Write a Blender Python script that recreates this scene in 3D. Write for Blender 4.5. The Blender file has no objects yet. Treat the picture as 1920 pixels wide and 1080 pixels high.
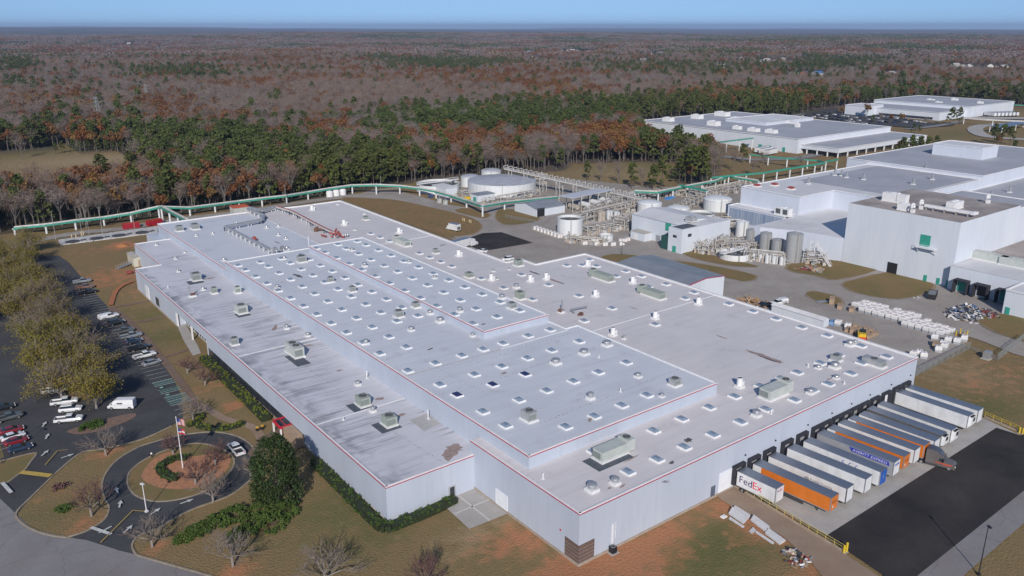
import bpy, math, random
import numpy as np
from mathutils import Vector, noise as mnoise
random.seed(7)
SC = bpy.context.scene
COL = SC.collection
R_ = math.radians
# ---------------------------------------------------------------- camera
CAM_H = 85.0; FPX = 1530.0
PIT = math.atan((540-50)/FPX); YAW = math.atan((960+268)/math.hypot(FPX, 490))
cd = bpy.data.cameras.new("camera"); cam = bpy.data.objects.new("camera", cd); COL.objects.link(cam)
cd.sensor_width = 36.0; cd.lens = 36.0*FPX/1920.0; cd.clip_start = 1.0; cd.clip_end = 80000.0
cam.location = (0, 0, CAM_H); cam.rotation_euler = (math.pi/2-PIT, R_(0.0), -YAW)
SC.camera = cam
# ---------------------------------------------------------------- sky, sun, exposure
SUN_AZ = R_(37.75+180); SUN_EL = R_(29.0)
w = bpy.data.worlds.new("World"); SC.world = w; w.use_nodes = True
nt = w.node_tree; bg = nt.nodes['Background']; sky = nt.nodes.new('ShaderNodeTexSky')
sky.sky_type = 'NISHITA'; sky.sun_disc = False; sky.sun_elevation = SUN_EL; sky.sun_rotation = SUN_AZ
sky.altitude = 200; sky.air_density = 1.0; sky.dust_density = 0.1; sky.ozone_density = 4.0
tcw = nt.nodes.new('ShaderNodeTexCoord'); adw = nt.nodes.new('ShaderNodeVectorMath'); adw.operation = 'ADD'; adw.inputs[1].default_value = (0, 0, .16)
nt.links.new(tcw.outputs['Generated'], adw.inputs[0]); nt.links.new(adw.outputs[0], sky.inputs[0])
nt.links.new(sky.outputs[0], bg.inputs[0]); bg.inputs[1].default_value = 0.085
sd = bpy.data.lights.new("sun", 'SUN'); sun = bpy.data.objects.new("sun", sd); COL.objects.link(sun)
sd.energy = 3.0; sd.angle = R_(0.55); sd.color = (1.0, 0.93, 0.84)
sdir = Vector((math.sin(SUN_AZ)*math.cos(SUN_EL), math.cos(SUN_AZ)*math.cos(SUN_EL), math.sin(SUN_EL)))
sun.rotation_euler = sdir.to_track_quat('Z', 'Y').to_euler(); sun.location = (0, -50, 200)
SC.view_settings.view_transform = 'Standard'; SC.view_settings.look = 'None'
SC.view_settings.exposure = 0.5; SC.view_settings.gamma = 1.0
SC.cycles.volume_bounces = 0; SC.cycles.max_bounces = 6; SC.cycles.transparent_max_bounces = 12
# ---------------------------------------------------------------- pixel of the survey photo (1920 wide) -> ground point
_F = Vector((math.sin(YAW)*math.cos(PIT), math.cos(YAW)*math.cos(PIT), -math.sin(PIT)))
_R = Vector((math.cos(YAW), -math.sin(YAW), 0)); _U = _R.cross(_F)
def P(px, py, z=0.0):
    d = _F*FPX+_R*(px-960)+_U*(540-py); t = (z-CAM_H)/d.z
    return Vector((d.x*t, d.y*t, z))
def PP(pts, z=0.0): return [P(a, b, z) for a, b in pts]
def proj(v):
    v = Vector(v)-Vector((0, 0, CAM_H)); d = v.dot(_F)
    if d < 1: return (-9e9, -9e9)
    return (960+FPX*v.dot(_R)/d, 540-FPX*v.dot(_U)/d)
def toh(bx, by, ty, zb=0.0):        # height of a thing standing at pixel (bx,by) whose top reaches row ty
    B = P(bx, by, zb); lo, hi = zb, zb+80
    for _ in range(40):
        m = (lo+hi)/2
        if proj((B.x, B.y, m))[1] > ty: lo = m
        else: hi = m
    return lo
# ---------------------------------------------------------------- materials
MATS = {}
def newmat(name):
    m = bpy.data.materials.new(name); m.use_nodes = True; MATS[name] = m
    return m, m.node_tree, m.node_tree.nodes['Principled BSDF']
def N(nt, typ, **kw):
    n = nt.nodes.new(typ)
    for k, v in kw.items():
        if k in n.inputs: n.inputs[k].default_value = v
        else: setattr(n, k, v)
    return n
def noise_fac(nt, scale, detail=4, coord='world', stretch=(1, 1, 1), lo=.35, hi=.65, rough=.55):
    if coord == 'world': g = nt.nodes.new('ShaderNodeNewGeometry'); out = g.outputs['Position']
    else: g = nt.nodes.new('ShaderNodeTexCoord'); out = g.outputs['Object']
    mp = nt.nodes.new('ShaderNodeMapping'); mp.inputs['Scale'].default_value = stretch
    nt.links.new(out, mp.inputs['Vector'])
    n = N(nt, 'ShaderNodeTexNoise', Scale=scale, Detail=detail, Roughness=rough); nt.links.new(mp.outputs[0], n.inputs['Vector'])
    r = nt.nodes.new('ShaderNodeMapRange'); r.inputs[1].default_value = lo; r.inputs[2].default_value = hi
    nt.links.new(n.outputs['Fac'], r.inputs[0])
    return r.outputs[0]
def mix(nt, fac, a, b):
    m = nt.nodes.new('ShaderNodeMix'); m.data_type = 'RGBA'
    if isinstance(fac, (int, float)): m.inputs[0].default_value = fac
    else: nt.links.new(fac, m.inputs[0])
    for i, c in ((6, a), (7, b)):
        if isinstance(c, tuple): m.inputs[i].default_value = (*c, 1) if len(c) == 3 else c
        else: nt.links.new(c, m.inputs[i])
    return m.outputs[2]
def mul(nt, a, b):
    m = nt.nodes.new('ShaderNodeMath'); m.operation = 'MULTIPLY'
    for i, c in ((0, a), (1, b)):
        if isinstance(c, (int, float)): m.inputs[i].default_value = c
        else: nt.links.new(c, m.inputs[i])
    return m.outputs[0]
def M(name, c1, c2=None, scale=1.0, rough=.7, metal=0.0, coord='world', stretch=(1, 1, 1), lo=.35, hi=.65, bump=0, spec=None, detail=4, emit=None):
    if name in MATS: return MATS[name]
    m, nt, b = newmat(name)
    b.inputs['Roughness'].default_value = rough; b.inputs['Metallic'].default_value = metal
    if spec is not None: b.inputs['Specular IOR Level'].default_value = spec
    if c2 is None: c2 = tuple(x*.85 for x in c1)
    f = noise_fac(nt, scale, detail, coord, stretch, lo, hi)
    nt.links.new(mix(nt, f, c1, c2), b.inputs['Base Color'])
    if bump:
        bn = nt.nodes.new('ShaderNodeBump'); bn.inputs['Strength'].default_value = bump
        nt.links.new(f, bn.inputs['Height']); nt.links.new(bn.outputs[0], b.inputs['Normal'])
    return m
# ---------------------------------------------------------------- mesh builder
class MB:
    def __init__(s): s.v = []; s.f = []; s.m = []; s.smooth = False
    def add(s, vs, fs, mi=0):
        o = len(s.v); s.v.extend([tuple(x) for x in vs])
        for f in fs: s.f.append([i+o for i in f]); s.m.append(mi)
    def hexa(s, p, mi=0, top=None):     # p: 8 points, bottom ring then top ring
        s.add(p, [(3, 2, 1, 0), (0, 1, 5, 4), (1, 2, 6, 5), (2, 3, 7, 6), (3, 0, 4, 7)], mi)
        s.add([p[4], p[5], p[6], p[7]], [(0, 1, 2, 3)], mi if top is None else top)
    def box(s, x0, x1, y0, y1, z0, z1, mi=0, top=None):
        s.hexa([(x0, y0, z0), (x1, y0, z0), (x1, y1, z0), (x0, y1, z0), (x0, y0, z1), (x1, y0, z1), (x1, y1, z1), (x0, y1, z1)], mi, top)
    def cbox(s, c, d, rz=0, mi=0, top=None, taper=1.0):   # centre of base, dims, rotation
        cx, cy, cz = c; dx, dy, dz = d[0]/2, d[1]/2, d[2]; ca, sa = math.cos(rz), math.sin(rz); p = []
        for z, k in ((0, 1), (dz, taper)):
            for a, b in ((-1, -1), (1, -1), (1, 1), (-1, 1)):
                X, Y = a*dx*k, b*dy*k; p.append((cx+X*ca-Y*sa, cy+X*sa+Y*ca, cz+z))
        s.hexa(p, mi, top)
    def prism(s, poly, z0, z1, mi=0, top=None, cap=True):
        n = len(poly); A = [(p[0], p[1], z0) for p in poly]; B = [(p[0], p[1], z1) for p in poly]
        s.add(A+B, [(i, (i+1) % n, (i+1) % n+n, i+n) for i in range(n)], mi)
        if cap: s.add(B, [tuple(range(n))], mi if top is None else top)
    def poly(s, pts, mi=0): s.add(pts, [tuple(range(len(pts)))], mi)
    def tube(s, p0, p1, r0, r1=None, n=6, mi=0, cap=True):
        p0 = Vector(p0); p1 = Vector(p1); r1 = r0 if r1 is None else r1; d = p1-p0
        if d.length < 1e-6: return
        d.normalize(); a = Vector((0, 0, 1)) if abs(d.z) < .9 else Vector((1, 0, 0)); u = d.cross(a).normalized(); v = d.cross(u)
        A = [p0+(u*math.cos(2*math.pi*i/n)+v*math.sin(2*math.pi*i/n))*r0 for i in range(n)]
        B = [p1+(u*math.cos(2*math.pi*i/n)+v*math.sin(2*math.pi*i/n))*r1 for i in range(n)]
        s.add(A+B, [(i, (i+1) % n, (i+1) % n+n, i+n) for i in range(n)], mi)
        if cap: s.add(A, [tuple(range(n))], mi); s.add(B, [tuple(range(n-1, -1, -1))], mi)
    def path(s, pts, r, n=6, mi=0):
        for a, b in zip(pts[:-1], pts[1:]): s.tube(a, b, r, r, n, mi)
    def lathe(s, c, prof, n=24, mi=0):  # prof [(r,z)]
        vs = []; fs = []; k = len(prof)
        for i in range(n):
            a = 2*math.pi*i/n
            for r, z in prof: vs.append((c[0]+r*math.cos(a), c[1]+r*math.sin(a), c[2]+z))
        for i in range(n):
            j = (i+1) % n
            for q in range(k-1): fs.append((i*k+q, j*k+q, j*k+q+1, i*k+q+1))
        s.add(vs, fs, mi)
    def beam(s, p0, p1, w, h, mi=0):    # rectangular bar between two points, w across (horizontal), h up
        p0 = Vector(p0); p1 = Vector(p1); d = (p1-p0).normalized()
        side = d.cross(Vector((0, 0, 1)))
        side = side.normalized() if side.length > 1e-3 else Vector((1, 0, 0)); up = side.cross(d).normalized()
        q = []
        for p in (p0, p1):
            q += [p-side*w/2-up*h/2, p+side*w/2-up*h/2, p+side*w/2+up*h/2, p-side*w/2+up*h/2]
        s.add(q, [(0, 1, 2, 3), (7, 6, 5, 4), (0, 4, 5, 1), (1, 5, 6, 2), (2, 6, 7, 3), (3, 7, 4, 0)], mi)
    def build(s, name, mats, parent=None, origin=(0, 0, 0), kind=None, label=None, smooth=False):
        me = bpy.data.meshes.new(name); ox, oy, oz = origin
        me.from_pydata([(a-ox, b-oy, c-oz) for a, b, c in s.v], [], s.f)
        if not isinstance(mats, (list, tuple)): mats = [mats]
        for m in mats: me.materials.append(m)
        if len(mats) > 1: me.polygons.foreach_set('material_index', s.m)
        if smooth: me.polygons.foreach_set('use_smooth', [True]*len(me.polygons))
        me.update()
        o = bpy.data.objects.new(name, me); COL.objects.link(o)
        if parent: o.parent = parent
        else: o.location = origin
        if kind: o['kind'] = kind
        if label: o['label'] = label
        return o
def thing(name, label, cat, loc=(0, 0, 0), rz=0, group=None):
    o = bpy.data.objects.new(name, None); COL.objects.link(o); o.location = loc; o.rotation_euler = (0, 0, rz)
    o.empty_display_size = .5; o['label'] = label; o['category'] = cat
    if group: o['group'] = group
    return o
def tag(o, label, cat, group=None, kind=None):
    o['label'] = label; o['category'] = cat
    if group: o['group'] = group
    if kind: o['kind'] = kind
    return o
KIDS = {}
def dup(root, loc=None, rz=None, label=None, group=None, scale=None):
    r = root.copy(); COL.objects.link(r)
    if root not in KIDS: KIDS[root] = [(c, list(c.children)) for c in root.children]
    if loc is not None: r.location = loc
    if rz is not None: r.rotation_euler = (0, 0, rz)
    if scale is not None: r.scale = scale if isinstance(scale, tuple) else (scale,)*3
    if label: r['label'] = label
    if group: r['group'] = group
    for ch, gs in KIDS[root]:
        c = ch.copy(); COL.objects.link(c); c.parent = r
        for g in gs: d = g.copy(); COL.objects.link(d); d.parent = c
    return r
def text_mb(txt, size, font_res=2):
    """mesh of a text set in the built-in font, in the XY plane, as (verts, faces), anchored lower left"""
    cu = bpy.data.curves.new('t', 'FONT'); cu.body = txt; cu.size = size; cu.resolution_u = font_res
    o = bpy.data.objects.new('t', cu); COL.objects.link(o); dg = bpy.context.evaluated_depsgraph_get(); dg.update()
    me = o.evaluated_get(dg).to_mesh(); vs = [v.co.copy() for v in me.vertices]; fs = [tuple(p.vertices) for p in me.polygons]
    o.evaluated_get(dg).to_mesh_clear(); bpy.data.objects.remove(o); bpy.data.curves.remove(cu)
    return vs, fs
def smooth_poly(pts, k=4, closed=True):
    out = []; n = len(pts); pts = [Vector(p) for p in pts]
    rng = range(n) if closed else range(n-1)
    for i in rng:
        p0 = pts[(i-1) % n] if closed or i > 0 else pts[i]; p1 = pts[i]; p2 = pts[(i+1) % n]
        p3 = pts[(i+2) % n] if closed or i+2 < n else p2
        for j in range(k):
            t = j/k; out.append(.5*((2*p1)+(p2-p0)*t+(2*p0-5*p1+4*p2-p3)*t*t+(3*p1-p0-3*p2+p3)*t**3))
    if not closed: out.append(pts[-1])
    return out
# ================================================================ GROUND
def sstep(a, b, x):
    t = min(1, max(0, (x-a)/(b-a))); return t*t*(3-2*t)
def ground_z(x, y):
    r = math.hypot(x, y); a = sstep(650, 2500, r)
    if a == 0: return 0.0
    n = mnoise.noise((x/900, y/900, 3.3))*16+mnoise.noise((x/2600, y/2600, 7.1))*26*sstep(1500, 5000, r)
    far = sstep(9000, 24000, r); n += far*(10+30*mnoise.noise((x/6000, y/6000, 1.7)))
    az = math.degrees(math.atan2(x, y)); n += sstep(6000, 20000, r)*max(0, min(1, (30-az)/26))*88*(1+.25*mnoise.noise((x/5000, y/3000, 4)))
    return a*n-4*a
site = [(-200,470),(50,434),(200,423),(310,405),(480,388),(640,366),(745,347),(800,338),(870,333),(1060,320),(1072,307),(1180,304),(1290,307),(1278,318),(1268,340),(1290,346),(1345,340),(1345,305),(1320,298),(1300,300),(1240,288),(1205,262),(1192,240),(1192,232),(1280,220),(1470,220),(1540,204),(1610,197),(1750,187),(1920,196),(2100,205)]
SITE = [P(a, b).xy for a, b in site]+[Vector((1300, -60)), Vector((-110, -60)), Vector((-110, 330))]
MEADOW = [P(a, b).xy for a, b in [(-60,292),(60,281),(125,272),(150,284),(255,287),(262,322),(235,352),(180,362),(120,368),(60,372),(0,372),(-60,372)]]
def inpoly(p, poly):
    x, y = p[0], p[1]; c = False; j = len(poly)-1
    for i in range(len(poly)):
        a, b = poly[i], poly[j]
        if (a[1] > y) != (b[1] > y) and x < (b[0]-a[0])*(y-a[1])/(b[1]-a[1])+a[0]: c = not c
        j = i
    return c
def forested(x, y): return not (inpoly((x, y), SITE) or inpoly((x, y), MEADOW))
# paint blobs: (px, py, rx, ry, channel, strength) in site metres
BL = []
def blob(px, py, rx, ry, ch, s=1.0, rot=0): p = P(px, py); BL.append((p.x, p.y, rx, ry, ch, s, rot))
for a in [(1095,1055,11,4,0,1.1),(1180,1040,10,5,0,1.1),(1240,1000,8,4,0,.9),(1010,1000,12,5,0,.75),(955,1010,6,4,0,.8),(960,955,5,3,2,.7),(900,1000,8,4,2,.6),(1160,1075,14,6,0,.9),
          (1430,985,7,3,0,1.0),(1480,1000,5,2.5,0,.9),(1360,950,5,3,0,1),(1400,1000,3,3,0,.8),(1530,1070,6,3,0,.7),(1350,1030,12,6,1,.9),(1280,1060,9,5,1,.7),(1240,1075,6,4,1,.5),
          (640,960,9,9,1,.6),(700,1000,8,6,1,.55),(560,1010,8,6,1,.3),(860,980,7,4,1,.35),(320,890,9,4,0,1.2),(300,925,6,4,0,1.0),(400,880,5,5,0,.8),(440,1070,4,2,0,.9),(290,1030,3,2,0,.7),(165,985,4,3,0,.7),(200,850,4,2,0,.8),
          (230,462,8,6,0,.8),(228,457,4,3,0,1.2),(215,520,14,14,0,.65),(180,470,14,8,0,.35),(255,545,6,10,0,.4),(235,585,6,5,1,.4),(290,590,7,8,1,.6),(310,630,8,8,1,.6),(400,790,6,5,1,.4),(440,760,3,2,0,1.1),(395,725,5,4,0,.5),(460,760,8,3,1,.4),
          (20,890,5,5,1,.5),(90,960,9,6,1,.35),(120,930,6,5,0,.35),(300,1000,5,3,1,.3),
          (730,385,12,8,2,.5),(780,395,12,10,0,.35),(850,425,8,8,0,.6),(870,440,5,4,0,.6),
          (1660,545,12,6,1,.4),(1700,555,6,4,0,.6),(1620,530,8,6,1,.6),(1530,505,8,5,1,.4),
          (1830,720,12,10,0,.4),(1800,700,12,10,2,.5),(1850,760,8,8,1,.7),(1880,690,16,10,0,.35),(1780,715,8,12,1,.3),(1810,790,6,4,0,.5),(1900,620,12,6,1,.5),(1860,1060,8,8,0,.4),
          (190,300,60,25,2,.9),(100,295,60,25,2,.5),(60,285,50,30,1,.6),(200,290,20,20,0,.3),(1180,312,40,20,1,.5),(1150,325,40,30,2,.5),(1430,290,20,20,0,.4),(1650,290,25,25,0,.4),(1800,250,50,20,1,.5),(1740,275,30,20,2,.4),(1300,262,60,12,2,.4)]: blob(*a)
def axis(lo, hi, step, far, growth=1.13):
    a = list(np.arange(lo, hi+.1, step)); s = step; v = hi
    while v < far: s *= growth; v += s; a.append(v)
    s = step; v = lo; b = []
    while v > -far: s *= growth; v -= s; b.append(v)
    return b[::-1]+a
gx = axis(-40, 330, 2.5, 29000); gy = axis(45, 430, 2.5, 29000)
nx, ny = len(gx), len(gy); gv = []; paint = []
for y in gy:
    for x in gx:
        gv.append((x, y, ground_z(x, y)))
        c = [0, 0, 0, 1.0 if forested(x, y) else 0.0]
        if -40 < x < 1000 and 45 < y < 900:
            for bx, by, rx, ry, ch, s, rot in BL:
                d = ((x-bx)/rx)**2+((y-by)/ry)**2
                if d < 6: c[ch] = max(c[ch], s*math.exp(-d*.7))
        paint.append(c)
gf = [(j*nx+i, j*nx+i+1, (j+1)*nx+i+1, (j+1)*nx+i) for j in range(ny-1) for i in range(nx-1)]
me = bpy.data.meshes.new('ground'); me.from_pydata(gv, [], gf)
ca = me.color_attributes.new('cover', 'FLOAT_COLOR', 'POINT'); ca.data.foreach_set('color', np.array(paint, dtype=np.float32).ravel())
me.polygons.foreach_set('use_smooth', [True]*len(gf)); me.update()
ground = bpy.data.objects.new('ground', me); COL.objects.link(ground); ground['kind'] = 'structure'
def ground_mat():
    m, nt, b = newmat('ground'); b.inputs['Roughness'].default_value = .95; b.inputs['Specular IOR Level'].default_value = .1
    at = N(nt, 'ShaderNodeAttribute', attribute_name='cover'); sp = nt.nodes.new('ShaderNodeSeparateColor'); nt.links.new(at.outputs['Color'], sp.inputs[0])
    n1 = noise_fac(nt, .05, 5); n2 = noise_fac(nt, .35, 5, lo=.3, hi=.7); n3 = noise_fac(nt, 2.2, 3, lo=.3, hi=.7)
    base = mix(nt, n1, (0.240,0.168,0.085), (0.215,0.165,0.080)); base = mix(nt, mul(nt, n2, .55), base, (0.280,0.195,0.105)); base = mix(nt, mul(nt, n3, .35), base, (0.127,0.094,0.047))
    def thr(sock, nz, lo, hi):
        a = nt.nodes.new('ShaderNodeMath'); a.operation = 'MULTIPLY_ADD'; nt.links.new(nz, a.inputs[0]); a.inputs[1].default_value = .7; nt.links.new(sock, a.inputs[2])
        r = nt.nodes.new('ShaderNodeMapRange'); r.inputs[1].default_value = lo; r.inputs[2].default_value = hi; nt.links.new(a.outputs[0], r.inputs[0])
        return r.outputs[0]
    g = mix(nt, n3, (0.097,0.113,0.041), (0.144,0.133,0.055)); c = mix(nt, mul(nt, thr(sp.outputs[1], n2, .45, 1.1), .85), base, g)
    dry = mix(nt, n3, (.38,.29,.18), (.29,.22,.13)); c = mix(nt, mul(nt, thr(sp.outputs[2], n2, .5, 1.2), .9), c, dry)
    dirt = mix(nt, n3, (.46,.20,.10), (.33,.17,.095)); c = mix(nt, mul(nt, thr(sp.outputs[0], n2, .62, 1.15), .95), c, dirt)
    # forest floor and, far out, the patchwork of the woods
    f1 = noise_fac(nt, .012, 6, lo=.38, hi=.62); f2 = noise_fac(nt, .0016, 7, lo=.44, hi=.56, stretch=(1, 1, 0)); f3 = noise_fac(nt, .0035, 6, lo=.50, hi=.58, stretch=(1, 1, 0))
    fl = mix(nt, f1, (.105,.085,.075), (.150,.122,.108)); fl = mix(nt, mul(nt, f3, .6), fl, (.16,.085,.055)); fl = mix(nt, mul(nt, f2, .85), fl, (.04,.06,.032))
    c = mix(nt, at.outputs['Alpha'], c, fl)
    nt.links.new(c, b.inputs['Base Color'])
    bn = nt.nodes.new('ShaderNodeBump'); bn.inputs['Strength'].default_value = .35; bn.inputs['Distance'].default_value = .3; nt.links.new(n3, bn.inputs['Height']); nt.links.new(bn.outputs[0], b.inputs['Normal'])
    return m
ground.data.materials.append(ground_mat())
# ================================================================ PAVING
def pave_mat(name, c1, c2, sc=.12, crack=True, rough=.9, stain=(.5, .4, .3)):
    m, nt, b = newmat(name); b.inputs['Roughness'].default_value = rough; b.inputs['Specular IOR Level'].default_value = .25
    f = noise_fac(nt, sc, 6, lo=.3, hi=.7); g = noise_fac(nt, 1.6, 4, lo=.3, hi=.7); h = noise_fac(nt, .045, 5, lo=.5, hi=.75)
    c = mix(nt, f, c1, c2); c = mix(nt, mul(nt, g, .3), c, tuple(x*.7 for x in c1)); c = mix(nt, mul(nt, h, .45), c, tuple(c1[i]*stain[i]*1.6 for i in range(3)))
    if crack:
        ge = nt.nodes.new('ShaderNodeNewGeometry'); nz = N(nt, 'ShaderNodeTexNoise', Scale=.15, Detail=3.0); nt.links.new(ge.outputs['Position'], nz.inputs['Vector'])
        va = nt.nodes.new('ShaderNodeMix'); va.data_type = 'VECTOR'; va.inputs[0].default_value = .93; nt.links.new(nz.outputs['Color'], va.inputs[5]); nt.links.new(ge.outputs['Position'], va.inputs[4])
        sc2 = nt.nodes.new('ShaderNodeVectorMath'); sc2.operation = 'MULTIPLY_ADD'; nt.links.new(nz.outputs['Color'], sc2.inputs[0]); sc2.inputs[1].default_value = (6, 6, 0); nt.links.new(ge.outputs['Position'], sc2.inputs[2])
        vo = N(nt, 'ShaderNodeTexVoronoi', feature='DISTANCE_TO_EDGE', Scale=.11); nt.links.new(sc2.outputs[0], vo.inputs['Vector'])
        r = nt.nodes.new('ShaderNodeMapRange'); r.inputs[1].default_value = .006; r.inputs[2].default_value = .016; r.inputs[3].default_value = .22; r.inputs[4].default_value = 0; nt.links.new(vo.outputs['Distance'], r.inputs[0])
        c = mix(nt, r.outputs[0], c, tuple(x*.35 for x in c1))
    nt.links.new(c, b.inputs['Base Color']); return m
ASPH = pave_mat('dark asphalt', (.055,.056,.062), (.082,.082,.088)); ROADG = pave_mat('grey road', (.22,.21,.215), (.27,.26,.265)); YARD = pave_mat('yard paving', (.30,.27,.25), (.38,.345,.315), stain=(.5,.42,.36))
NEWA = pave_mat('new black asphalt', (.022,.021,.023), (.055,.050,.047), sc=.11, crack=False, stain=(1.9,1.7,1.5))
CONC = pave_mat('concrete', (.37,.35,.335), (.44,.42,.40), sc=.3, crack=False, stain=(.45,.42,.4)); PATHM = pave_mat('tan path', (.27,.195,.145), (.33,.25,.19), sc=.2, crack=False)
BRICKP = pave_mat('brown walk', (.17,.115,.090), (.22,.155,.12), sc=.5, crack=False); KERB = M('kerb', (.33,.28,.21), (.24,.19,.14), .8); RACKG = pave_mat('process yard', (.27,.24,.215), (.36,.33,.29), sc=.3)
ZL = [0.02]
def nextz(): ZL[0] += .007; return ZL[0]
def pave(name, pts, mat, world=False, sm=0, kerb=False):
    pts = [Vector((p[0], p[1], 0)) for p in pts] if world else PP(pts)
    if sm: pts = smooth_poly(pts, sm)
    if sum(a.x*b.y-b.x*a.y for a, b in zip(pts, pts[1:]+pts[:1])) < 0: pts = pts[::-1]
    z = nextz(); mb = MB(); mb.poly([(p.x, p.y, z) for p in pts]); o = mb.build(name, mat, kind='structure')
    if kerb: kerbline(pts+[pts[0]])
    return pts
KB = MB()
def kerbline(pts, w=.35, h=.14):
    for a, b in zip(pts[:-1], pts[1:]):
        if (b-a).length > .05: KB.beam((a.x, a.y, h/2+.02), (b.x, b.y, h/2+.02), w, h)
def road(name, pts, wd, mat, world=False):
    pts = [Vector((p[0], p[1], 0)) for p in pts] if world else PP(pts)
    pts = smooth_poly(pts, 5, closed=False); L = []; Rr = []
    for i, p in enumerate(pts):
        d = (pts[min(i+1, len(pts)-1)]-pts[max(i-1, 0)]).normalized(); s = Vector((-d.y, d.x, 0))*wd/2; L.append(p+s); Rr.append(p-s)
    z = nextz(); mb = MB(); n = len(L); mb.add([(p.x, p.y, z) for p in L+Rr], [(i, i+n, i+n+1, i+1) for i in range(n-1)]); return mb.build(name, mat, kind='structure')
GR = MATS['ground']
def green(name, pts, sm=3, kerb=False, lift=.03, mat=None):
    pts = PP(pts)
    if sm: pts = smooth_poly(pts, sm)
    if sum(a.x*b.y-b.x*a.y for a, b in zip(pts, pts[1:]+pts[:1])) < 0: pts = pts[::-1]
    if sm and not kerb and mat in (None, LAWND):
        c = sum(pts, Vector((0, 0, 0)))/len(pts); rm = random.Random(len(pts)); ex = [p+(p-c).normalized()*rm.uniform(.1, 1.3) for p in pts]; z = nextz(); mb = MB(); mb.poly([(p.x, p.y, z) for p in ex]); mb.build('worn_verge', VERGE, kind='structure')
    z = nextz()+lift; mb = MB(); mb.poly([(p.x, p.y, z) for p in pts]); o = mb.build(name, mat or LAWN, kind='structure')
    if kerb: kerbline(pts+[pts[0]])
def lawn_mat(name, dirt):
    m, nt, b = newmat(name); b.inputs['Roughness'].default_value = .95; b.inputs['Specular IOR Level'].default_value = .1
    n1 = noise_fac(nt, .08, 5, lo=.4, hi=.6); n2 = noise_fac(nt, .4, 5, lo=.35, hi=.65); n3 = noise_fac(nt, 2.2, 3, lo=.3, hi=.7)
    c = mix(nt, n1, (0.225,0.165,0.080), (0.170,0.152,0.064)); c = mix(nt, mul(nt, n3, .4), c, (0.118,0.090,0.047)); c = mix(nt, mul(nt, n2, dirt), c, (.28,.16,.085)); nt.links.new(c, b.inputs['Base Color']); return m
VERGE = M('worn verge', (.30,.22,.15), (.20,.16,.10), .6, rough=1); LAWN = lawn_mat('lawn', .3); LAWND = lawn_mat('worn lawn', .85)
DIRT = M('red dirt', (.44,.20,.10), (.31,.155,.09), 1.2, rough=1); MULCH = M('mulch', (.115,.07,.045), (.16,.09,.06), 1.5, rough=1); PINKG = M('gravel bed', (.21,.13,.10), (.15,.10,.08), 1.0, rough=1)
# --- west side
pave('road', [(-600,700),(-300,790),(-120,868),(0,935),(33,966),(60,991),(126,1008),(163,1013),(222,1032),(259,1041),(315,1058),(393,1080),(520,1122),(800,1250),(400,1500),(-600,1400)], ROADG)
pave('parking_lot', [(88,482),(110,479),(130,493),(165,535),(203,576),(220,587),(253,617),(296,670),(326,713),(342,745),(344,782),(322,799),(267,824),(207,839),(170,845),(148,852),(111,882),(55,936),(32,965),(0,935),(-120,868),(-300,790),(-300,470),(60,470)], ASPH)
ring = pave('drive', [(132,1008),(160,995),(185,982),(200,969),(204,950),(196,935),(191,912),(199,887),(222,861),(259,839),(289,829),(320,820),(355,814),(400,810),(437,816),(467,831),(480,854),(478,887),(459,910),(426,932),(370,952),(326,973),(296,991),(262,1004),(248,1021),(252,1036),(259,1041),(222,1032),(163,1013)], ASPH)
kerbline(smooth_poly(PP([(126,1008),(160,997),(185,983),(200,969),(204,950),(196,935),(191,912),(199,887),(222,861),(259,839),(289,829),(320,820),(355,814),(400,810),(437,816),(467,831),(480,854),(478,887),(459,910),(426,932),(370,952),(326,973),(296,991),(262,1004),(248,1021),(252,1036),(260,1042)]), 3, closed=False))
kerbline(smooth_poly(PP([(322,799),(267,824),(207,839),(170,845),(148,852),(111,882),(55,936),(33,958),(32,972),(55,990),(90,1003),(126,1008)]), 3, closed=False))
kerbline(smooth_poly(PP([(260,1042),(315,1058),(393,1080),(520,1122)]), 2, closed=False))
green('lawn', [(239,902),(244,885),(267,865),(304,847),(344,835),(378,832),(418,843),(437,858),(437,876),(418,898),(385,921),(344,935),(296,941),(259,932),(243,917)], kerb=True)
green('dirt_bed', [(265,893),(290,860),(322,848),(345,858),(420,850),(432,868),(415,892),(385,912),(330,918),(290,912)], lift=.035, mat=DIRT)
green('lawn', [(-60,885),(10,863),(63,850),(67,854),(57,867),(48,880),(33,891),(15,904),(0,907),(-60,930)], kerb=True)
green('lawn', [(-60,850),(-2,826),(4,845),(8,858),(-60,880)], sm=0)
green('dirt_bed', [(126,809),(150,800),(200,786),(245,776),(256,779),(240,790),(190,808),(150,815),(132,813)], mat=PINKG)
pave('dirt_bed', [(24.3,203),(30.5,203),(31,300),(31,330),(24,330)], MULCH, world=True)
# walks
road('sidewalk', [(206,577),(230,592),(262,622),(300,668),(330,705),(352,735),(366,762)], 1.9, BRICKP)
road('sidewalk', [(204,578),(240,572),(284,563)], 1.6, BRICKP); road('sidewalk', [(248,607),(285,599),(318,591)], 1.6, BRICKP); road('sidewalk', [(305,671),(335,662),(366,650)], 1.3, BRICKP)
road('sidewalk', [(366,760),(385,765),(420,785),(455,795),(480,806),(492,830),(488,850)], 2.0, PATHM)
pave('sidewalk', [(463,850),(478,835),(485,822),(520,805),(560,800),(575,812),(530,830),(500,850),(482,870)], BRICKP)
pave('patio', [(330,607),(345,603),(372,650),(377,663),(362,668),(345,640)], CONC)
pave('patio', [(820,938),(887,910),(955,963),(880,993)], CONC)
m_ = MB(); z = nextz()+.003
for a, b in (((853,925),(918,977)), ((852,965),(921,936))):
    p, q = P(*a), P(*b); m_.beam((p.x, p.y, z), (q.x, q.y, z), .35, .004)
m_.build('joint_line', M('pale joint', (.55,.53,.5)), kind='structure')
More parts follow.
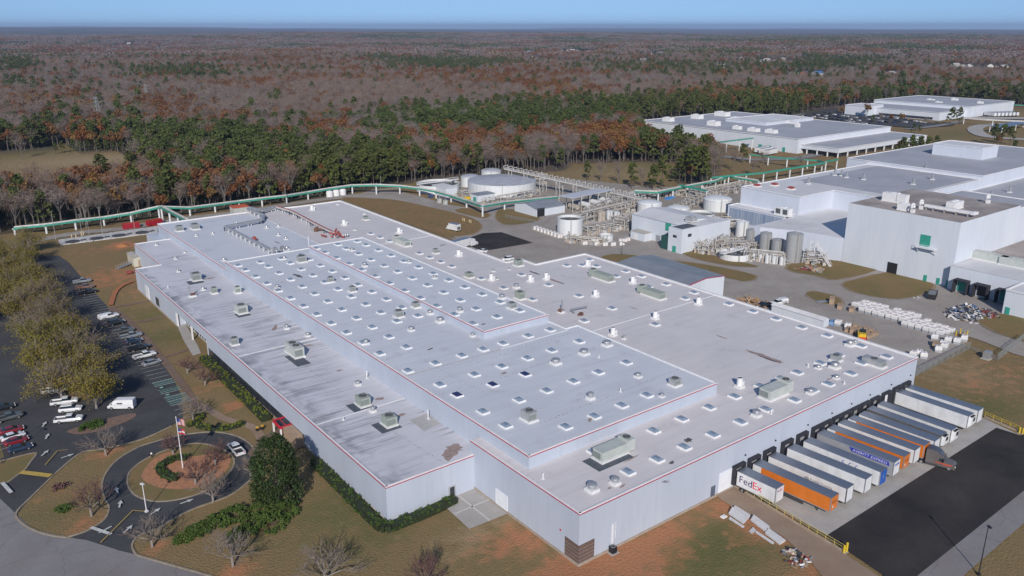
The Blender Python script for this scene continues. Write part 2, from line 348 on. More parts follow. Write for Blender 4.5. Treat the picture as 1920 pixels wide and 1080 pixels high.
# --- east side
def strip(name, x0, x1, y0, y1, mat): return pave(name, [(x0, y0), (x1, y0), (x1, y1), (x0, y1)], mat, world=True)
XF = P(1470, 975).x
pave('driveway', [(1343,926),(1380,912),(1581,1038),(1660,1090),(1740,1160),(1600,1180),(1540,1080),(1516,1050),(1469,1008),(1350,937)], PATHM)
pave('truck_court', [(1546,1005),(1868,802),(1912,818),(1990,790),(1990,872),(1920,921),(1721,1080),(1640,1160),(1560,1160),(1656,1080)], NEWA)
pave('truck_apron', [(1374,908),(1395,897),(1700,731),(1722,728),(1912,817),(1868,803),(1550,1005)], CONC)
pave('road', [(2050,830),(1920,921),(1721,1080),(1640,1160),(1750,1160),(1807,1080),(1920,982),(2050,885)], ROADG)
road('road', [(40,456),(150,437),(230,429),(330,412),(450,398),(560,381),(640,370),(700,364),(745,366)], 7, YARD)
pave('yard', [(640,374),(700,356),(745,352),(790,365),(860,372),(930,385),(1060,385),(1180,425),(1290,450),(1420,470),(1575,489),(1760,535),(1990,590),(1990,690),(1900,664),(1840,640),(1784,622),(1812,648),(1716,706),(1400,590),(1300,560),(1100,490),(990,500),(950,510),(840,445)], YARD)
pave('process_yard', [(780,358),(840,340),(1060,335),(1230,352),(1400,345),(1560,322),(1700,330),(1620,440),(1579,489),(1470,480),(1420,478),(1290,455),(1180,430),(1090,392),(930,383),(860,376)], RACKG)
pave('truck_court', [(872,449),(905,438),(940,436),(1000,456),(905,472),(880,462)], NEWA)
green('lawn', [(641,376),(700,373),(750,377),(800,388),(850,400),(890,412),(902,424),(890,438),(850,444),(836,443)], mat=LAWND)
green('lawn', [(853,396),(880,391),(915,401),(912,409),(895,408)], mat=LAWND); green('lawn', [(931,400),(945,392),(1000,401),(1008,414),(975,421),(945,421),(932,412)])
green('lawn', [(700,360),(740,358),(800,372),(840,384),(900,392),(880,386),(800,366),(760,355)], mat=LAWND)
green('lawn', [(1126,485),(1150,478),(1190,480),(1230,488),(1300,494),(1380,508),(1415,518),(1412,525),(1390,528),(1350,520),(1160,492)])
green('lawn', [(1280,476),(1300,471),(1350,484),(1420,500),(1380,500),(1320,490)]); green('lawn', [(1476,504),(1500,491),(1578,491),(1642,507),(1568,525),(1532,518),(1495,512)])
green('lawn', [(1581,533),(1620,522),(1668,512),(1720,520),(1750,536),(1730,552),(1685,561),(1635,556),(1600,547)]); green('lawn', [(1512,553),(1530,548),(1570,560),(1575,572),(1540,568)])
green('lawn', [(1836,600),(1870,590),(1990,612),(1990,655),(1900,636),(1850,615)], sm=2)
road('road', [(1340,292),(1420,300),(1500,296),(1560,285)], 9, ROADG); road('road', [(1450,222),(1540,210),(1640,196)], 8, ROADG)
pave('parking_lot', [(1500,215),(1560,203),(1600,206),(1700,225),(1790,236),(1720,241),(1560,228)], ASPH)
road('road', [(1700,243),(1760,236),(1800,228)], 7, ROADG); road('road', [(1920,232),(1850,235),(1828,243),(1850,256),(1920,262)], 12, CONC); road('road', [(1800,222),(1900,222),(2000,225)], 22, CONC)
KB.build('kerb', KERB, kind='structure')
# --- markings
WH = M('road paint', (.62,.62,.60), (.42,.42,.41), 2.0); YE = M('yellow paint', (.52,.36,.07), (.38,.27,.08), 2.0); TE = M('teal paint', (.20,.42,.38), (.30,.50,.45), 2.0)
mk = MB(); mz = nextz()+.01
def line(mb, p, q, wd): mb.beam((p[0], p[1], mz), (q[0], q[1], mz), wd, .004)
def arrow(px, py, tx, ty, L=2.6):
    a = P(px, py); d = (P(tx, ty)-a).normalized(); s = Vector((-d.y, d.x, 0)); b = a+d*L*.55
    for q in ((a-s*.16, b-s*.16, b+s*.16, a+s*.16), (b-s*.5, a+d*L, b+s*.5)): mk.poly([(v.x, v.y, mz) for v in q][::1])
for a in [(222,928,218,918),(224,955,227,943),(210,990,195,998),(232,1003,242,994),(282,969,292,962),(338,948,352,943),(78,858,90,848),(115,862,127,858),(86,826,91,817),(80,803,85,796)]: arrow(*a)
for a, b, wd in [((171,992),(209,1005),.7), ((5,908),(22,927),.7)]: line(mk, P(*a), P(*b), wd)
yk = MB(); line(yk, P(39,888), P(96,895), 1.3); line(yk, P(189,1021), P(250,960), .18); line(yk, P(250,960), P(272,962), .18); line(yk, P(85,875), P(108,848), .15); line(yk, P(108,848), P(128,846), .15)
for i in range(30):     # stall lines, east row and west lot
    y = 150+i*2.75
    if 201 < y < 297: pass
X1 = P(232, 603).x; XA = P(40, 775).x
for i in range(48):
    y = 170+i*2.72
    if y > 178: line(mk, (X1-5.6, y), (X1-.7, y), .11)
for i in range(50):
    y = 187+i*2.72; line(mk, (XA-9.5, y-1.2), (XA-4.5, y), .11); line(mk, (XA-14.5, y-2.0), (XA-9.6, y-1.2), .11)
mk.build('road_markings', WH, kind='structure'); yk.build('road_markings', YE, kind='structure')
tk = MB(); YA = P(303, 722).y
for k in range(7): line(tk, (X1-5.7, YA+1.5-k*2.6), (X1-.8, YA+1.5-k*2.6), .15)
for k in (0, 2, 4, 5):
    y = YA+1.5-k*2.6; line(tk, (X1-5.7, y-1.7), (X1-.8, y-1.7), .15)
    for i in range(8): line(tk, (X1-5.5+i*.6, y-.1), (X1-5.0+i*.6, y-1.6), .10)
for k in (1, 3): line(tk, (X1-4.9, YA+.2-k*2.6), (X1-4.1, YA+.2-k*2.6), .7)
tk.build('road_markings', TE, kind='structure')
# ================================================================ MAIN FACTORY
ZW, ZE, ZM, ZU = 7.2, 9.8, 12.2, 14.0
def wall_mat(name, c1, c2, ribs=True):
    m, nt, b = newmat(name); b.inputs['Roughness'].default_value = .55; b.inputs['Specular IOR Level'].default_value = .25
    f = noise_fac(nt, .15, 5, stretch=(1, 1, .25)); g = noise_fac(nt, 1.2, 4, stretch=(1, 1, .08), lo=.5, hi=.8)
    c = mix(nt, f, c1, c2); c = mix(nt, mul(nt, g, .28), c, tuple(x*.75 for x in c1)); nt.links.new(c, b.inputs['Base Color'])
    if ribs:
        ge = nt.nodes.new('ShaderNodeNewGeometry'); sx = nt.nodes.new('ShaderNodeSeparateXYZ'); nt.links.new(ge.outputs['Position'], sx.inputs[0])
        ad = nt.nodes.new('ShaderNodeMath'); ad.operation = 'ADD'; nt.links.new(sx.outputs[0], ad.inputs[0]); nt.links.new(sx.outputs[1], ad.inputs[1])
        sn = nt.nodes.new('ShaderNodeMath'); sn.operation = 'SINE'; k = nt.nodes.new('ShaderNodeMath'); k.operation = 'MULTIPLY'; k.inputs[1].default_value = 2*math.pi/.6
        nt.links.new(ad.outputs[0], k.inputs[0]); nt.links.new(k.outputs[0], sn.inputs[0])
        bn = nt.nodes.new('ShaderNodeBump'); bn.inputs['Strength'].default_value = .10; bn.inputs['Distance'].default_value = .03; nt.links.new(sn.outputs[0], bn.inputs['Height']); nt.links.new(bn.outputs[0], b.inputs['Normal'])
    return m
WALL = wall_mat('factory wall', (.43,.475,.56), (.47,.515,.60)); WALL2 = wall_mat('white factory wall', (.56,.60,.67), (.61,.65,.71))
def roof_mat(name, c1, c2, streak=0.0, seam=3.0):
    m, nt, b = newmat(name); b.inputs['Roughness'].default_value = .6; b.inputs['Specular IOR Level'].default_value = .3
    f = noise_fac(nt, .06, 6, lo=.35, hi=.65); g = noise_fac(nt, .5, 5, stretch=(.15, 1.0, 1), lo=.45, hi=.75); d = noise_fac(nt, .18, 6, lo=.60, hi=.80)
    c = mix(nt, f, c1, c2); c = mix(nt, mul(nt, g, .45), c, tuple(x*.78 for x in c1)); c = mix(nt, mul(nt, d, .5), c, (.36,.335,.33))
    # welded seams of the membrane sheets (run east-west) and joints across them
    ge = nt.nodes.new('ShaderNodeNewGeometry'); sx = nt.nodes.new('ShaderNodeSeparateXYZ'); nt.links.new(ge.outputs['Position'], sx.inputs[0])
    for ax, per, wd, st in ((1, seam, .05, .22), (0, 30.0, .006, .16)):
        md = nt.nodes.new('ShaderNodeMath'); md.operation = 'MODULO'; dv = nt.nodes.new('ShaderNodeMath'); dv.operation = 'DIVIDE'; dv.inputs[1].default_value = per
        nt.links.new(sx.outputs[ax], dv.inputs[0]); nt.links.new(dv.outputs[0], md.inputs[0]); md.inputs[1].default_value = 1
        lt = nt.nodes.new('ShaderNodeMath'); lt.operation = 'LESS_THAN'; lt.inputs[1].default_value = wd; nt.links.new(md.outputs[0], lt.inputs[0])
        c = mix(nt, mul(nt, lt.outputs[0], st), c, tuple(x*.62 for x in c1))
    if streak:
        s = noise_fac(nt, .9, 5, stretch=(.10, 1.3, 1), lo=.47, hi=.66, rough=.65); k = noise_fac(nt, .035, 3, lo=.46, hi=.56)
        c = mix(nt, mul(nt, mul(nt, s, k), streak), c, (.13,.13,.155))
        # dirt that collects along the low western edge
        mr = nt.nodes.new('ShaderNodeMapRange'); mr.inputs[1].default_value = 65.5; mr.inputs[2].default_value = 59.5; nt.links.new(sx.outputs[0], mr.inputs[0])
        e = noise_fac(nt, .35, 6, lo=.44, hi=.64, stretch=(.8, .6, 1)); c = mix(nt, mul(nt, mul(nt, e, mr.outputs[0]), .8), c, (.13,.13,.155))
    nt.links.new(c, b.inputs['Base Color']); return m
ROOFW = roof_mat('west roof', (.60,.60,.645), (.55,.55,.60), .62); ROOFE = roof_mat('east roof', (.64,.61,.62), (.58,.555,.57)); ROOFM = roof_mat('middle roof', (.59,.615,.665), (.545,.57,.625)); ROOFD = roof_mat('far roof', (.50,.50,.54), (.40,.41,.44))
WHT = M('white trim', (.74,.74,.75), (.66,.66,.68), .8, rough=.5); RED = M('red trim', (.42,.05,.10), (.34,.05,.09), .5, rough=.5); DK = M('dark seal', (.018,.02,.03), (.03,.03,.04), 1.0, rough=.8)
GLS = M('dark glass', (.03,.035,.045), (.05,.055,.07), .4, rough=.1); STN = M('rust stain', (.28,.20,.18), (.36,.28,.26), 1.5); STD = M('dark stain', (.06,.05,.06), (.14,.12,.13), 1.2); GREYP = M('walk pad', (.38,.37,.37), (.44,.43,.42), 1.0)
FO = (132.0, 190.0, 0)
FAC = thing('factory_building', 'huge low pale blue-grey factory with stepped white roofs, rows of skylights and red roof edges', 'factory', FO)
def fpart(mb, name, mats, label=None, parent=None): return mb.build(name, mats, parent or FAC, FO, label=label)
x0, x1, y0, y1 = 59.2, 80.4, 114.2, 287.5
XS, XR, YB = 78.2, 185.9, 84.25
# western low wing with the notches at its north end
PN = P(292, 448, ZW)
wing = [(x0, y0), (XS, y0), (XS+.2, 115.5), (80.6, 115.5), (80.6, 352), (78.0, 352), (78.0, 343), (67.5, 343), (67.5, 321.8), (67.5, y1-.5), (x0, y1-.5)]
wing = [(x0, y0), (80.6, y0), (80.6, 321.8), (67.5, 321.8), (67.5, 286.5), (x0, 286.5)]
yP0, yP1 = 213.0, 242.0; FZ = 4.5; DP = 2.6      # recessed porch under the roof on the west face
mb = MB(); mb.prism([(x0, y0), (80.6, y0), (80.6, 321.8), (67.5, 321.8), (67.5, 286.5), (x0, 286.5), (x0, yP1), (x0+DP, yP1), (x0+DP, yP0), (x0, yP0)], 0, FZ, cap=False)
mb.prism(wing, FZ, ZW, cap=False); mb.poly([(a, b, FZ) for a, b in [(x0, yP0), (x0, yP1), (x0+DP, yP1), (x0+DP, yP0)]])
mb.prism([(77.2, 321.8), (82, 321.8), (82, 344), (77.2, 344)], 0, ZE-4.5)
fpart(mb, 'wall', WALL, 'low western wing wall')
mb = MB(); mb.poly([(a, b, ZW) for a, b in wing]); fpart(mb, 'roof', ROOFW, 'low western roof with dark dirt streaks')
# big eastern block
yN = 336.0; xw2 = 80.6
NWc = P(296.5, 421, ZE); yN1 = NWc.y
east = [(XS, YB), (XR, YB), (XR, 201.6), (164, 201.6), (164, 209.6), (157.9, 209.6), (159, 336), (139, 336), (125, yN1), (xw2, yN1), (xw2, 115.5), (XS, 115.5)]
mb = MB(); mb.prism(east, 0, ZE, cap=False); fpart(mb, 'wall', WALL); mb = MB()
mb.poly([(a, b, ZE) for a, b in east]); fpart(mb, 'roof', ROOFE, 'broad eastern roof')
# north-west roof over the west part (bluer)
mb = MB(); mb.poly([(80.62, 259.5, ZE+.012), (118.5, 259.5, ZE+.012), (118.5, 334, ZE+.012), (80.62, yN1-.3, ZE+.012)]); fpart(mb, 'roof', ROOFM)
mid = [(80.6, 100.5), (132.1, 100.5), (132.1, 145.3), (128.2, 145.3), (128.2, 258.5), (80.6, 258.5)]
mb = MB(); mb.prism(mid, ZE-.01, ZM, cap=False); fpart(mb, 'wall', WALL); mb = MB(); mb.poly([(a, b, ZM) for a, b in mid]); fpart(mb, 'roof', ROOFM, 'raised middle roof with rows of skylights')
up = [(107.7, 152.1), (128.1, 152.1), (128.1, 254.3), (107.7, 254.3)]
mb = MB(); mb.prism(up, ZM-.01, ZU, cap=False); fpart(mb, 'wall', WALL); mb = MB(); mb.poly([(a, b, ZU) for a, b in up]); fpart(mb, 'roof', ROOFM, 'highest roof strip with skylights')
# parapet copings: red on the south and west edges, white on the north and east
rd = MB(); wt = MB()
def coping(mb, a, b, z, w=.35, h=.28): mb.beam((a[0], a[1], z+h/2-.05), (b[0], b[1], z+h/2-.05), w, h)
def redge(a, b, z):
    d = Vector((b[0]-a[0], b[1]-a[1], 0)).normalized(); n = Vector((-d.y, d.x, 0))   # wall runs with the roof on its left
    coping(wt, (a[0]+n.x*.26, a[1]+n.y*.26), (b[0]+n.x*.26, b[1]+n.y*.26), z, .3, .30); coping(rd, (a[0], a[1]), (b[0], b[1]), z, .13, .12)
redge((x0, 286.5), (x0, y0), ZW); redge((x0, y0), (XS, y0), ZW); redge((67.5, 321.8), (67.5, 286.5), ZW)
redge((XS, 115.5), (XS, YB), ZE); redge((XS, YB), (XR, YB), ZE); redge((xw2, yN1), (xw2, 259), ZE)
redge((80.6, 258.5), (80.6, 100.5), ZM); redge((80.6, 100.5), (132.1, 100.5), ZM); redge((107.7, 254.3), (107.7, 152.1), ZU); redge((107.7, 152.1), (128.1, 152.1), ZU)
for a, b, z in [((XR, YB), (XR, 201.6), ZE), ((XR, 201.6), (164, 201.6), ZE), ((164, 201.6), (164, 209.6), ZE), ((164, 209.6), (157.9, 209.6), ZE), ((157.9, 209.6), (159, 336), ZE), ((159, 336), (139, 336), ZE), ((139, 336), (125, yN1), ZE), ((125, yN1), (xw2, yN1), ZE)]: coping(wt, a, b, z, .7, .45)
for a, b, z in [((132.1, 100.5), (132.1, 145.3), ZM), ((132.1, 145.3), (128.2, 145.3), ZM), ((128.2, 258.5), (80.6, 258.5), ZM), ((128.1, 152.1), (128.1, 254.3), ZU), ((128.1, 254.3), (107.7, 254.3), ZU), ((x0, 286.5), (67.5, 286.5), ZW), ((67.5, 321.8), (80.5, 321.8), ZW), ((128.2, 145.3), (128.2, 152), ZM)]: coping(wt, a, b, z, .35, .3)
fpart(rd, 'red_coping', RED); fpart(wt, 'white_coping', WHT)
# raised expansion joints on the roofs and plinth
def joint(a, b, z): ej = MB(); ej.beam((a[0], a[1], z+.05), (b[0], b[1], z+.05), .32, .1); fpart(ej, 'roof_joint', M('roof joint', (.66,.66,.69), (.6,.6,.64), .8))
joint((x0+.5, P(588,798,ZW).y), (80.4, P(588,798,ZW).y), ZW); joint((x0+.5, 190), (80.4, 190), ZW)
joint((80.9, P(765,704,ZM).y), (107, P(765,704,ZM).y), ZM); joint((80.9, P(765,704,ZM).y), (128, P(765,704,ZM).y), ZM+.02)
yj = P(1120, 618, ZE).y; joint((132.5, yj), (185.5, yj), ZE); joint((158, P(860, 433, ZE).y), (132, P(860, 433, ZE).y), ZE); joint((118.6, 260), (118.6, 334), ZE+.05)

mb = MB()
for a, b in [((x0-.06, 114.1), (x0-.06, yP0)), ((x0-.06, yP1), (x0-.06, 286.5)), ((XS-.06, 115.4), (XS-.06, YB-.06)), ((XS-.06, YB-.06), (122, YB-.06))]: mb.beam((a[0], a[1], .25), (b[0], b[1], .25), .16, .5)
fpart(mb, 'plinth', M('plinth', (.32,.26,.21), (.38,.33,.28), 1.0))
# openings -------------------------------------------------
def westdoor(px, py, w, h, mat, name, x=XS, t=.12, label=None):
    y = P(px, py).y; mb = MB(); mb.box(x-t, x+.02, y-w/2, y+w/2, .05, h); return fpart(mb, name, mat, label)
DOORW = M('white door', (.76,.78,.82), (.70,.72,.77), .7, rough=.45)
westdoor(945, 953, 3.6, 3.6, DOORW, 'roller_door', XS, label='white roller door by the concrete pad')
westdoor(284, 561, 4.2, 4.6, DOORW, 'roller_door', x0, label='tall white door near the north end of the west wall')
y = P(305, 578).y; mb = MB(); mb.box(x0-.05, x0+.02, y-1.6, y+1.6, 1.1, 3.6); w_ = fpart(mb, 'window', GLS); mb = MB()
for q in (y-1.65, y, y+1.65): mb.box(x0-.1, x0+.02, q-.08, q+.08, 1.0, 3.7)
mb.box(x0-.1, x0+.02, y-1.7, y+1.7, 3.6, 3.75); mb.build('frame', DK, w_, FO)
xd = P(841, 928).x; mb = MB(); mb.box(xd-.85, xd+.85, y0-.1, y0+.02, .1, 2.6); d_ = fpart(mb, 'door', M('frame grey', (.42,.43,.46))); mb = MB(); mb.box(xd-.5, xd+.5, y0-.14, y0+.02, .35, 2.4); mb.build('glazing', GLS, d_, FO)
xd = P(1328, 930).x; mb = MB(); mb.box(xd-.6, xd+.6, YB-.1, YB+.02, .1, 2.6); fpart(mb, 'door', M('blue grey door', (.10,.12,.17)), 'narrow dark door left of the docks')
xr = P(1354, 917).x; mb = MB(); mb.box(xr-2.4, xr+2.4, YB-.1, YB+.02, .05, 4.6); fpart(mb, 'roller_door', DOORW, 'large white roller door left of the docks')
# brick corner panel, and the small cooler beside it
BRK = M('brown brick', (.10,.065,.055), (.17,.12,.10), 3.0, stretch=(.4, .4, 3)); mb = MB(); mb.box(XS-.09, XS+3.4, YB-.09, YB+.0, .6, 4.0); mb.box(XS-.09, XS-.0, YB, YB+3.4, .6, 4.0)
fpart(mb, 'brick_panel', BRK, 'brown brick corner panel'); mb = MB()
for z in (1.1, 1.8, 2.5, 3.2): mb.box(XS-.115, XS+3.42, YB-.115, YB-.09, z, z+.09); mb.box(XS-.115, XS-.09, YB-.09, YB+3.42, z, z+.09)
fpart(mb, 'pale_band', M('band', (.26,.22,.20)))
# porch glazing and posts
mb = MB(); mb.box(x0+DP-.1, x0+DP-.02, yP0+1, yP1-1, .5, 4.1); gz = fpart(mb, 'glazed_front', GLS); mb = MB()
for i in range(14): yy = yP0+1+i*(yP1-yP0-2)/13; mb.box(x0+DP-.16, x0+DP-.04, yy-.08, yy+.08, .4, 4.2)
mb.box(x0+DP-.16, x0+DP-.04, yP0+1, yP1-1, 2.6, 2.8); mb.build('mullion', WHT, gz, FO)
for i in range(3): yy = yP0+.5+i*(yP1-yP0-1)/2; mb = MB(); mb.box(x0+.1, x0+.5, yy-.2, yy+.2, 0, FZ); fpart(mb, 'porch_post', WHT)
# dark ribbon glazing behind the hedge
mb = MB(); mb.box(x0-.05, x0+.02, 150, yP0-1, .4, 2.7); fpart(mb, 'window_band', GLS, 'long dark window band behind the hedge')
# stains and worn strips on the roofs
def stain(px, py, z, L, W, mat, rot=0.0, seed=1):
    c = P(px, py, z); rr = random.Random(seed); n = 18; mb = MB(); pts = []
    for i in range(n):
        a = 2*math.pi*i/n; k = rr.uniform(.55, 1.1); X, Y = L/2*k*math.cos(a), W/2*k*math.sin(a)
        pts.append((c.x+X*math.cos(rot)-Y*math.sin(rot), c.y+X*math.sin(rot)+Y*math.cos(rot), z+.018+.003*seed))
    mb.poly(pts); return mb
for i, a in enumerate([(845,848,ZW,7,3.2,STN,.7),(850,842,ZW,4,3,STN,-.6),(711,748,ZW,2.2,1.6,STN,0),(752,778,ZW,2.6,1.4,STN,0),(578,648,ZW,3,1.6,STN,0),(394,522,ZW,4,1.5,STN,0),(515,615,ZW,5,1.4,STN,1),(636,695,ZW,2,1,STN,0),(460,572,ZW,3,1.2,STN,.2),
    (558,517,ZM,7,1.6,STD,1.7),(1443,674,ZE,8,.9,STD,1.62),(1003,512,ZE,6,1.0,STD,1.6),(1045,528,ZE,7,1.0,STD,1.6),(1038,526,ZE,10,1.5,STN,1.6),(1433,668,ZE,12,1.6,STN,1.62),(1188,578,ZE,3,.5,STN,1.6),(906,608,ZU,1.6,.7,STD,0),(806,655,ZM,2.2,.6,STD,.2),(760,650,ZM,2.4,.8,STN,.3),
    (1107,787,ZM,3.2,.9,STN,.6),(945,700,ZM,1.8,1,STN,.2),(1260,868,ZE,1.8,.8,STD,.3),(1185,860,ZE,5,.35,STN,.1),(1165,852,ZE,3,.3,STN,.9),(1167,912,ZE,1.8,.5,STN,.2),(1143,916,ZE,1,.6,STN,.2),(1555,711,ZE,2,.4,STN,0),(1290,826,ZE,2,1.6,STD,.2),(520,455,ZE,5,.6,STD,1.7),(868,457,ZM,0.1,.1,STN,0),
    (1285,1060,ZE,.1,.1,STN,0),(1325,505,ZE,2,.5,STN,1.5),(1352,632,ZE,4,.5,STN,1.6),(830,460,ZE,3.5,.5,STD,.2),(1250,905,ZE,1.5,.4,STN,0)]):
    if a[3] > .5: fpart(stain(a[0], a[1], a[2], a[3], a[4], a[5], a[6], i), 'roof_stain', a[5])
mb = MB(); q = PP([(768,788),(802,775),(827,794),(795,808)], ZW); mb.poly([(p.x, p.y, ZW+.02) for p in q]); fpart(mb, 'patch', GREYP, 'grey square patch on the low west roof')
# dashed lines of seam plates
mb = MB()
def dashes(a, b, z, n, s=.28):
    A, B = P(*a, z), P(*b, z)
    for i in range(n):
        c = A.lerp(B, (i+.5)/n)+Vector((random.uniform(-.1, .1), random.uniform(-.2, .2), 0)); l = s*random.uniform(.5, 1.6); mb.beam((c.x, c.y, z+.03), (c.x+l*(B-A).normalized().x, c.y+l*(B-A).normalized().y, z+.03), .16, .02)
dashes((455,608), (650,740), ZW, 46); dashes((735,808), (838,872), ZW, 22); dashes((470,693), (505,680), ZW, 8); dashes((585,783), (655,762), ZW, 12); dashes((410,548), (445,590), ZW, 14)
dashes((515,515), (885,727), ZM, 90); dashes((700,483), (900,590), ZU, 60); dashes((1010,795), (1275,692), ZM, 44); dashes((860,735), (1070,665), ZM, 30); dashes((890,680), (1095,617), ZM, 26); dashes((720,675), (780,655), ZM, 10); dashes((740,620), (820,600), ZM, 10)
fpart(mb, 'seam_plates', M('seam plate', (.22,.21,.21), (.30,.28,.28), 2.0))['kind'] = 'stuff'
# docks
docks = []
dock_px = [(1384,905),(1417,884),(1453,868),(1490,847),(1525,828),(1555,810),(1577,800),(1600,787),(1620,775),(1640,766),(1660,753),(1676,744),(1697,733),(1713,725)]
# ---------------------------------------------------------------- docks on the south wall
TRX = [117.8,122.5,127.4,133.3,138.5,143.8,147.3,151.3,154.9,158.6,162.4,166.6,171.5,176.2,180.2]
for i, xx in enumerate(TRX):
    a, b = xx-.45, xx+3.0; mb = MB(); mb.box(a, a+.45, YB-.75, YB-.0, 1.1, 4.5); mb.box(b-.45, b, YB-.75, YB-.0, 1.1, 4.5); mb.box(a, b, YB-.75, YB-.0, 4.5, 5.0)
    s_ = fpart(mb, 'dock_seal', DK); mb = MB(); mb.box(a+.5, b-.5, YB-.06, YB+.0, 1.2, 4.5); mb.build('dock_door', DOORW if i == 12 else M('dock grey', (.3,.31,.33)), s_, FO)
mb = MB(); mb.box(118, XR-1, YB-.3, YB-.0, .05, 1.15); fpart(mb, 'dock_bumper_wall', M('dock concrete', (.30,.29,.28), (.2,.19,.18), .8))
# ---------------------------------------------------------------- skylights
SKY = {ZM: [(400,340,[(180,598),(233,631),(307,678),(387,728),(468,778),(557,833),(650,890),(746,950),(849,1014),(340,575),(397,606),(475,653),(557,699),(641,750),(730,802),(826,857),(925,915),(1032,977),(1144,1041),(490,549),(555,581),(634,625),(718,669),(803,718),(899,768),(995,822),(1098,878),(1207,936),(1323,999),(630,524),(691,555),(771,598),(858,640),(948,687),(1042,737),(1142,788),(1247,842),(1357,900),(1473,960)]),
        (400,600,[(960,82),(1079,154),(1200,232),(1402,357),(1632,456),(1265,112),(1390,186),(1600,302),(1880,383),(1790,247)]),
        (850,600,[(216,202),(358,160),(539,106),(697,62),(350,325),(534,266),(708,210),(906,146),(213,650),(473,566),(672,499),(864,432),(1044,367),(1245,297),(377,750),(809,758),(1015,683),(1212,605),(1393,531)])],
    ZU: [(400,340,[(743,475),(805,505),(888,544),(979,587),(1070,630),(1168,675),(1268,726),(1377,779),(1490,832),(1608,890),(1735,951),(1868,1016),(897,448),(958,477),(1046,515),(1135,557),(1230,600),(1328,643),(1433,690),(1543,740),(1658,792),(1778,848),(1892,910),(1036,425),(1100,451),(1189,488),(1280,527),(1373,569),(1477,611),(1583,657),(1695,704),(1810,754)]),
        (850,340,[(207,806),(337,862),(314,967),(477,922)])],
    ZE: [(400,340,[(1134,370),(1202,397),(1269,423),(1484,511),(1558,541),(1638,573),(1717,605)]),
        (850,340,[(490,665),(201,693),(362,760),(570,843),(685,738),(903,817),(1141,906),(941,996),(1452,1022),(817,598),(980,557),(927,597),(1030,603),(1240,640),(1353,675),(1172,675),(1403,751),(1532,733),(1731,793),(1667,835)]),
        (850,600,[(1842,620),(1645,703),(1442,788),(1012,940),(1868,816),(1663,905),(1467,993)]), (850,800,[(1257,315)]),
        (1350,500,[(54,228),(206,275),(353,322),(514,376),(676,427),(1052,560),(889,492),(747,549),(633,600),(893,600),(825,666),(487,660),(388,697),(256,746),(684,732),(583,771),(469,833),(92,811)]), (1350,680,[(289,285),(128,365)])]}
SKD = [(400,600,1755,530),(850,600,284,456),(850,600,517,382)]
def glass_mat(name, c1, c2):
    m, nt, b = newmat(name); f = noise_fac(nt, 1.2, 4, lo=.3, hi=.7); nt.links.new(mix(nt, f, c1, c2), b.inputs['Base Color']); b.inputs['Roughness'].default_value = .35; b.inputs['Specular IOR Level'].default_value = .35; return m
SKG = glass_mat('skylight blue', (.24,.30,.38), (.17,.22,.30)); SKDK = glass_mat('skylight dark', (.02,.03,.10), (.03,.04,.12)); SKGR = glass_mat('skylight grey', (.38,.39,.42), (.30,.31,.34))
def frange(s):
    return 1350 if s == 0 else s
def sk_geo(cu, dm, x, y, z):
    cu.cbox((x, y, z), (1.85, 2.4, .36)); 
    X, Y, H = .8, 1.05, .26; v = [(x-X, y-Y, z+.36), (x+X, y-Y, z+.36), (x+X, y+Y, z+.36), (x-X, y+Y, z+.36), (x-X*.55, y-Y*.6, z+.36+H), (x+X*.55, y-Y*.6, z+.36+H), (x+X*.55, y+Y*.6, z+.36+H), (x-X*.55, y+Y*.6, z+.36+H)]
    dm.hexa(v)
CURB = M('skylight curb', (.78,.78,.78), (.68,.68,.70), 1.0); sks = []
for z, sets in SKY.items():
    for ox, oy, lst in sets:
        s = 1920/570 if ox == 1350 else 3.84
        for X, Y in lst:
            p = P(ox+X/s, oy+(Y+6)/s, z+.25); sks.append((math.hypot(p.x, p.y), p.x, p.y, z, 0))
for ox, oy, X, Y in SKD: p = P(ox+X/3.84, oy+(Y+6)/3.84, ZM+.25); sks.append((math.hypot(p.x, p.y), p.x, p.y, ZM, 1))
sks.sort(); gm0 = None
for k, (d, x, y, z, dk) in enumerate(sks[:100]):
    cu, dm = MB(), MB(); sk_geo(cu, dm, 0, 0, 0)
    if k == 0: CUo, DMo = cu.build('skylight', CURB, FAC), dm.build('dome', SKG, None); c_, d_ = CUo, DMo
    else: c_ = CUo.copy(); COL.objects.link(c_); d_ = DMo.copy(); COL.objects.link(d_)
    c_.parent = FAC; c_.location = (x-FO[0], y-FO[1], z); d_.parent = c_; d_.location = (0, 0, 0)
    if dk: 
        d_.data = DMo.data.copy(); d_.data.materials[0] = SKDK; c_['label'] = 'skylight with dark blue pane'
cu, dm = MB(), MB()
for d, x, y, z, dk in sks[100:]: sk_geo(cu, dm, x, y, z)
o = cu.build('skylight', CURB, FAC, FO, kind='stuff'); d_ = dm.build('dome', SKG, o, FO)
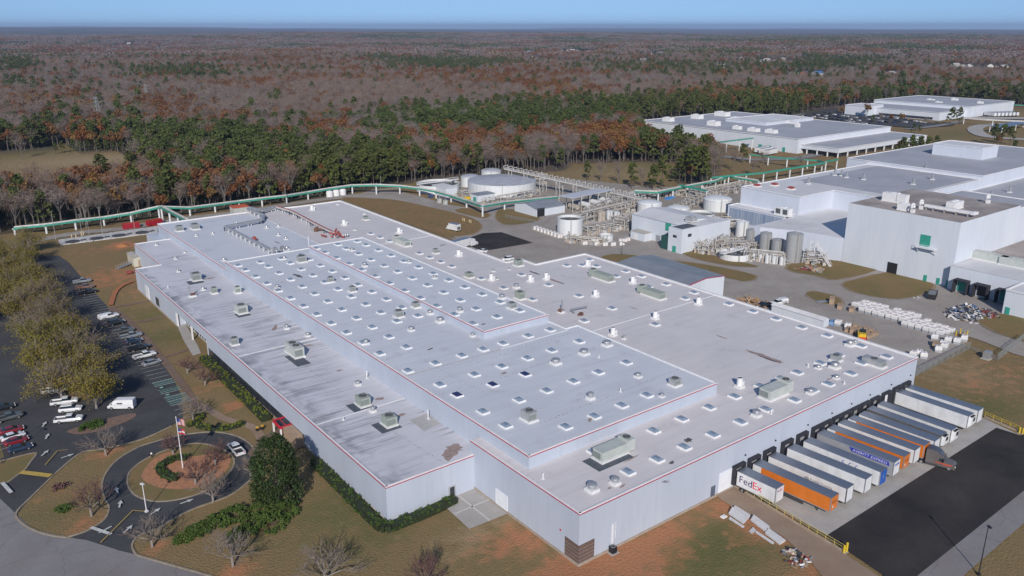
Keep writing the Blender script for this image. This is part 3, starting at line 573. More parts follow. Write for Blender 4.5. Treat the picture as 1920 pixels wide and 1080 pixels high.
# ---------------------------------------------------------------- rooftop plant
METG = M('pale green sheet metal', (.47,.50,.475), (.41,.44,.42), .6, rough=.5, coord='obj'); METD = M('weathered green metal', (.29,.34,.305), (.33,.36,.32), .8, rough=.6, coord='obj'); METW = M('grey sheet metal', (.36,.37,.38), (.28,.29,.30), .7, rough=.45, coord='obj')
ALU = M('galvanised', (.45,.46,.48), (.36,.37,.39), 1.2, rough=.35, metal=.5, coord='obj'); PADW = M('white curb', (.72,.72,.72), (.62,.62,.63), 1.0, coord='obj'); RUSTM = M('rusty steel', (.16,.07,.045), (.09,.05,.04), 1.5, coord='obj'); REDP = M('red duct paint', (.30,.055,.05), (.22,.05,.045), 1.0, coord='obj'); FANB = M('fan black', (.10,.11,.115), coord='obj')
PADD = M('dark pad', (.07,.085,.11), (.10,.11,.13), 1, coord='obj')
def unit(px, py, z, L, W, H, mat, label, kind='box', rz=0, n=1, group=None):
    p = P(px, py, z); t = thing({'box': 'rooftop_unit', 'ahu': 'air_handler'}[kind], label, 'rooftop unit', p, rz, group)
    mb = MB(); mb.cbox((0, 0, 0), (W+.5, L+.5, .35)); mb.build('curb', PADW, t)
    mb = MB(); mb.cbox((0, 0, .35), (W, L, H)); k = max(2, int(L/1.1))
    for i in range(1, k): yy = -L/2+L*i/k; mb.box(-W/2-.03, W/2+.03, yy-.03, yy+.03, .4, .35+H+.03)
    mb.cbox((0, 0, .35+H), (W+.12, L+.12, .06)); mb.build('casing', mat, t)
    if kind == 'ahu':
        mb = MB(); mb.cbox((0, L/2+.9, .35), (W*1.02, 1.8, H*1.25)); mb.build('fan_section', mat, t); mb = MB(); mb.lathe((0, L/2+.9, .35+H*1.25), [(.01, .02), (.6, .02), (.62, .22), (.7, .22), (.7, 0)], 14); mb.build('fan', FANB, t)
    else:
        for i in range(n):
            mb = MB(); yy = (i-(n-1)/2)*W*.95; mb.lathe((0, yy, .41+H), [(.01, .05), (W*.3, .05), (W*.31, .2), (W*.36, .2), (W*.36, 0)], 14); mb.build('fan', FANB, t)
    mb = MB(); mb.box(-W/2-.02, W/2*.6, -L/2-.05, -L/2-.0, .6, .35+H*.8); mb.build('louvre', M('louvre', (.22,.25,.24), coord='obj'), t)
    return t
U = [ (553,664,ZW,6.5,2.4,2.3,METG,'longest pale green unit on the low west roof, with louvred end','box',0,2),
 (453,586,ZW,3.6,2.6,2.0,METG,'pale green box unit with brown stain, upper half of the low west roof','box',0,1),
 (440,646,ZW,1.8,1.7,1.5,METW,'lone small white box unit near the west roof edge','box',0,1),
 (681,759,ZW,2.8,2.3,1.7,METD,'farther of two dull green units near the south end of the low west roof','box',0,1),
 (730,796,ZW,2.8,2.3,1.7,METD,'nearer of two dull green units, with rusty top, at the low west roof end','box',0,1),
 (368,525,ZW,3.2,2.6,2.0,METW,'grey unit on a dark pad at the north end of the low west roof','box',0,1),
 (402,550,ZW,1.6,1.5,1.5,METD,'small dark unit casting a long shadow on the west roof','box',0,1),
 (446,549,ZW,2.0,1.5,1.6,METG,'small pale unit close under the raised wall on the west roof','box',0,1),
 (566,491,ZM,2.4,2.6,1.7,METW,'beige box unit among the farthest skylights of the middle roof','box',0,1),
 (992,787,ZM,2.6,2.0,1.6,METW,'plain beige hood between the near skylights of the middle roof','box',0,1),
 (620,529,ZM,1.6,1.6,1.2,METW,'small grey box touching a skylight on the far middle roof','box',0,1),
 (661,547,ZM,1.6,1.6,1.2,METW,'small grey box with a dark shadow beside a skylight on the middle roof','box',0,1),
 (748,594,ZM,2.0,2.0,1.4,METW,'grey box unit in front of a skylight at the middle of the raised roof','box',0,1),
 (780,576,ZM,2.0,1.8,1.0,METW,'low round-topped grey unit against the highest roof strip','box',0,1),
 (1144,855,ZE,6.4,2.6,1.8,METG,'large pale air handler on the south-east roof below the red edge of the middle roof','ahu',-math.pi/2+0,1),
 (1450,742,ZE,6.3,2.8,1.9,METG,'large pale air handler near the loading dock edge, between two rows of skylights','ahu',-math.pi/2,1),
 (1131,524,ZE,7.5,2.4,1.6,METD,'long green air handler at the north of the east roof','ahu',0,1),
 (1225,556,ZE,7.5,2.4,1.6,METD,'long green air handler with its fan end toward the east parapet','ahu',0,1),
 (756,459,ZE,7.0,2.4,1.7,METG,'long grey-green unit on the far east roof near the parapet','ahu',0,1),
 (972,498,ZE,2.5,2.2,1.6,METD,'green box unit by the notch in the white parapet','box',0,1),
 (880,520,ZE,2.6,1.8,1.2,METD,'flat green unit east of the highest roof strip','box',0,1),
 (975,560,ZE,2.6,2.0,1.8,METD,'dark green unit wedged beside the corner of the highest roof strip','box',0,1),
 (960,578,ZU,2.0,1.8,1.2,METW,'grey box beside a skylight at the end of the highest roof strip','box',0,1),
 (1638,684,ZE,5.0,2.0,1.2,METW,'long low grey hood next to a skylight in the south-east corner','box',0,1),
 (1567,676,ZE,2.0,1.8,1.0,METW,'small low grey hood in front of a skylight in the south-east corner','box',0,1),
 (1265,722,ZM,1.9,1.9,1.2,METW,'square louvred penthouse vent near the east corner of the middle roof','box',0,1),
 (686,412,ZE,2.2,1.8,1.0,METD,'small green unit near the parapet of the far east roof','box',0,1),
 (337,433,ZE,2.6,2.4,1.6,METW,'smaller of the two grey units at the far north-west roof corner','box',0,1),
 (366,429,ZE,4.2,2.4,1.6,METW,'larger of the two grey units at the far north-west roof corner','box',0,1),
 (817,475,ZE,1.6,1.6,1.2,METW,'tiny vented unit alone on the far east roof','box',0,1)]
for a in U: unit(a[0], a[1], a[2], a[3], a[4], a[5], a[6], a[7], a[8], a[9], a[10])
for k, (px, py) in enumerate([(681,764),(730,801),(456,590),(370,529),(556,672)]):
    pass
# dark pads under three of the units belong to the roof
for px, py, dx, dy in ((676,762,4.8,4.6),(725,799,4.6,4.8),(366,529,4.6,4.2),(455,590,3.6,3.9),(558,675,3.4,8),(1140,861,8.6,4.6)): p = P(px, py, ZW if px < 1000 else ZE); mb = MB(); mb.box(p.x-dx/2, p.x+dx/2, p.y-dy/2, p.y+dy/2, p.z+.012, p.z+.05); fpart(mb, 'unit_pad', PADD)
def vent(px, py, z, r, h, label, kind='fan', group=None):
    p = P(px, py, z)
    t = thing({'fan': 'roof_fan', 'stack': 'exhaust_stack', 'pipe': 'vent_pipe'}[kind], label, {'fan': 'roof fan', 'stack': 'exhaust stack', 'pipe': 'vent pipe'}[kind], p, 0, group)
    if kind == 'fan':
        mb = MB(); mb.cbox((0, 0, 0), (r*2.1, r*2.1, h*.35)); mb.build('curb', PADW, t); mb = MB(); mb.lathe((0, 0, 0), [(r*.75, h*.3), (r*.8, h*.75), (r*1.05, h*.78), (r*.95, h*.95), (r*.4, h*1.08), (.01, h*1.1)], 14); mb.build('hood', ALU, t)
    elif kind == 'stack':
        mb = MB(); mb.cbox((0, 0, 0), (r*2.8, r*2.8, .45)); mb.build('curb', PADW, t); mb = MB(); mb.lathe((0, 0, 0), [(r, .4), (r, h), (r*.86, h), (r*.82, h*.7)], 16); mb.cbox((r*1.3, 0, .4), (r*1.2, r*1.3, h*.38)); mb.build('barrel', M('white stack', (.74,.74,.75), (.62,.62,.64), 1.0, coord='obj'), t); mb = MB(); mb.lathe((0, 0, 0), [(r*.86, h-.05), (.01, h-.06)], 16); mb.build('mouth', FANB, t)
    else: mb = MB(); mb.tube((0, 0, 0), (0, 0, h), r, r, 7); mb.build('pipe', WHT, t); mb = MB(); mb.cbox((0, 0, 0), (r*4, r*4, .12)); mb.build('flashing', PADW, t)
for a in [(945,402,.0)]: pass
STK = [(37.5,540,'third white stack from the parapet on the far roof',0)]
S_ = [(585,394,'stack'),(645,422,'stack'),(748,437,'stack'),(860,480,'stack'),(921,526,'stack'),(994,528,'stack'),(1024,524,'stack'),(1101,499,'stack'),(1116,556,'stack'),(1186,531,'stack'),(1309,571,'stack'),(1228,598,'stack'),(1149,629,'stack'),(1386,726,'stack')]
SL = ['farthest white stack on the north end of the east roof','white stack with a red-brown duct to its left, far east roof','white stack close to the white parapet above the brown field','white stack on the east roof left of the parked white van','short white vent stack just east of the highest roof strip','pair-forming white stack by the small skylights right of the highest strip','white stack beside a dark streak stain on the east roof','white stack standing in a cluster of four skylights near the parapet corner','white stack in the middle of the open east roof','white stack between the two long green air handlers','white stack near the parapet beyond the annex roof','white stack in line with the roof joint, below the annex','white stack at the east edge of the middle roof','lone white stack on the south-east roof near the large air handler']
for (px, py, k), lb in zip(S_, SL): vent(px, py, ZE, .62 if px > 900 else .7, 2.3, lb, k)
F_ = [(1110,920,ZE,.9,1.5,'nearer silver mushroom fan at the south corner of the roof, left one of two'),(1153,907,ZE,.75,1.3,'silver mushroom fan at the south corner of the roof, right one of two'),
 (1107,748,ZM,.7,1.5,'silver ribbed fan alone in front of the middle roof skylights'),(1095,664,ZM,1.0,1.3,'middle of three white round fans on the east part of the middle roof'),(1042,682,ZM,1.0,1.3,'westernmost of three white round fans on the middle roof'),(1138,648,ZM,1.0,1.3,'easternmost of three white round fans, by the roof edge'),
 (1196,707,ZM,.7,1.0,'silver tilted dish-like fan on the middle roof'),(1241,744,ZM,.5,.8,'small grey fan beside the last skylight of the middle roof'),(886,631,ZM,.5,1.1,'slim vent below the corner of the highest roof strip'),(806,589,ZM,.7,1.2,'silver fan just under the red edge of the highest strip'),(825,604,ZM,.9,1.4,'fan with a reddish cage by the highest roof strip'),(771,620,ZM,.7,1.1,'small silver fan between skylights in the middle of the raised roof'),(686,645,ZM,.7,1.2,'silver fan touching a skylight on the west row of the middle roof'),
 (520,541,ZM,.6,1.2,'small fan behind a skylight near the west edge of the middle roof'),(533,486,ZM,.6,1.0,'small fan at the north end of the middle roof'),(684,500,ZU,.7,1.4,'silver fan at the red edge of the highest strip, north part'),(660,470,ZU,.8,.9,'low round fan among the far skylights of the highest strip'),(767,493,ZU,.6,1.1,'silver fan in the eastern skylight row of the highest strip'),(815,522,ZU,.6,1.0,'grey fan east of the skylights of the highest strip'),(862,585,ZU,.7,1.4,'silver fan near the south end of the highest strip'),(941,560,ZU,.8,1.3,'silver fan by the eastern edge of the highest strip'),
 (671,722,ZW,.6,1.1,'small silver vent with dark smudges north of the two dull green units'),(699,772,ZW,.6,1.3,'silver fan between the two dull green units'),(538,617,ZW,.6,1.3,'dark little fan near the raised wall, north of the longest west unit'),(577,631,ZW,.6,1.2,'squat fan against the raised wall beside the longest west unit'),(381,544,ZW,.6,1.0,'white fan between the grey units of the upper west roof'),
 (334,510,ZW,.5,1.0,'white fan south of the small roof step on the west roof'),(329,486,ZW,.5,1.0,'white fan in the middle of the stepped north end of the west roof'),(293,460,ZW,.5,1.1,'white fan nearest the north end of the west roof'),(346,474,ZW,.4,1.0,'slim grey vent against the raised wall of the north roof'),
 (368,443,ZE,.5,.9,'left one of two small fans on the north-west roof'),(399,439,ZE,.5,.9,'right one of two small fans on the north-west roof'),(420,489,ZE,.6,1.0,'small fan where the two red roof edges overlap'),(444,420,ZE,.5,.9,'small fan close to the big grey duct'),(500,428,ZE,.6,1.0,'small fan east of the grey duct, first of three'),(522,426,ZE,.6,1.0,'upper fan of the group in the middle of the north-west roof'),(522,442,ZE,.6,1.0,'middle fan of the group in the middle of the north-west roof'),(536,449,ZE,.6,1.0,'lower fan of the group in the middle of the north-west roof'),(538,468,ZE,.7,1.2,'fan beside the coiled end of the grey duct'),
 (665,432,ZE,.5,.8,'tiny white fan on the far east roof'),(683,402,ZE,.6,1.0,'fan by the parapet above the brown field'),(633,384,ZE,.6,.8,'flat fan at the far corner of the roof'),(925,509,ZE,.5,.8,'small white fan, left of a streak stain on the east roof'),(955,506,ZE,.4,.7,'small white vent near the parapet notch'),(968,540,ZE,.8,1.4,'white fan in line with the stacks, by the highest strip'),(932,524,ZE,.4,.7,'tiny white vent right of a short stack'),(1170,636,ZE,.4,1.1,'bent white vent pipe beside a white stack'),
 (1534,691,ZE,.6,.9,'small silver fan left of a square white vent, south-east corner'),(1565,690,ZE,1.0,1.5,'square white vent with a dark shadow in the south-east corner'),(1568,710,ZE,.6,.9,'small fan beside a rust mark in the south-east corner'),(1593,648,ZE,.9,1.4,'cluster fan by the east parapet opposite the yellow forklift'),(1603,645,ZE,.6,1.1,'round silver fan behind the cluster fan by the east parapet'),(1519,738,ZE,.7,1.2,'silver fan touching a skylight above the loading docks'),(1418,780,ZE,.8,1.4,'white fan between skylights above the loading docks')]
for a in F_: vent(*a)
for px, py, z, h, lb in [(1018,898,ZE,1.2,'thin white pipe on the south corner roof'),(688,710,ZW,2.0,'white stand pipe at the foot of the raised wall'),(803,786,ZW,2.2,'curved pipe on the grey patch of the west roof'),(644,788,ZW,.6,'small white pipe stub on the west roof'),(1446,776,ZE,.8,'short grey pipe in front of a fan above the docks'),(1515,688,ZE,.9,'slim white pipe in the south-east corner'),(1583,720,ZE,.7,'white pipe stub above the docks'),(1123,671,ZM,.7,'thin white pipe at the east of the middle roof'),(1163,735,ZM,.9,'beige pipe on the line of seam plates'),(579,460,ZU,3.2,'thin mast at the far west corner of the highest strip'),(315,540,ZW,.8,'white pipe stub at the upper west roof')]: vent(px, py, z, .12, h, lb, 'pipe')
# burner assembly, flue pipe on the east roof
t = thing('burner_assembly', 'rusty burner assembly with a thin upright flue on the east roof', 'roof plant', P(1052,586,ZE))
mb = MB(); mb.cbox((0,0,0),(1.6,1.6,.4)); mb.build('base', PADW, t); mb = MB(); mb.tube((.3,0,.4),(.3,0,3.4),.25,.22,8); mb.build('flue', ALU, t)
mb = MB(); mb.lathe((-.5,0,.4),[(.4,0),(.55,.4),(.3,.8),(.01,.9)],8); mb.tube((-.8,-.8,.5),(.9,.6,1.2),.15); mb.tube((-.9,.6,.6),(.8,-.5,.9),.12); mb.build('burner', RUSTM, t)
t = thing('flue_pipe', 'bent grey flue lying on supports on the east roof', 'flue pipe', P(1078,590,ZE)); mb = MB(); a = P(1070,586,ZE)-t.location; b = P(1100,580,ZE)-t.location; mb.path([a+Vector((0,-1.5,.3)), a+Vector((0,0,.9)), b+Vector((0,0,.9)), b+Vector((0,0,.2))], .25, 8); mb.build('pipe', ALU, t); mb = MB(); mb.tube((0,-1.2,.3),(1.6,-1.6,.3),.3); mb.cbox((1,-1.4,0),(.9,.9,.8)); mb.build('burner', RUSTM, t)
t = thing('burner_assembly', 'dark burner assembly with an upright flue on the low west roof', 'roof plant', P(361,556,ZW)); mb = MB(); mb.cbox((0,0,0),(2.2,1.5,.4)); mb.build('base', PADW, t); mb = MB(); mb.tube((-.7,0,.4),(-.7,0,3.4),.22,.2,8); mb.build('flue', ALU, t); mb = MB(); mb.tube((-.5,0,.8),(.9,.2,.7),.35); mb.tube((.1,.3,.6),(.9,-.5,1.4),.14); mb.build('burner', RUSTM, t)
# big ducts of the north roof
def duct(name, label, pts, z, r, mat, legs=True, zo=1.6, trim=None):
    q = [P(a, b, z) for a, b in pts]; t = thing(name, label, 'duct', q[0]); o = q[0]; mb = MB(); L = [v-o+Vector((0, 0, zo)) for v in q]
    for a, b in zip(L[:-1], L[1:]):
        mb.tube(a, b, r, r, 14); n = int((b-a).length/2.2)
        for i in range(n): c = a.lerp(b, (i+.5)/max(1, n)); d = (b-a).normalized()*.07; mb.tube(c-d, c+d, r*1.07, r*1.07, 14)
    mb.build('pipe', mat, t, smooth=False)
    if legs:
        for a, b in zip(L[:-1], L[1:]):
            n = max(1, int((b-a).length/4))
            for i in range(n+1):
                c = a.lerp(b, i/n); mb = MB(); mb.beam((c.x-r, c.y, 0.05), (c.x-r, c.y, zo), .2, .2); mb.beam((c.x+r, c.y, .05), (c.x+r, c.y, zo), .2, .2); mb.beam((c.x-r*1.2, c.y, zo-r), (c.x+r*1.2, c.y, zo-r), .2, .2); mb.build('support', PADW, t)
    if trim: mb = MB(); [mb.beam(a+Vector((0, 0, r)), b+Vector((0, 0, r)), r*.9, .25) for a, b in zip(L[:-1], L[1:])]; mb.build('top_tray', trim, t)
    return t
duct('grey_duct', 'long fat grey duct on supports running down the north-west roof', [(507,476),(424,433),(490,420),(496,411),(465,399)], ZE, .62, ALU)
duct('round_duct', 'row of fat silver ducts along the north edge of the roof', [(468,397),(492,402),(520,394)], ZE, .7, ALU)
duct('red_duct', 'long red-topped pipe rack across the north roof', [(519,395),(545,403),(560,410),(585,424),(610,437),(625,444)], ZE, .5, M('pale duct', (.5,.47,.45), (.38,.34,.33), 1, coord='obj'), trim=REDP)
t = thing('duct_manifold', 'tangle of red elbows and flanges at the lower end of the red duct', 'duct', P(630,446,ZE)); mb = MB(); rr = random.Random(3)
for i in range(9): a = Vector((rr.uniform(-3, 3), rr.uniform(-3, 3), rr.uniform(.3, 1.6))); b = a+Vector((rr.uniform(-2, 2), rr.uniform(-2, 2), rr.uniform(-.5, 1.2))); mb.tube(a, b, .35, .35, 8)
mb.build('elbow', REDP, t); mb = MB(); [mb.lathe((2.2+i*.9, -1.5, .3), [(.3, 0), (.5, .5), (.3, 1.1), (.01, 1.2)], 8) for i in range(3)]; mb.build('flange', ALU, t)
t = thing('duct_coil', 'coiled silver duct end beside the long grey duct', 'duct', P(517,478,ZE))
for q, rr_ in ((0, 1.5), (2.6, 1.5)):
    mb = MB(); pts = [Vector((q, rr_*math.cos(a), 1.0+rr_*max(0, math.sin(a)))) for a in np.linspace(0, math.pi, 10)]; mb.path([Vector(p) for p in pts], .5, 10); mb.build('bend', ALU, t)
mb = MB(); mb.cbox((3, -2, 0), (1.6, 1.6, 1.6)); mb.build('fan_box', PADW, t)
t = thing('red_blower', 'red blower on a frame beside the long grey duct', 'blower', P(477,452,ZE)); mb = MB(); mb.lathe((0, 0, .3), [(.9, 0), (1.0, .6), (.5, 1.4), (.01, 1.5)], 10); mb.tube((-.2, 1, .8), (.3, -1.4, .9), .4); mb.build('casing', REDP, t); mb = MB(); mb.cbox((0, 0, 0), (2.2, 2.2, .3)); mb.tube((-1.5, 1, .6), (0, 0, .8), .25); mb.build('base', ALU, t)
t = thing('blower', 'grey and rust blower set halfway along the red duct', 'blower', P(593,434,ZE)); mb = MB(); mb.lathe((0, 0, .2), [(.9, 0), (1.0, .7), (.5, 1.5), (.01, 1.6)], 10); mb.tube((0, 0, .8), (2.2, -1.2, .8), .45); mb.build('casing', RUSTM, t); mb = MB(); mb.cbox((-.4, 1, 0), (1.8, 1.5, 2.2)); mb.build('housing', METW, t)
t = thing('orange_canopy', 'small green shed with a flat orange roof behind the north roof edge', 'shed', P(452,404,0)); mb = MB(); hz = 4.4; mb.box(-4, 3, -3, 3, 0, hz); mb.build('wall', METG, t); mb = MB(); mb.box(-4.2, 3.2, -3.2, 3.2, hz, hz+.3); mb.build('roof', M('orange sheet', (.55,.12,.05), (.45,.10,.05), .5, coord='obj'), t)
t = thing('tank_cluster', 'cluster of pale tanks peeping over the far corner of the roof', 'tank', P(638,368,0)); mb = MB()
for i in range(3): mb.lathe((-5+i*4, 2+i*.5, 0), [(1.8, 0), (1.8, 2.6), (1.2, 3.2), (.01, 3.3)], 14)
mb.build('shell', WHT, t)
# ================================================================ TRAILERS AND TRACTOR
def flat(name, c, rough=.45, metal=0.0, var=.9): return M(name, c, tuple(x*var for x in c), .8, rough=rough, metal=metal, coord='obj')
TW = M('trailer white', (.68,.69,.71), (.54,.545,.56), .9, rough=.45, coord='obj', stretch=(1, .5, .3), lo=.45, hi=.75); TO = flat('trailer orange', (.62,.17,.02)); TSG = flat('trailer silver', (.42,.43,.46), .35, .3); TDG = flat('trailer brown grey', (.12,.11,.10)); TROOF = M('trailer roof', (.30,.32,.36), (.22,.25,.31), .25, rough=.28, metal=.6, coord='obj', stretch=(1, .15, 1)); TYRE = flat('tyre', (.015,.015,.016), .8); RIM = flat('rim', (.45,.46,.48), .3, .6); CHAS = flat('chassis', (.05,.05,.055), .6); BLUE = flat('logo blue', (.03,.05,.42)); NAVY = flat('front blue', (.015,.10,.42)); FPUR = flat('purple ink', (.045,.02,.14)); FRED = flat('red ink', (.75,.02,.06)); GREYI = flat('grey ink', (.15,.13,.17)); TBLK = flat('black plastic', (.02,.02,.025)); LBLU = flat('pale blue ink', (.5,.62,.85))
def wheel(t, x, y, r, wd, name='wheel'):
    mb = MB(); mb.tube((x-wd/2, y, r), (x+wd/2, y, r), r, r, 14); o = mb.build(name, TYRE, t); mb = MB(); mb.tube((x-wd/2-.02, y, r), (x+wd/2+.02, y, r), r*.55, r*.55, 10); mb.build('rim', RIM, o); return o
def put_text(t, txt, size, mat, side, u0, z0, W, name, italic=0, sx=1.0):
    """side 'w': on the west face (x=0), u measured from the dock end toward the nose; side 's': on the nose face"""
    vs, fs = text_mb(txt, size); mb = MB()
    for v in vs: v.x *= sx; v.x += italic*v.y
    if side == 'w': mb.add([(-.035, -(u0+v.x), z0+v.y) for v in vs], fs)
    else: mb.add([(u0+v.x, -W-.035, z0+v.y) for v in vs], fs)
    return mb.build(name, mat, t)
TR = [  # wall x, wall y, length, skew deg, side mat, nose mat, reefer, label
 (117.9,83.3,8.4,3.0,TW,TW,0,'short white trailer with big purple and red lettering, westernmost at the docks'),
 (122.6,83.2,16.2,3.7,TO,TO,0,'orange trailer nearest to the camera, second from the west end of the docks'),
 (127.5,83.2,16.2,4.3,TW,TW,0,'white trailer with a grey round emblem and faint lettering on its side'),
 (133.3,82.9,16.2,4.4,TW,TW,0,'plain white trailer between the grey-emblem one and the blue-nosed one'),
 (138.4,82.6,16.2,3.0,TW,NAVY,0,'white trailer with a blue front panel and three blue marks on its side'),
 (143.7,82.9,16.2,3.6,TSG,TW,0,'silver grey trailer with white lettering on a blue band'),
 (147.4,82.9,16.2,4.0,TO,TO,0,'orange trailer right beside the silver lettered one, middle of the row'),
 (151.4,82.9,16.2,4.4,TW,TW,0,'white trailer squeezed between the middle two orange trailers'),
 (154.9,82.7,16.2,4.2,TO,TO,0,'orange trailer with the grey tractor coupled to its front'),
 (158.7,82.4,16.2,3.0,TW,TW,0,'white trailer with a blue-reflecting roof just beyond the coupled orange one'),
 (162.5,82.8,16.2,2.0,TDG,TDG,1,'dark-sided trailer with a white cooling unit on its nose'),
 (166.7,82.6,16.2,1.4,TW,TW,1,'white refrigerated trailer beside the dark-sided one'),
 (176.3,83.5,16.2,1.4,TW,TW,1,'tall white refrigerated trailer east of the empty dock'),
 (180.4,83.4,16.2,2.6,TW,TW,0,'white trailer at the far east end of the docks')]
for k, (xx, yy, L, sk, sm, nm, reef, lb) in enumerate(TR):
    W, H0, H1 = 2.6, 1.15, 4.1
    if k in (1, 6, 8): H0 = 1.3
    t = thing('semi_trailer', lb, 'trailer', (xx, yy, 0), math.radians(sk))
    mb = MB(); mb.box(0, W, -L, 0, H0, H1); z = H0+.05
    for i in range(int(L/1.2)): u = -.6-i*1.2; mb.box(-.015, W+.015, u-.02, u+.02, H0+.1, H1-.1)
    wf = 1.8 if k in (1, 2, 3, 6, 8, 12) else 0
    mb.build('box_body', sm, t)
    if wf and sm is TO: mb = MB(); mb.box(-.025, W+.02, -wf, .01, H0, H1); mb.build('rear_frame', TW, t)
    mb = MB(); mb.box(-.03, W+.03, -L-.03, .03, H1, H1+.07)
    for i in range(int(L/.6)): mb.box(.05, W-.05, -.3-i*.6-.02, -.3-i*.6+.02, H1+.07, H1+.085)
    mb.build('roof', TROOF, t)
    mb = MB(); mb.box(.03, W-.03, -L-.03, -L+.01, H0+.05, H1-.02); mb.build('nose_panel', nm, t)
    mb = MB(); mb.box(-.03, .1, -L-.04, -L+.12, H0, H1); mb.box(W-.1, W+.03, -L-.04, -L+.12, H0, H1); mb.box(-.02, W+.02, -L, 0, H0-.12, H0+.05); mb.build('corner_post', RIM if k not in (2,) else CHAS, t)
    mb = MB(); mb.box(.7, W-.7, -L+.3, -.3, H0-.35, H0-.1)
    if L > 10: mb.box(.02, .06, -L*.68, -4.6, .35, H0-.1) if k in (1, 3, 5) else None
    mb.build('chassis', CHAS, t)
    mb = MB(); yl = -L+2.6
    for sx in (.5, W-.5): mb.box(sx-.08, sx+.08, yl-.08, yl+.08, .05, H0-.1); mb.box(sx-.2, sx+.2, yl-.2, yl+.2, .02, .08)
    mb.beam((.5, yl, .6), (W-.5, yl, .6), .06, .06); mb.build('landing_gear', CHAS, t)
    for yy2 in ((-1.5, -2.75) if L > 10 else (-1.3,)):
        for sx in (.3, W-.3): wheel(t, sx, yy2, .5, .5)
    if reef:
        mb = MB(); mb.hexa([(.45, -L-.55, 1.9), (W-.45, -L-.55, 1.9), (W-.35, -L-.04, 1.7), (.35, -L-.04, 1.7), (.5, -L-.6, 3.7), (W-.5, -L-.6, 3.7), (W-.35, -L-.04, 3.9), (.35, -L-.04, 3.9)]); ru = mb.build('cooling_unit', TW, t)
        mb = MB(); mb.box(W*.45, W-.55, -L-.64, -L-.56, 2.7, 3.6); mb.box(.5, W-.5, -L-.62, -L-.05, 3.9, 3.95); mb.build('grille', TBLK, ru)
    if k == 0:
        vs, fs = text_mb('Fed', 2.1); wd = max(v.x for v in vs); put_text(t, 'Fed', 2.1, FPUR, 'w', .45, 2.05, L, 'lettering'); put_text(t, 'Ex', 2.1, FRED, 'w', .45+wd+.02, 2.05, L, 'lettering')
        put_text(t, 'Fed', .85, FPUR, 's', .35, 3.15, L, 'lettering'); put_text(t, 'Ex', .85, FRED, 's', 1.35, 3.15, L, 'lettering')
    if k == 2:
        mb = MB()
        for i in range(24):
            a, b = 2*math.pi*i/24, 2*math.pi*(i+1)/24
            mb.poly([(-.035, -8.3-.5*math.cos(a), 2.75+.5*math.sin(a)), (-.035, -8.3-.5*math.cos(b), 2.75+.5*math.sin(b)), (-.035, -8.3-.4*math.cos(b), 2.75+.4*math.sin(b)), (-.035, -8.3-.4*math.cos(a), 2.75+.4*math.sin(a))])
        for i in range(3): a = math.pi*i/3+.3; mb.beam((-.035, -8.3-.42*math.cos(a), 2.75+.42*math.sin(a)), (-.035, -8.3+.42*math.cos(a), 2.75-.42*math.sin(a)), .02, .09)
        mb.build('emblem', GREYI, t); put_text(t, 'Premier Trucking', .62, GREYI, 'w', 9.0, 2.8, L, 'lettering'); put_text(t, 'Logistics  Transportation', .34, GREYI, 'w', 9.3, 2.25, L, 'lettering')
    if k == 4:
        put_text(t, 'c', 1.3, BLUE, 'w', 8.3, 2.95, L, 'lettering', .25); put_text(t, 'r', 1.3, BLUE, 'w', 9.7, 2.95, L, 'lettering', .25); put_text(t, 'r', 1.3, BLUE, 'w', 11.1, 2.95, L, 'lettering', .25)
        mb = MB(); mb.box(-.035, -.02, -12.6, -7.8, 2.7, 2.77); mb.build('underline', GREYI, t); put_text(t, 'i', 1.2, TW, 's', 1.1, 2.5, L+.03, 'lettering')
    if k == 5:
        mb = MB(); mb.hexa([(-.045, -15.4, 3.05), (-.045, -7.6, 3.05), (-.03, -7.6, 3.05), (-.03, -15.4, 3.05), (-.045, -15.1, 3.95), (-.045, -7.0, 3.95), (-.03, -7.0, 3.95), (-.03, -15.1, 3.95)]); mb.build('blue_band', BLUE, t)
        vs, fs = text_mb('AVERITT EXPRESS', .82); wd = max(v.x for v in vs); mb = MB(); mb.add([(-.06, -(7.75+v.x*7.1/wd+.15*v.y), 3.2+v.y) for v in vs], fs); mb.build('lettering', TW, t)
        vs, fs = text_mb('AVERITT', .4); mb = MB(); mb.box(.5, 2.2, -L-.05, -L-.035, 3.15, 3.6); mb.build('blue_plate', BLUE, t); mb = MB(); mb.add([(.6+v.x*.85, -L-.065, 3.23+v.y) for v in vs], fs); mb.build('lettering', TW, t)
    if k in (1, 6, 8):
        vs, fs = text_mb('SCHNEIDER', .38); wd = max(v.x for v in vs); mb = MB(); mb.box(.45, 2.15, -L-.05, -L-.035, 2.75, 3.15); mb.build('name_plate', flat('dark orange', (.30,.08,.01)), t); mb = MB(); mb.add([(.5+v.x*1.6/wd, -L-.062, 2.83+v.y) for v in vs], fs); mb.build('lettering', TO, t)
        mb = MB(); mb.box(.7, 1.0, -L-.055, -L-.035, 1.8, 2.3); mb.build('notice', TW, t)
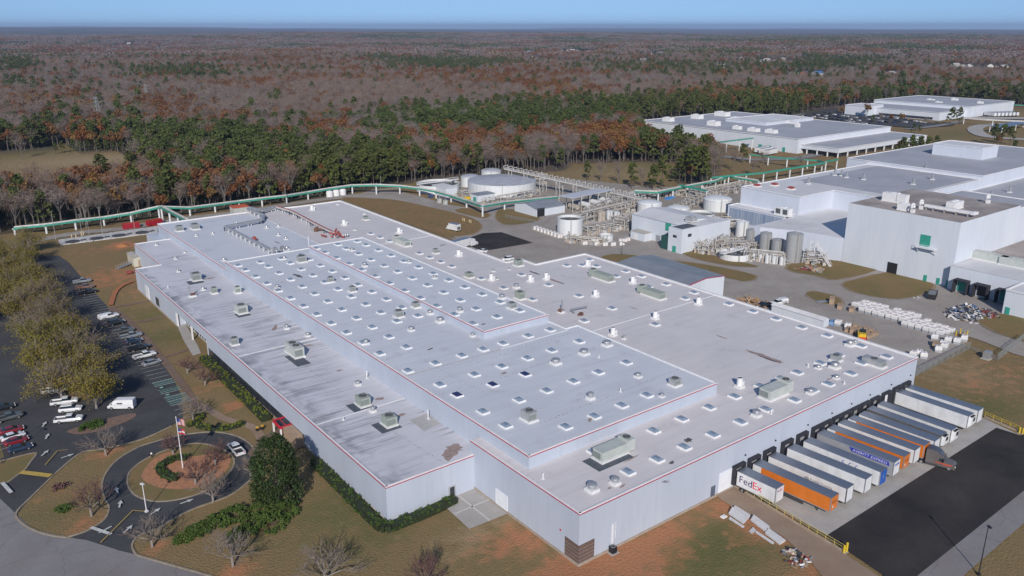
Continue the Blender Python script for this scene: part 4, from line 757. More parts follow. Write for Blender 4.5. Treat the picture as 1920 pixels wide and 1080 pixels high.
# tractor coupled to the orange trailer
TGM = flat('tractor grey', (.17,.155,.15), .3, .3); TGB = flat('tractor roof', (.10,.11,.14), .25, .3)
a = P(1716, 873, 0); b = P(1793, 884, 0); d = Vector((a.x, a.y, 0))
tx = 156.4+1.3*math.cos(.07); t = thing('semi_tractor', 'grey long-nosed tractor unit with red stripes, coupled to an orange trailer and turned slightly right', 'truck', (156.0+1.3, 66.6, 0), math.radians(17))
def prof_solid(mb, prof, x0, x1, mi=0):     # prof [(y,z)] polygon extruded across x
    n = len(prof); A = [(x0, p[0], p[1]) for p in prof]; B = [(x1, p[0], p[1]) for p in prof]
    mb.add(A+B, [(i, (i+1) % n, (i+1) % n+n, i+n) for i in range(n)]+[tuple(range(n-1, -1, -1)), tuple(range(n, 2*n))], mi)
mb = MB(); prof_solid(mb, [(-.2,.75),(-.2,3.7),(-.8,3.75),(-1.8,3.6),(-2.6,3.2),(-3.1,2.75),(-3.35,2.45),(-3.9,1.75),(-5.2,1.5),(-5.6,1.25),(-5.7,.5),(-3.2,.5)], -1.18, 1.18); bd = mb.build('cab', TGM, t)
mb = MB(); prof_solid(mb, [(-.25,3.7),(-.8,3.85),(-1.8,3.72),(-2.7,3.3),(-3.15,2.85),(-3.2,2.7),(-2.6,3.1),(-1.8,3.5),(-.8,3.65)], -1.05, 1.05); mb.build('roof_fairing', TGB, t)
mb = MB(); mb.add([(-1.05,-3.4,2.42),(1.05,-3.4,2.42),(1.05,-3.87,1.84),(-1.05,-3.87,1.84)], [(0,1,2,3)]); 
mb.v = [(x, y-.03, z+.03) for x, y, z in mb.v]; mb.build('windscreen', GLS, t); mb = MB(); mb.hexa([(-1.2,-3.5,1.6),(1.2,-3.5,1.6),(1.2,-2.6,1.6),(-1.2,-2.6,1.6),(-1.2,-3.3,2.35),(1.2,-3.3,2.35),(1.2,-2.7,2.35),(-1.2,-2.7,2.35)]); mb.build('side_window', GLS, t)
mb = MB(); mb.box(-1.195,1.195,-5.2,-2.0,1.22,1.42); mb.box(-1.195,1.195,-4.8,-3.4,1.0,1.12); mb.build('red_stripe', flat('stripe red', (.55,.08,.04)), t)
mb = MB(); mb.box(-.85,.85,-5.72,-5.66,.6,1.25); mb.build('grille', TBLK, t); mb = MB(); mb.box(-.6,.6,-2.2,2.2,.55,.9); mb.box(-1.2,-.7,-2.6,-.3,.35,.8); mb.box(.7,1.2,-2.6,-.3,.35,.8); mb.build('chassis', CHAS, t)
for s in (-1, 1):
    mb = MB(); mb.box(s*.75-.2, s*.75+.2, -5.73, -5.6, .95, 1.2); mb.build('headlight', flat('lamp glass', (.8,.8,.78), .1), t); mb = MB(); mb.box(s*1.4-.12, s*1.4+.12, -3.55, -3.4, 1.7, 2.4); mb.build('mirror', TBLK, t)
    for yy2 in (-4.6, .5, 1.8): wheel(t, s*1.0, yy2, .5, .34)
# ================================================================ EAST PLANT
def ray(px, py): return _F*FPX+_R*(px-960)+_U*(540-py)
def on_x(px, py, X): d = ray(px, py); t = X/d.x; return (X, d.y*t, CAM_H+d.z*t)
def on_y(px, py, Y): d = ray(px, py); t = Y/d.y; return (d.x*t, Y, CAM_H+d.z*t)
GREEN = M('green door', (.03,.32,.24), (.04,.27,.21), .6, rough=.5, coord='obj'); BROWNR = M('brown roof', (.27,.23,.21), (.38,.33,.31), .12, lo=.4, hi=.6); GREYR = M('grey metal roof', (.20,.22,.25), (.24,.26,.29), .2, rough=.5); FARR = roof_mat('plant roof', (.40,.41,.45), (.34,.35,.38), 0, 8.0); PW = wall_mat('plant wall', (.52,.56,.65), (.57,.61,.69)); LOUV = M('louvre blue', (.16,.22,.33), (.36,.41,.50), 1.6, stretch=(1, 1.2, .02)); WROOF = roof_mat('plant white roof', (.66,.66,.68), (.56,.56,.58), 0, 6.0)
PO = (300.0, 160.0, 0)
PL = thing('plant_building', 'white plant with brown-roofed tower block, low docks and wide grey roofs at right', 'plant building', PO)
def vol(poly, z0, z1, wm, rm, T, O, cop=WHT, lab=None, copw=.5):
    mb = MB(); mb.prism(poly, z0, z1, cap=False); mb.build('wall', wm, T, O, label=lab); mb = MB(); mb.poly([(a, b, z1-.02) for a, b in poly]); r = mb.build('roof', rm, T, O)
    if cop: 
        mb = MB(); n = len(poly)
        for i in range(n): coping(mb, poly[i], poly[(i+1) % n], z1, copw, .35)
        mb.build('coping', cop, r, (0, 0, 0)); mb_o = r.children[0] if r.children else None
    return r
def vol2(poly, z0, z1, wm, rm, T, O, cop=WHT, lab=None, copw=.5):
    r = vol(poly, z0, z1, wm, rm, T, O, None, lab)
    if cop:
        mb = MB(); n = len(poly)
        for i in range(n): coping(mb, poly[i], poly[(i+1) % n], z1, copw, .35)
        mb.build('coping', cop, r, O)
    return r
def rect(a, b, c, d): return [(a, c), (b, c), (b, d), (a, d)]
vol2(rect(280, 326, 120, 160.6), 0, 22.8, WALL2, BROWNR, PL, PO, None, 'tall brown-roofed tower block')
vol2(rect(326, 345, 120.4, 150), 0, 21.5, WALL2, FARR, PL, PO)
vol2([(280.1, 160.7), (329, 160.7), (329, 194), (270, 194), (270, 191), (277, 178)], 0, 9.2, PW, WROOF, PL, PO, None, 'low white-roofed block')
vol2([(300, 194.2), (325, 194.2), (325, 160.8), (358, 160.8), (358, 167), (404, 167), (404, 224), (300, 224)], 0, 17, PW, WROOF, PL, PO)
vol2(rect(404.1, 520, 167, 236), 0, 18.6, PW, FARR, PL, PO); vol2(rect(454, 472, 190, 216), 18.5, 24.5, PW, WROOF, PL, PO, WHT, 'white penthouse block')
mb = MB(); mb.poly([(a, b, 17.03) for a, b in rect(335, 403, 170, 218)]); mb.build('roof', FARR, PL, PO, label='grey middle roof')
vol2([(345.1, 60), (520, 60), (520, 166.8), (326.2, 166.8), (326.2, 161), (329.2, 161), (329.2, 150.2), (345.1, 150.2)], 0, 13, PW, FARR, PL, PO)
vol2(rect(293, 299.9, 196, 225), 0, 9.3, PW, WROOF, PL, PO); mb = MB(); mb.box(292.9, 292.98, 197, 224, 3, 8.6); mb.build('louvre_band', LOUV, PL, PO)
for i in range(28): pass
vol2(rect(277.5, 345, 60, 119.9), 0, 8.4, WALL2, BROWNR, PL, PO, None, 'low dock block with brown roof'); mb = MB(); mb.poly([(a, b, 8.43) for a, b in [(277.6,70),(284,70),(292,100),(306,119),(277.6,119.8)]]); mb.build('roof', WROOF, PL, PO, label='white front strip of the dock roof')
vol2(rect(266, 277.4, 20, 97.5), 0, 7.8, WALL2, WROOF, PL, PO)
def wx(px, py, X, w, h, mat, name, t=.15, label=None, z=None):
    _, y, zz = on_x(px, py, X); zz = z if z is not None else zz; mb = MB(); mb.box(X-t, X+.03, y-w/2, y+w/2, zz-h/2, zz+h/2); return mb.build(name, mat, PL, PO, label=label), y, zz
wx(1735, 451, 280, 3.5, 3.9, GREEN, 'green_door', label='green upper door'); _, gy, gz = wx(1672, 508, 280, 3.6, 4.2, TBLK, 'doorway', z=2.1)
for px, py in ((1735, 520), (1759, 526), (1777, 530)): wx(px, py, 280 if px < 1779 else 277.5, 1.1, 2.4, GREEN, 'door', z=1.3)
wx(1889, 582, 266, 1.3, 2.5, GREEN, 'door', z=1.3)
for i, px in enumerate((1813, 1838, 1867)):
    _, y, z = on_x(px, 540+ (i*9), 277.5); y = (115-3.2*0, 108.6, 101.6)[i]; mb = MB(); X = 277.4
    mb.box(X-2.6, X, y-2.2, y+2.2, 4.6, 4.9); mb.box(X-2.6, X, y-2.25, y-2.0, 0, 4.6); mb.box(X-2.6, X, y+2.0, y+2.25, 0, 4.6); c = mb.build('dock_canopy', DK, PL, PO); mb = MB(); mb.box(X-.1, X, y-1.6, y+1.6, .6, 4.2); mb.build('dock_door', GREEN if i != 1 else TBLK, c, PO)
# balcony under the green door, outside stair, mast, roof items of the block
_, y, z = on_x(1735, 463, 280); mb = MB(); mb.box(278.2, 280, y-4, y+2.6, z-.3, z-.1)
for q in (y-4, y-1.8, y+.4, y+2.6): mb.beam((278.3, q, z-.2), (278.3, q, z+1), .08, .08)
mb.beam((278.3, y-4, z+1), (278.3, y+2.6, z+1), .08, .08)
for q in (y-3.6, y+2.2): mb.beam((278.4, q, z-.2), (279.9, q, z-2.2), .2, .2)
mb.build('balcony', WHT, PL, PO)
def stair(px, py, H, L, label, axis=1):
    p = P(px, py); t = thing('outside_stair', label, 'stair', p); mb = MB()
    for s in (0, 1.1):
        a = Vector((s if axis else 0, 0 if axis else s, .1)); b = Vector((s if axis else L, L if axis else s, H)); mb.beam(a, b, .1, .3); mb.beam(a+Vector((0, 0, 1.1)), b+Vector((0, 0, 1.1)), .07, .07)
        for i in range(5): c = a.lerp(b, i/4); mb.beam(c, c+Vector((0, 0, 1.1)), .06, .06)
    n = int(H/.25)
    for i in range(n): u = i/n; mb.box(0 if axis else L*u-.12, 1.1 if axis else L*u+.12, L*u-.12 if axis else 0, L*u+.12 if axis else 1.1, H*u+.1, H*u+.16)
    mb.build('flight', WHT, t); mb = MB()
    if axis: mb.box(0, 1.3, L, L+2, H-.1, H+.05); pts = [(0, L), (1.3, L), (1.3, L+2), (0, L+2)]
    else: mb.box(L, L+2, 0, 1.3, H-.1, H+.05); pts = [(L, 0), (L, 1.3), (L+2, 0), (L+2, 1.3)]
    for a, b in pts: mb.beam((a, b, 0), (a, b, H+1.1), .14, .14)
    mb.build('landing', WHT, t)
stair(1556, 502, 7.5, 7, 'white steel stair climbing the wall left of the tower block'); stair(1316, 478, 6, 6, 'pale steel stair beside the small process building', 0)
ZB = 22.8
def ritem(px, py, z, dims, label, mat=PADW, name='rooftop_unit', cat='rooftop unit', extra=None):
    p = P(px, py, z); t = thing(name, label, cat, p); mb = MB(); mb.cbox((0, 0, 0), (dims[0]*1.08, dims[1]*1.08, .3)); mb.build('curb', PADW, t); mb = MB(); mb.cbox((0, 0, .3), dims); mb.cbox((0, 0, .3+dims[2]), (dims[0]*.5, dims[1]*.3, .35)); mb.build('casing', mat, t); return t
ritem(1678, 379, ZB, (2.6, 9, 3), 'long white cabin with doors on the brown tower roof', WHT); ritem(1693, 394, ZB, (2.4, 3.4, 2.2), 'small pale box unit near the front of the brown roof', WHT); ritem(1789, 391, ZB, (7, 3, 2.4), 'white wedge-ended unit beside the long duct on the brown roof', WHT)
t = thing('roof_duct', 'long flat white duct on legs across the brown tower roof', 'duct', P(1776, 400, ZB)); mb = MB(); mb.box(-.7, .7, -9, 8, 1.1, 2.0); mb.box(-.9, 2.4, -9.3, -8, 1.0, 1.9); mb.build('duct', WHT, t); mb = MB(); [mb.box(-.6, .6, q-.15, q+.15, 0, 1.1) for q in (-7, -3, 1, 5, 7.5)]; mb.build('leg', M('leg', (.3, .28, .27)), t)
for px, py, lb in ((1727, 392, 'curved white fan outlet on a pedestal, middle of the brown roof'), (1711, 399, 'curved white fan outlet at the front edge of the brown roof'), (1852, 381, 'curved white fan outlet at the right end of the brown roof')):
    t = thing('fan_outlet', lb, 'fan outlet', P(px, py, ZB)); mb = MB(); mb.cbox((0, 0, 0), (1.2, 1.2, 1.2)); mb.build('base', PADW, t); mb = MB(); mb.path([Vector((.9*math.cos(a), .2, 2.2+.9*math.sin(a))) for a in np.linspace(-.6, 3.6, 9)], .45, 8); mb.build('scroll', WHT, t)
t = thing('radio_mast', 'thin radio mast rising from the cabin on the brown roof', 'mast', P(1680, 379, ZB+2.9)); mb = MB(); mb.tube((0, 0, 0), (0, 0, 9), .12, .04, 6); mb.build('pole', ALU, t)
t = ritem(1468, 404, 9.3, (2.6, 7, 3.0), 'twin fan cooling unit on a frame beside the upper white wall', WHT)
for q in (-1.7, 1.7): mb = MB(); mb.box(-1.36, -1.3, q-1.1, q+1.1, .8, 2.9); mb.build('coil', FANB, t)
for k, (px, py, lb) in enumerate([(1419, 350, 'rust-red low vent nearest the roof edge'), (1452, 348, 'second rust-red low vent on the white upper roof'), (1483, 355, 'third rust-red low vent, closest to the front wall')]):
    t = thing('roof_vent', lb, 'roof vent', P(px, py, 17)); mb = MB(); mb.cbox((0, 0, 0), (3, 3, .5)); mb.build('curb', PADW, t); mb = MB(); mb.cbox((0, 0, .5), (2.6, 2.6, .7), taper=.7); mb.build('cap', REDP, t)
for k, (px, py, lb) in enumerate([(1565, 329, 'row of slim stacks on the upper roof, leftmost'), (1578, 330, 'slim stack second in the row on the upper roof'), (1587, 333, 'slim stack third in the row on the upper roof'), (1516, 345, 'dark squat stack on the white upper roof'), (1619, 337, 'gooseneck pipe stack at the edge of the grey upper roof'), (1748, 337, 'small white stack alone on the grey roof'), (1712, 346, 'small stack on the grey roof front part'), (1735, 320, 'stack on the long roof joint'), (1858, 371, 'silver round fan on the lower right roof'), (1893, 361, 'silver round fan near the right picture edge')]):
    t = thing('roof_stack', lb, 'roof stack', P(px, py, 17 if px < 1800 else 13)); mb = MB(); mb.cbox((0, 0, 0), (1.6, 1.6, .4)); mb.build('curb', PADW, t); mb = MB(); mb.lathe((0, 0, 0), [(.5, .4), (.5, 2.6), (.7, 2.7), (.5, 3.0), (.01, 3.1)], 10); mb.build('barrel', ALU, t)
t = ritem(1851, 488, 8.45, (3, 13, 2.4), 'long pale air handler on the white strip above the docks', METG); t = ritem(1905, 500, 8.45, (3, 10, 2.4), 'pale air handler cut by the right picture edge above the docks', METG)
t = thing('roof_stair', 'small white crossover stair where the tower block meets the dock roof', 'stair', P(1828, 482, 8.45)); mb = MB()
for i in range(6): mb.box(0, 2, -i*.5, -i*.5+.45, i*.35, i*.35+.2)
for q in (0, 2): mb.beam((q, .3, 1), (q, -3, 3), .1, .1); mb.beam((q, -3, 0), (q, -3, 3), .14, .14)
mb.build('flight', WHT, t)
mb = MB()
for px, py in ((1858, 377), (1876, 378), (1889, 375)): p = P(px, py, 13); mb.box(p.x-1.2, p.x+1.2, p.y-1.2, p.y+1.2, 13.0, 13.4)
for px, py in ((1640, 322), (1655, 324), (1668, 318)): p = P(px, py, 18.6); mb.box(p.x-1.5, p.x+1.5, p.y-2, p.y+2, 18.6, 19.4)
# ------------- process building
QO = (247.0, 220.0, 0); Q = thing('process_building', 'pale blue process building with a projecting stair tower and green doors', 'building', QO)
mb = MB(); gp = [(247, 9.2), (258, 10.6), (269, 9.2)]
mb.prism([(247, 212.1), (269, 212.1), (269, 239), (247, 239)], 0, 9.2, cap=False); mb.poly([(247, 212.1, 9.2), (269, 212.1, 9.2), (258, 212.1, 10.6)]); mb.poly([(269, 239, 9.2), (247, 239, 9.2), (258, 239, 10.6)]); mb.build('wall', WALL2, Q, QO)
mb = MB(); mb.poly([(246.7, 211.8, 9.22), (258, 211.8, 10.64), (258, 239.3, 10.64), (246.7, 239.3, 9.22)]); mb.poly([(258, 211.8, 10.64), (269.3, 211.8, 9.22), (269.3, 239.3, 9.22), (258, 239.3, 10.64)]); mb.build('roof', WROOF, Q, QO)
vol2(rect(240, 269.2, 205, 212), 0, 9.8, WALL2, WROOF, Q, QO, None, 'projecting tower wing'); mb = MB(); mb.poly([(a, b, 9.83) for a, b in rect(241, 250, 206, 211.2)]); mb.build('roof', PADD, Q, QO, label='dark tower roof panel')
def wq(px, py, X, w, h, mat, name, z=None):
    _, y, zz = on_x(px, py, X); zz = z if z is not None else zz; mb = MB(); mb.box(X-.12, X+.03, y-w/2, y+w/2, zz-h/2, zz+h/2); return mb.build(name, mat, Q, QO)
wq(1265.5, 443, 240, 1.8, 1.0, GLS, 'window'); wq(1264, 467, 240, 1.8, 2.6, GREEN, 'door', 1.35); wq(1253, 428, 247, 3.0, 3.2, GREEN, 'upper_door', 7.4); wq(1234, 447, 247, 2.4, 2.8, M('grey door', (.3, .31, .34), coord='obj'), 'door', 1.5)
_, q, z = on_y(1293, 441, 205); X_ = _; mb = MB(); mb.box(X_-1, X_+1, 204.88, 205.02, z-.6, z+.6); mb.build('window', GLS, Q, QO)
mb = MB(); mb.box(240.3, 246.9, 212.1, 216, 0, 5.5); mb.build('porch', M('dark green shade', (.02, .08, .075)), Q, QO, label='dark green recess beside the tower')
ritem(1296, 415, 10.2, (3.4, 3.4, 1.6), 'single box unit on the process building roof', METW)
t = thing('shed', 'small white flat-roofed shed against the process building', 'shed', (244.6, 231, 0)); mb = MB(); mb.box(-2.2, 2.2, -4, 4, 0, 3.4); mb.build('wall', WALL2, t); mb = MB(); mb.box(-2.35, 2.3, -4.1, 4.1, 3.4, 3.6); mb.build('roof', M('beige roof', (.45, .42, .38)), t); mb = MB(); mb.box(-2.27, -2.2, 0, 2.2, .1, 2.4); mb.build('door', WHT, t)
# ------------- generic sheds given by near corner, left end (+Y), right end (+X)
def shed(name, label, sw, nw, se, top, wm=WALL2, rm=GREYR, gable=None, door=None, cat='shed', rise=1.2):
    a = P(*sw); dy = (P(*nw)-a).length; dx = (P(*se)-a).length; h = toh(sw[0], sw[1], top); t = thing(name, label, cat, a); mb = MB(); mb.prism(rect(0, dx, 0, dy), 0, h, cap=False)
    rb = MB(); o = .25
    if gable == 'x':   # ridge along x
        mb.poly([(0, dy, h), (0, 0, h), (0, dy/2, h+rise)]); mb.poly([(dx, 0, h), (dx, dy, h), (dx, dy/2, h+rise)])
        rb.poly([(-o, -o, h-.1), (dx+o, -o, h-.1), (dx+o, dy/2, h+rise+.05), (-o, dy/2, h+rise+.05)]); rb.poly([(-o, dy/2, h+rise+.05), (dx+o, dy/2, h+rise+.05), (dx+o, dy+o, h-.1), (-o, dy+o, h-.1)])
    elif gable == 'y':
        mb.poly([(0, 0, h), (dx, 0, h), (dx/2, 0, h+rise)]); mb.poly([(dx, dy, h), (0, dy, h), (dx/2, dy, h+rise)])
        rb.poly([(-o, -o, h-.1), (dx/2, -o, h+rise+.05), (dx/2, dy+o, h+rise+.05), (-o, dy+o, h-.1)]); rb.poly([(dx/2, -o, h+rise+.05), (dx+o, -o, h-.1), (dx+o, dy+o, h-.1), (dx/2, dy+o, h+rise+.05)])
    else: rb.box(-o, dx+o, -o, dy+o, h, h+.25)
    mb.build('wall', wm, t); rb.build('roof', rm, t)
    if door: mb = MB(); f, u, w_, hh, m_, = door; (mb.box(u*dx, u*dx+w_, -.06, .02, .05, hh) if f == 's' else mb.box(-.06, .02, u*dy, u*dy+w_, .05, hh)); mb.build('door', m_, t)
    return t
shed('storage_shed', 'white shed with a grey gable roof and dark open doorway near the pipe bridge', (1006,408), (962,397), (1056,398), 393, gable='x', door=('s', .02, 4.5, 4.2, TBLK), rise=1.6)
shed('pump_house', 'small white pump house with a grey flat roof in front of the widest tank', (897,380), (883,376), (932,377), 367, door=('w', .3, 2.4, 2.4, GREEN))
shed('control_building', 'pale blue flat building in front of the open round basin', (836,371), (808,364), (858,368), 354, rm=WROOF)
shed('long_shed', 'long low white shed just beyond the east edge of the big roof', (1543,616), (1448,585), (1552,612), 601, rm=WROOF, gable='y', rise=.6)
# annex with grey roof
AO = (186.1, 161.6, 0); A_ = thing('annex_building', 'annex with a shallow grey metal roof and red front edge behind the big roof', 'annex', AO); mb = MB(); zz = [(186.05, 6.3), (202, 7.9), (211.5, 7.0)]
mb.prism(rect(186.05, 211.5, 161.6, 194), 0, 6.3, cap=False)
for y_ in (161.6, 194): mb.poly([(186.05, y_, 6.3), (211.5, y_, 6.3), (211.5, y_, 7.0), (202, y_, 7.9)] if y_ < 170 else [(202, y_, 7.9), (211.5, y_, 7.0), (211.5, y_, 6.3), (186.05, y_, 6.3)])
mb.poly([(211.5, 161.6, 6.3), (211.5, 194, 6.3), (211.5, 194, 7.0), (211.5, 161.6, 7.0)]); mb.build('wall', WALL2, A_, AO); mb = MB(); mb.poly([(186.05, 161.4, 6.33), (202, 161.4, 7.93), (202, 194.2, 7.93), (186.05, 194.2, 6.33)]); mb.poly([(202, 161.4, 7.93), (211.7, 161.4, 7.02), (211.7, 194.2, 7.02), (202, 194.2, 7.93)]); mb.build('roof', GREYR, A_, AO)
mb = MB(); mb.beam((186.3, 161.3, 6.4), (202, 161.3, 8.0), .2, .22); mb.beam((202, 161.3, 8.0), (211.7, 161.3, 7.1), .2, .22); mb.build('red_coping', RED, A_, AO)
# ------------- tanks
TKW = M('tank white', (.66,.68,.70), (.58,.60,.62), .35, rough=.45, coord='obj', stretch=(1, 1, .2)); TKG = M('silo grey', (.27,.28,.29), (.33,.34,.35), .8, rough=.45, coord='obj', stretch=(1, 1, .05)); WATER = M('dark water', (.035,.04,.04), (.05,.055,.05), .4, rough=.25, coord='obj'); TKR = M('tank roof grey', (.42,.45,.50), (.36,.35,.38), .25, rough=.5, coord='obj'); BEI = M('beige vessel', (.45,.41,.36), (.34,.30,.26), .6, coord='obj')
Fh = Vector((math.sin(YAW), math.cos(YAW), 0))
def tank(px, py, half, toprow, label, kind='dome', mat=None, name='storage_tank', roof=None, walk=False, h=None):
    b = P(px, py); D = (Vector((b.x, b.y, 0))).dot(Fh)*math.cos(PIT)+CAM_H*math.sin(PIT); r = half*D/FPX; dirn = Vector((b.x, b.y, 0)).normalized(); c = b+dirn*r; h = h or toh(px, py, toprow); mat = mat or TKW
    t = thing(name, label, 'tank' if name != 'silo' else 'silo', c); mb = MB(); n = 40 if r > 8 else 26
    if kind == 'open':
        mb.lathe((0, 0, 0), [(r, 0), (r, h), (r-.25, h), (r-.25, h-1.2)], n); mb.build('shell', mat, t, smooth=False); mb = MB(); mb.lathe((0, 0, 0), [(r-.26, h-1.1), (.01, h-1.1)], n); mb.build('contents', roof or WATER, t)
    elif kind == 'dome':
        mb.lathe((0, 0, 0), [(r, 0), (r, h)], n); mb.lathe((0, 0, 0), [(r+.05, h-.25), (r+.12, h), (r, h+.02)], n); mb.build('shell', mat, t); mb = MB(); mb.lathe((0, 0, 0), [(r, h)]+[(r*math.cos(a), h+r*.22*math.sin(a)) for a in np.linspace(.25, 1.57, 6)], n); mb.build('roof', roof or mat, t)
    else:
        mb.lathe((0, 0, 0), [(r, 0), (r, h)], n); mb.build('shell', mat, t); mb = MB(); mb.lathe((0, 0, 0), [(r+.05, h), (.2, h+r*(.09 if r > 9 else .28)), (.01, h+r*(.09 if r > 9 else .28))], n); mb.build('roof', roof or mat, t)
    if walk: mb = MB(); mb.beam((-r-1.5, 0, h+.6), (r+1.5, 0, h+.6), 1.2, .3); [mb.beam((-r-1.5, s, h+1.7), (r+1.5, s, h+1.7), .08, .08) for s in (-.6, .6)]; [mb.beam((q, s, h+.6), (q, s, h+1.7), .06, .06) for s in (-.6, .6) for q in np.linspace(-r-1.4, r+1.4, 12)]; mb.build('walkway', WHT, t)
    mb = MB(); a = -2.2; X, Y = (r+.4)*math.cos(a), (r+.4)*math.sin(a)
    for s in (-.25, .25): mb.beam((X+s, Y, 0), (X+s, Y, h+.9), .07, .07)
    for i in range(int(h/.6)): mb.beam((X-.25, Y, .4+i*.6), (X+.25, Y, .4+i*.6), .05, .05)
    mb.build('ladder', BEI, t); return t
T1 = tank(941, 371, 66.5, 349, 'widest round tank with a pale grey-blue roof near the woods', 'cone', roof=TKR); T1.children[1].scale = (1, 1, 1)
tank(822, 366, 41, 350, 'open round basin with dark water and a railed bridge, left of the widest tank', 'open', walk=True); tank(882, 352, 18, 334, 'small domed tank behind the left of the widest tank', 'dome', roof=TKR); tank(921, 340, 19, 323, 'small domed tank behind the middle of the widest tank, farthest back', 'dome', roof=TKR)
tank(1068, 444, 24.5, 413, 'white cylinder tank with a dark open top beside the row of wrapped crates', 'open', roof=M('dark grit', (.06,.06,.06), (.12,.12,.12), 1, coord='obj'))
tank(1217, 405, 23, 385, 'domed white tank directly behind the process building'); t = tank(1271, 405, 21, 394, 'low white tank with a slanting domed roof behind the process building'); tank(1344, 399, 26.5, 378, 'largest domed white tank beside the louvred wall'); tank(1314, 418, 25, 404, 'wide open dark basin behind the process building roof', 'open'); tank(1353, 452, 15, 434, 'white open tank right of the process building', 'open'); tank(1390, 446, 12, 418, 'slim white tank behind the grey silos', 'cone')
tank(1136, 454, 13.5, 443, 'small open white tank behind the wrapped crates', 'open'); tank(1116, 459, 8, 449, 'smallest open white tank next to the wrapped crates', 'open'); tank(1128, 417, 8, 398, 'beige vessel in the middle of the pipework', 'cone', BEI); tank(1142.5, 420, 6, 397, 'white vessel right of the beige one in the pipework', 'dome'); tank(1156, 418, 6, 399, 'white vessel farthest right in the pipework group', 'dome')
tank(1407, 466, 10.5, 433, 'grey silo, leftmost and farthest of four', 'cone', TKG, 'silo'); tank(1433, 478, 11, 439, 'grey silo second from the left of four', 'cone', TKG, 'silo'); tank(1456, 484, 12, 452, 'grey silo third from the left, standing lowest', 'cone', TKG, 'silo'); tank(1485, 495, 15, 441, 'tallest and nearest grey silo, right end of four', 'cone', TKG, 'silo')
tank(1376, 492, 29, 480, 'low wide round basin with dark water beside the road', 'open', walk=True)
for i, (px, py, tp) in enumerate([(1415,489,476),(1427,492,477),(1439,495,479),(1452,496.5,481),(1466,498.5,484)]): tank(px, py, 5.6, tp, ['first small white tank from the left in the row of five by the road', 'second small white tank in the row of five', 'third and middle small white tank in the row of five', 'fourth small white tank in the row of five', 'fifth small white tank, right end of the row, nearest the silo'][i], 'open')
# ------------- pipe racks and steelwork
PCOL = [M('pipe white', (.55,.54,.52), (.42,.40,.38), .8, coord='obj'), M('pipe beige', (.45,.39,.32), (.30,.25,.20), .8, coord='obj'), M('pipe grey', (.24,.24,.25), (.32,.32,.33), .8, coord='obj')]
def rack(a, b, w, h, tiers, label, npipe=5, seed=0, name='pipe_rack', clutter=0):
    A, B = P(*a), P(*b); L = (B-A).length; d = (B-A).normalized(); rz = math.atan2(d.y, d.x); t = thing(name, label, 'pipe rack', A, rz); rr = random.Random(seed); mb = MB(); n = max(2, int(L/5)+1)
    for i in range(n):
        X = L*i/(n-1)
        for s in (-w/2, w/2): mb.beam((X, s, 0), (X, s, h), .22, .22)
        for k in range(tiers): z = h*(k+1)/tiers; mb.beam((X, -w/2, z), (X, w/2, z), .2, .2)
    for k in range(tiers):
        z = h*(k+1)/tiers
        for s in (-w/2, w/2): mb.beam((0, s, z), (L, s, z), .16, .2)
    for i in range(n-1):
        if i % 2 == 0: mb.beam((L*i/(n-1), -w/2, .2), (L*(i+1)/(n-1), -w/2, h*.95), .1, .1)
    mb.build('frame', PCOL[0], t)
    for c in range(3):
        mb = MB()
        for k in range(npipe):
            if k % 3 != c: continue
            z = h*(1+rr.randrange(tiers))/tiers+rr.uniform(.15, .5); y_ = rr.uniform(-w/2, w/2); r = rr.uniform(.1, .3); x0_ = rr.uniform(0, L*.3); x1_ = rr.uniform(L*.7, L); mb.tube((x0_, y_, z), (x1_, y_, z), r, r, 6); mb.tube((x1_, y_, z), (x1_, y_, max(.2, z-rr.uniform(1, 3))), r, r, 6)
        for k in range(clutter):
            p = Vector((rr.uniform(0, L), rr.uniform(-w*1.1, w*1.1), rr.uniform(.2, h))); ax = rr.randrange(3); l = rr.uniform(.8, 3.5); q = p+Vector((l if ax == 0 else 0, l if ax == 1 else 0, l*.6 if ax == 2 else 0)); mb.tube(p, q, rr.uniform(.07, .22), None, 5)
            if rr.random() < .35: mb.cbox((p.x, p.y, 0), (rr.uniform(.5, 1.6), rr.uniform(.5, 1.6), rr.uniform(.6, 2.2)))
        if mb.v: mb.build('pipe', PCOL[c], t)
    return t
RK = [((1080,420),(1195,392),4,4.5,2,'pipe rack crossing from the white vessels to the domed tank',8,40),((1095,438),(1180,425),5,3.5,2,'low tangle of beige pipes left of the process building',7,70),((1100,410),(1180,380),3,5,2,'pipe rack under and beside the open-sided canopy',7,30),((1160,432),(1182,418),5,5,2,'dense pipe frame touching the process building wall',6,36),
 ((1270,400),(1330,372),4,4,2,'pipe rack beyond the slanting domed tank',6,30),((1300,372),(1400,352),6,3.5,2,'far pipe rack with white lines left of the upper white wall',8,60),((1338,425),(1410,428),5,4,2,'pipe rack along the foot of the louvred wall',8,50),((1318,478),(1350,455),4,4,2,'beige and rust pipe frame behind the low round basin',7,50),((1345,470),(1420,466),7,3.6,2,'cluttered valve deck between the basin and the grey silos',8,110),((1505,492),(1548,496),3,4,2,'spindly pipe frame between the tallest silo and the outside stair',6,24),
 ((1060,452),(1135,458),3,2.2,1,'low pipe row behind the wrapped crates',5,50),((1395,486),(1470,494),2.5,3.6,1,'walkway frame over the five small white tanks',4,30),((862,372),(880,368),4,3,1,'row of stubby white pipes beside the pump house',5,24),((905,385),(1010,366),2,3,1,'railed pipe run in front of the widest tank',3,20),((1000,345),(1020,342),4,5,2,'steel frame at the right of the widest tank',4,16),((1180,372),(1300,366),3,3,1,'low pipe run behind the domed white tank',5,50)]
for k, (a, b, w_, h_, ti, lb, np_, cl) in enumerate(RK): rack(a, b, w_, h_, ti, lb, np_, k, clutter=cl)
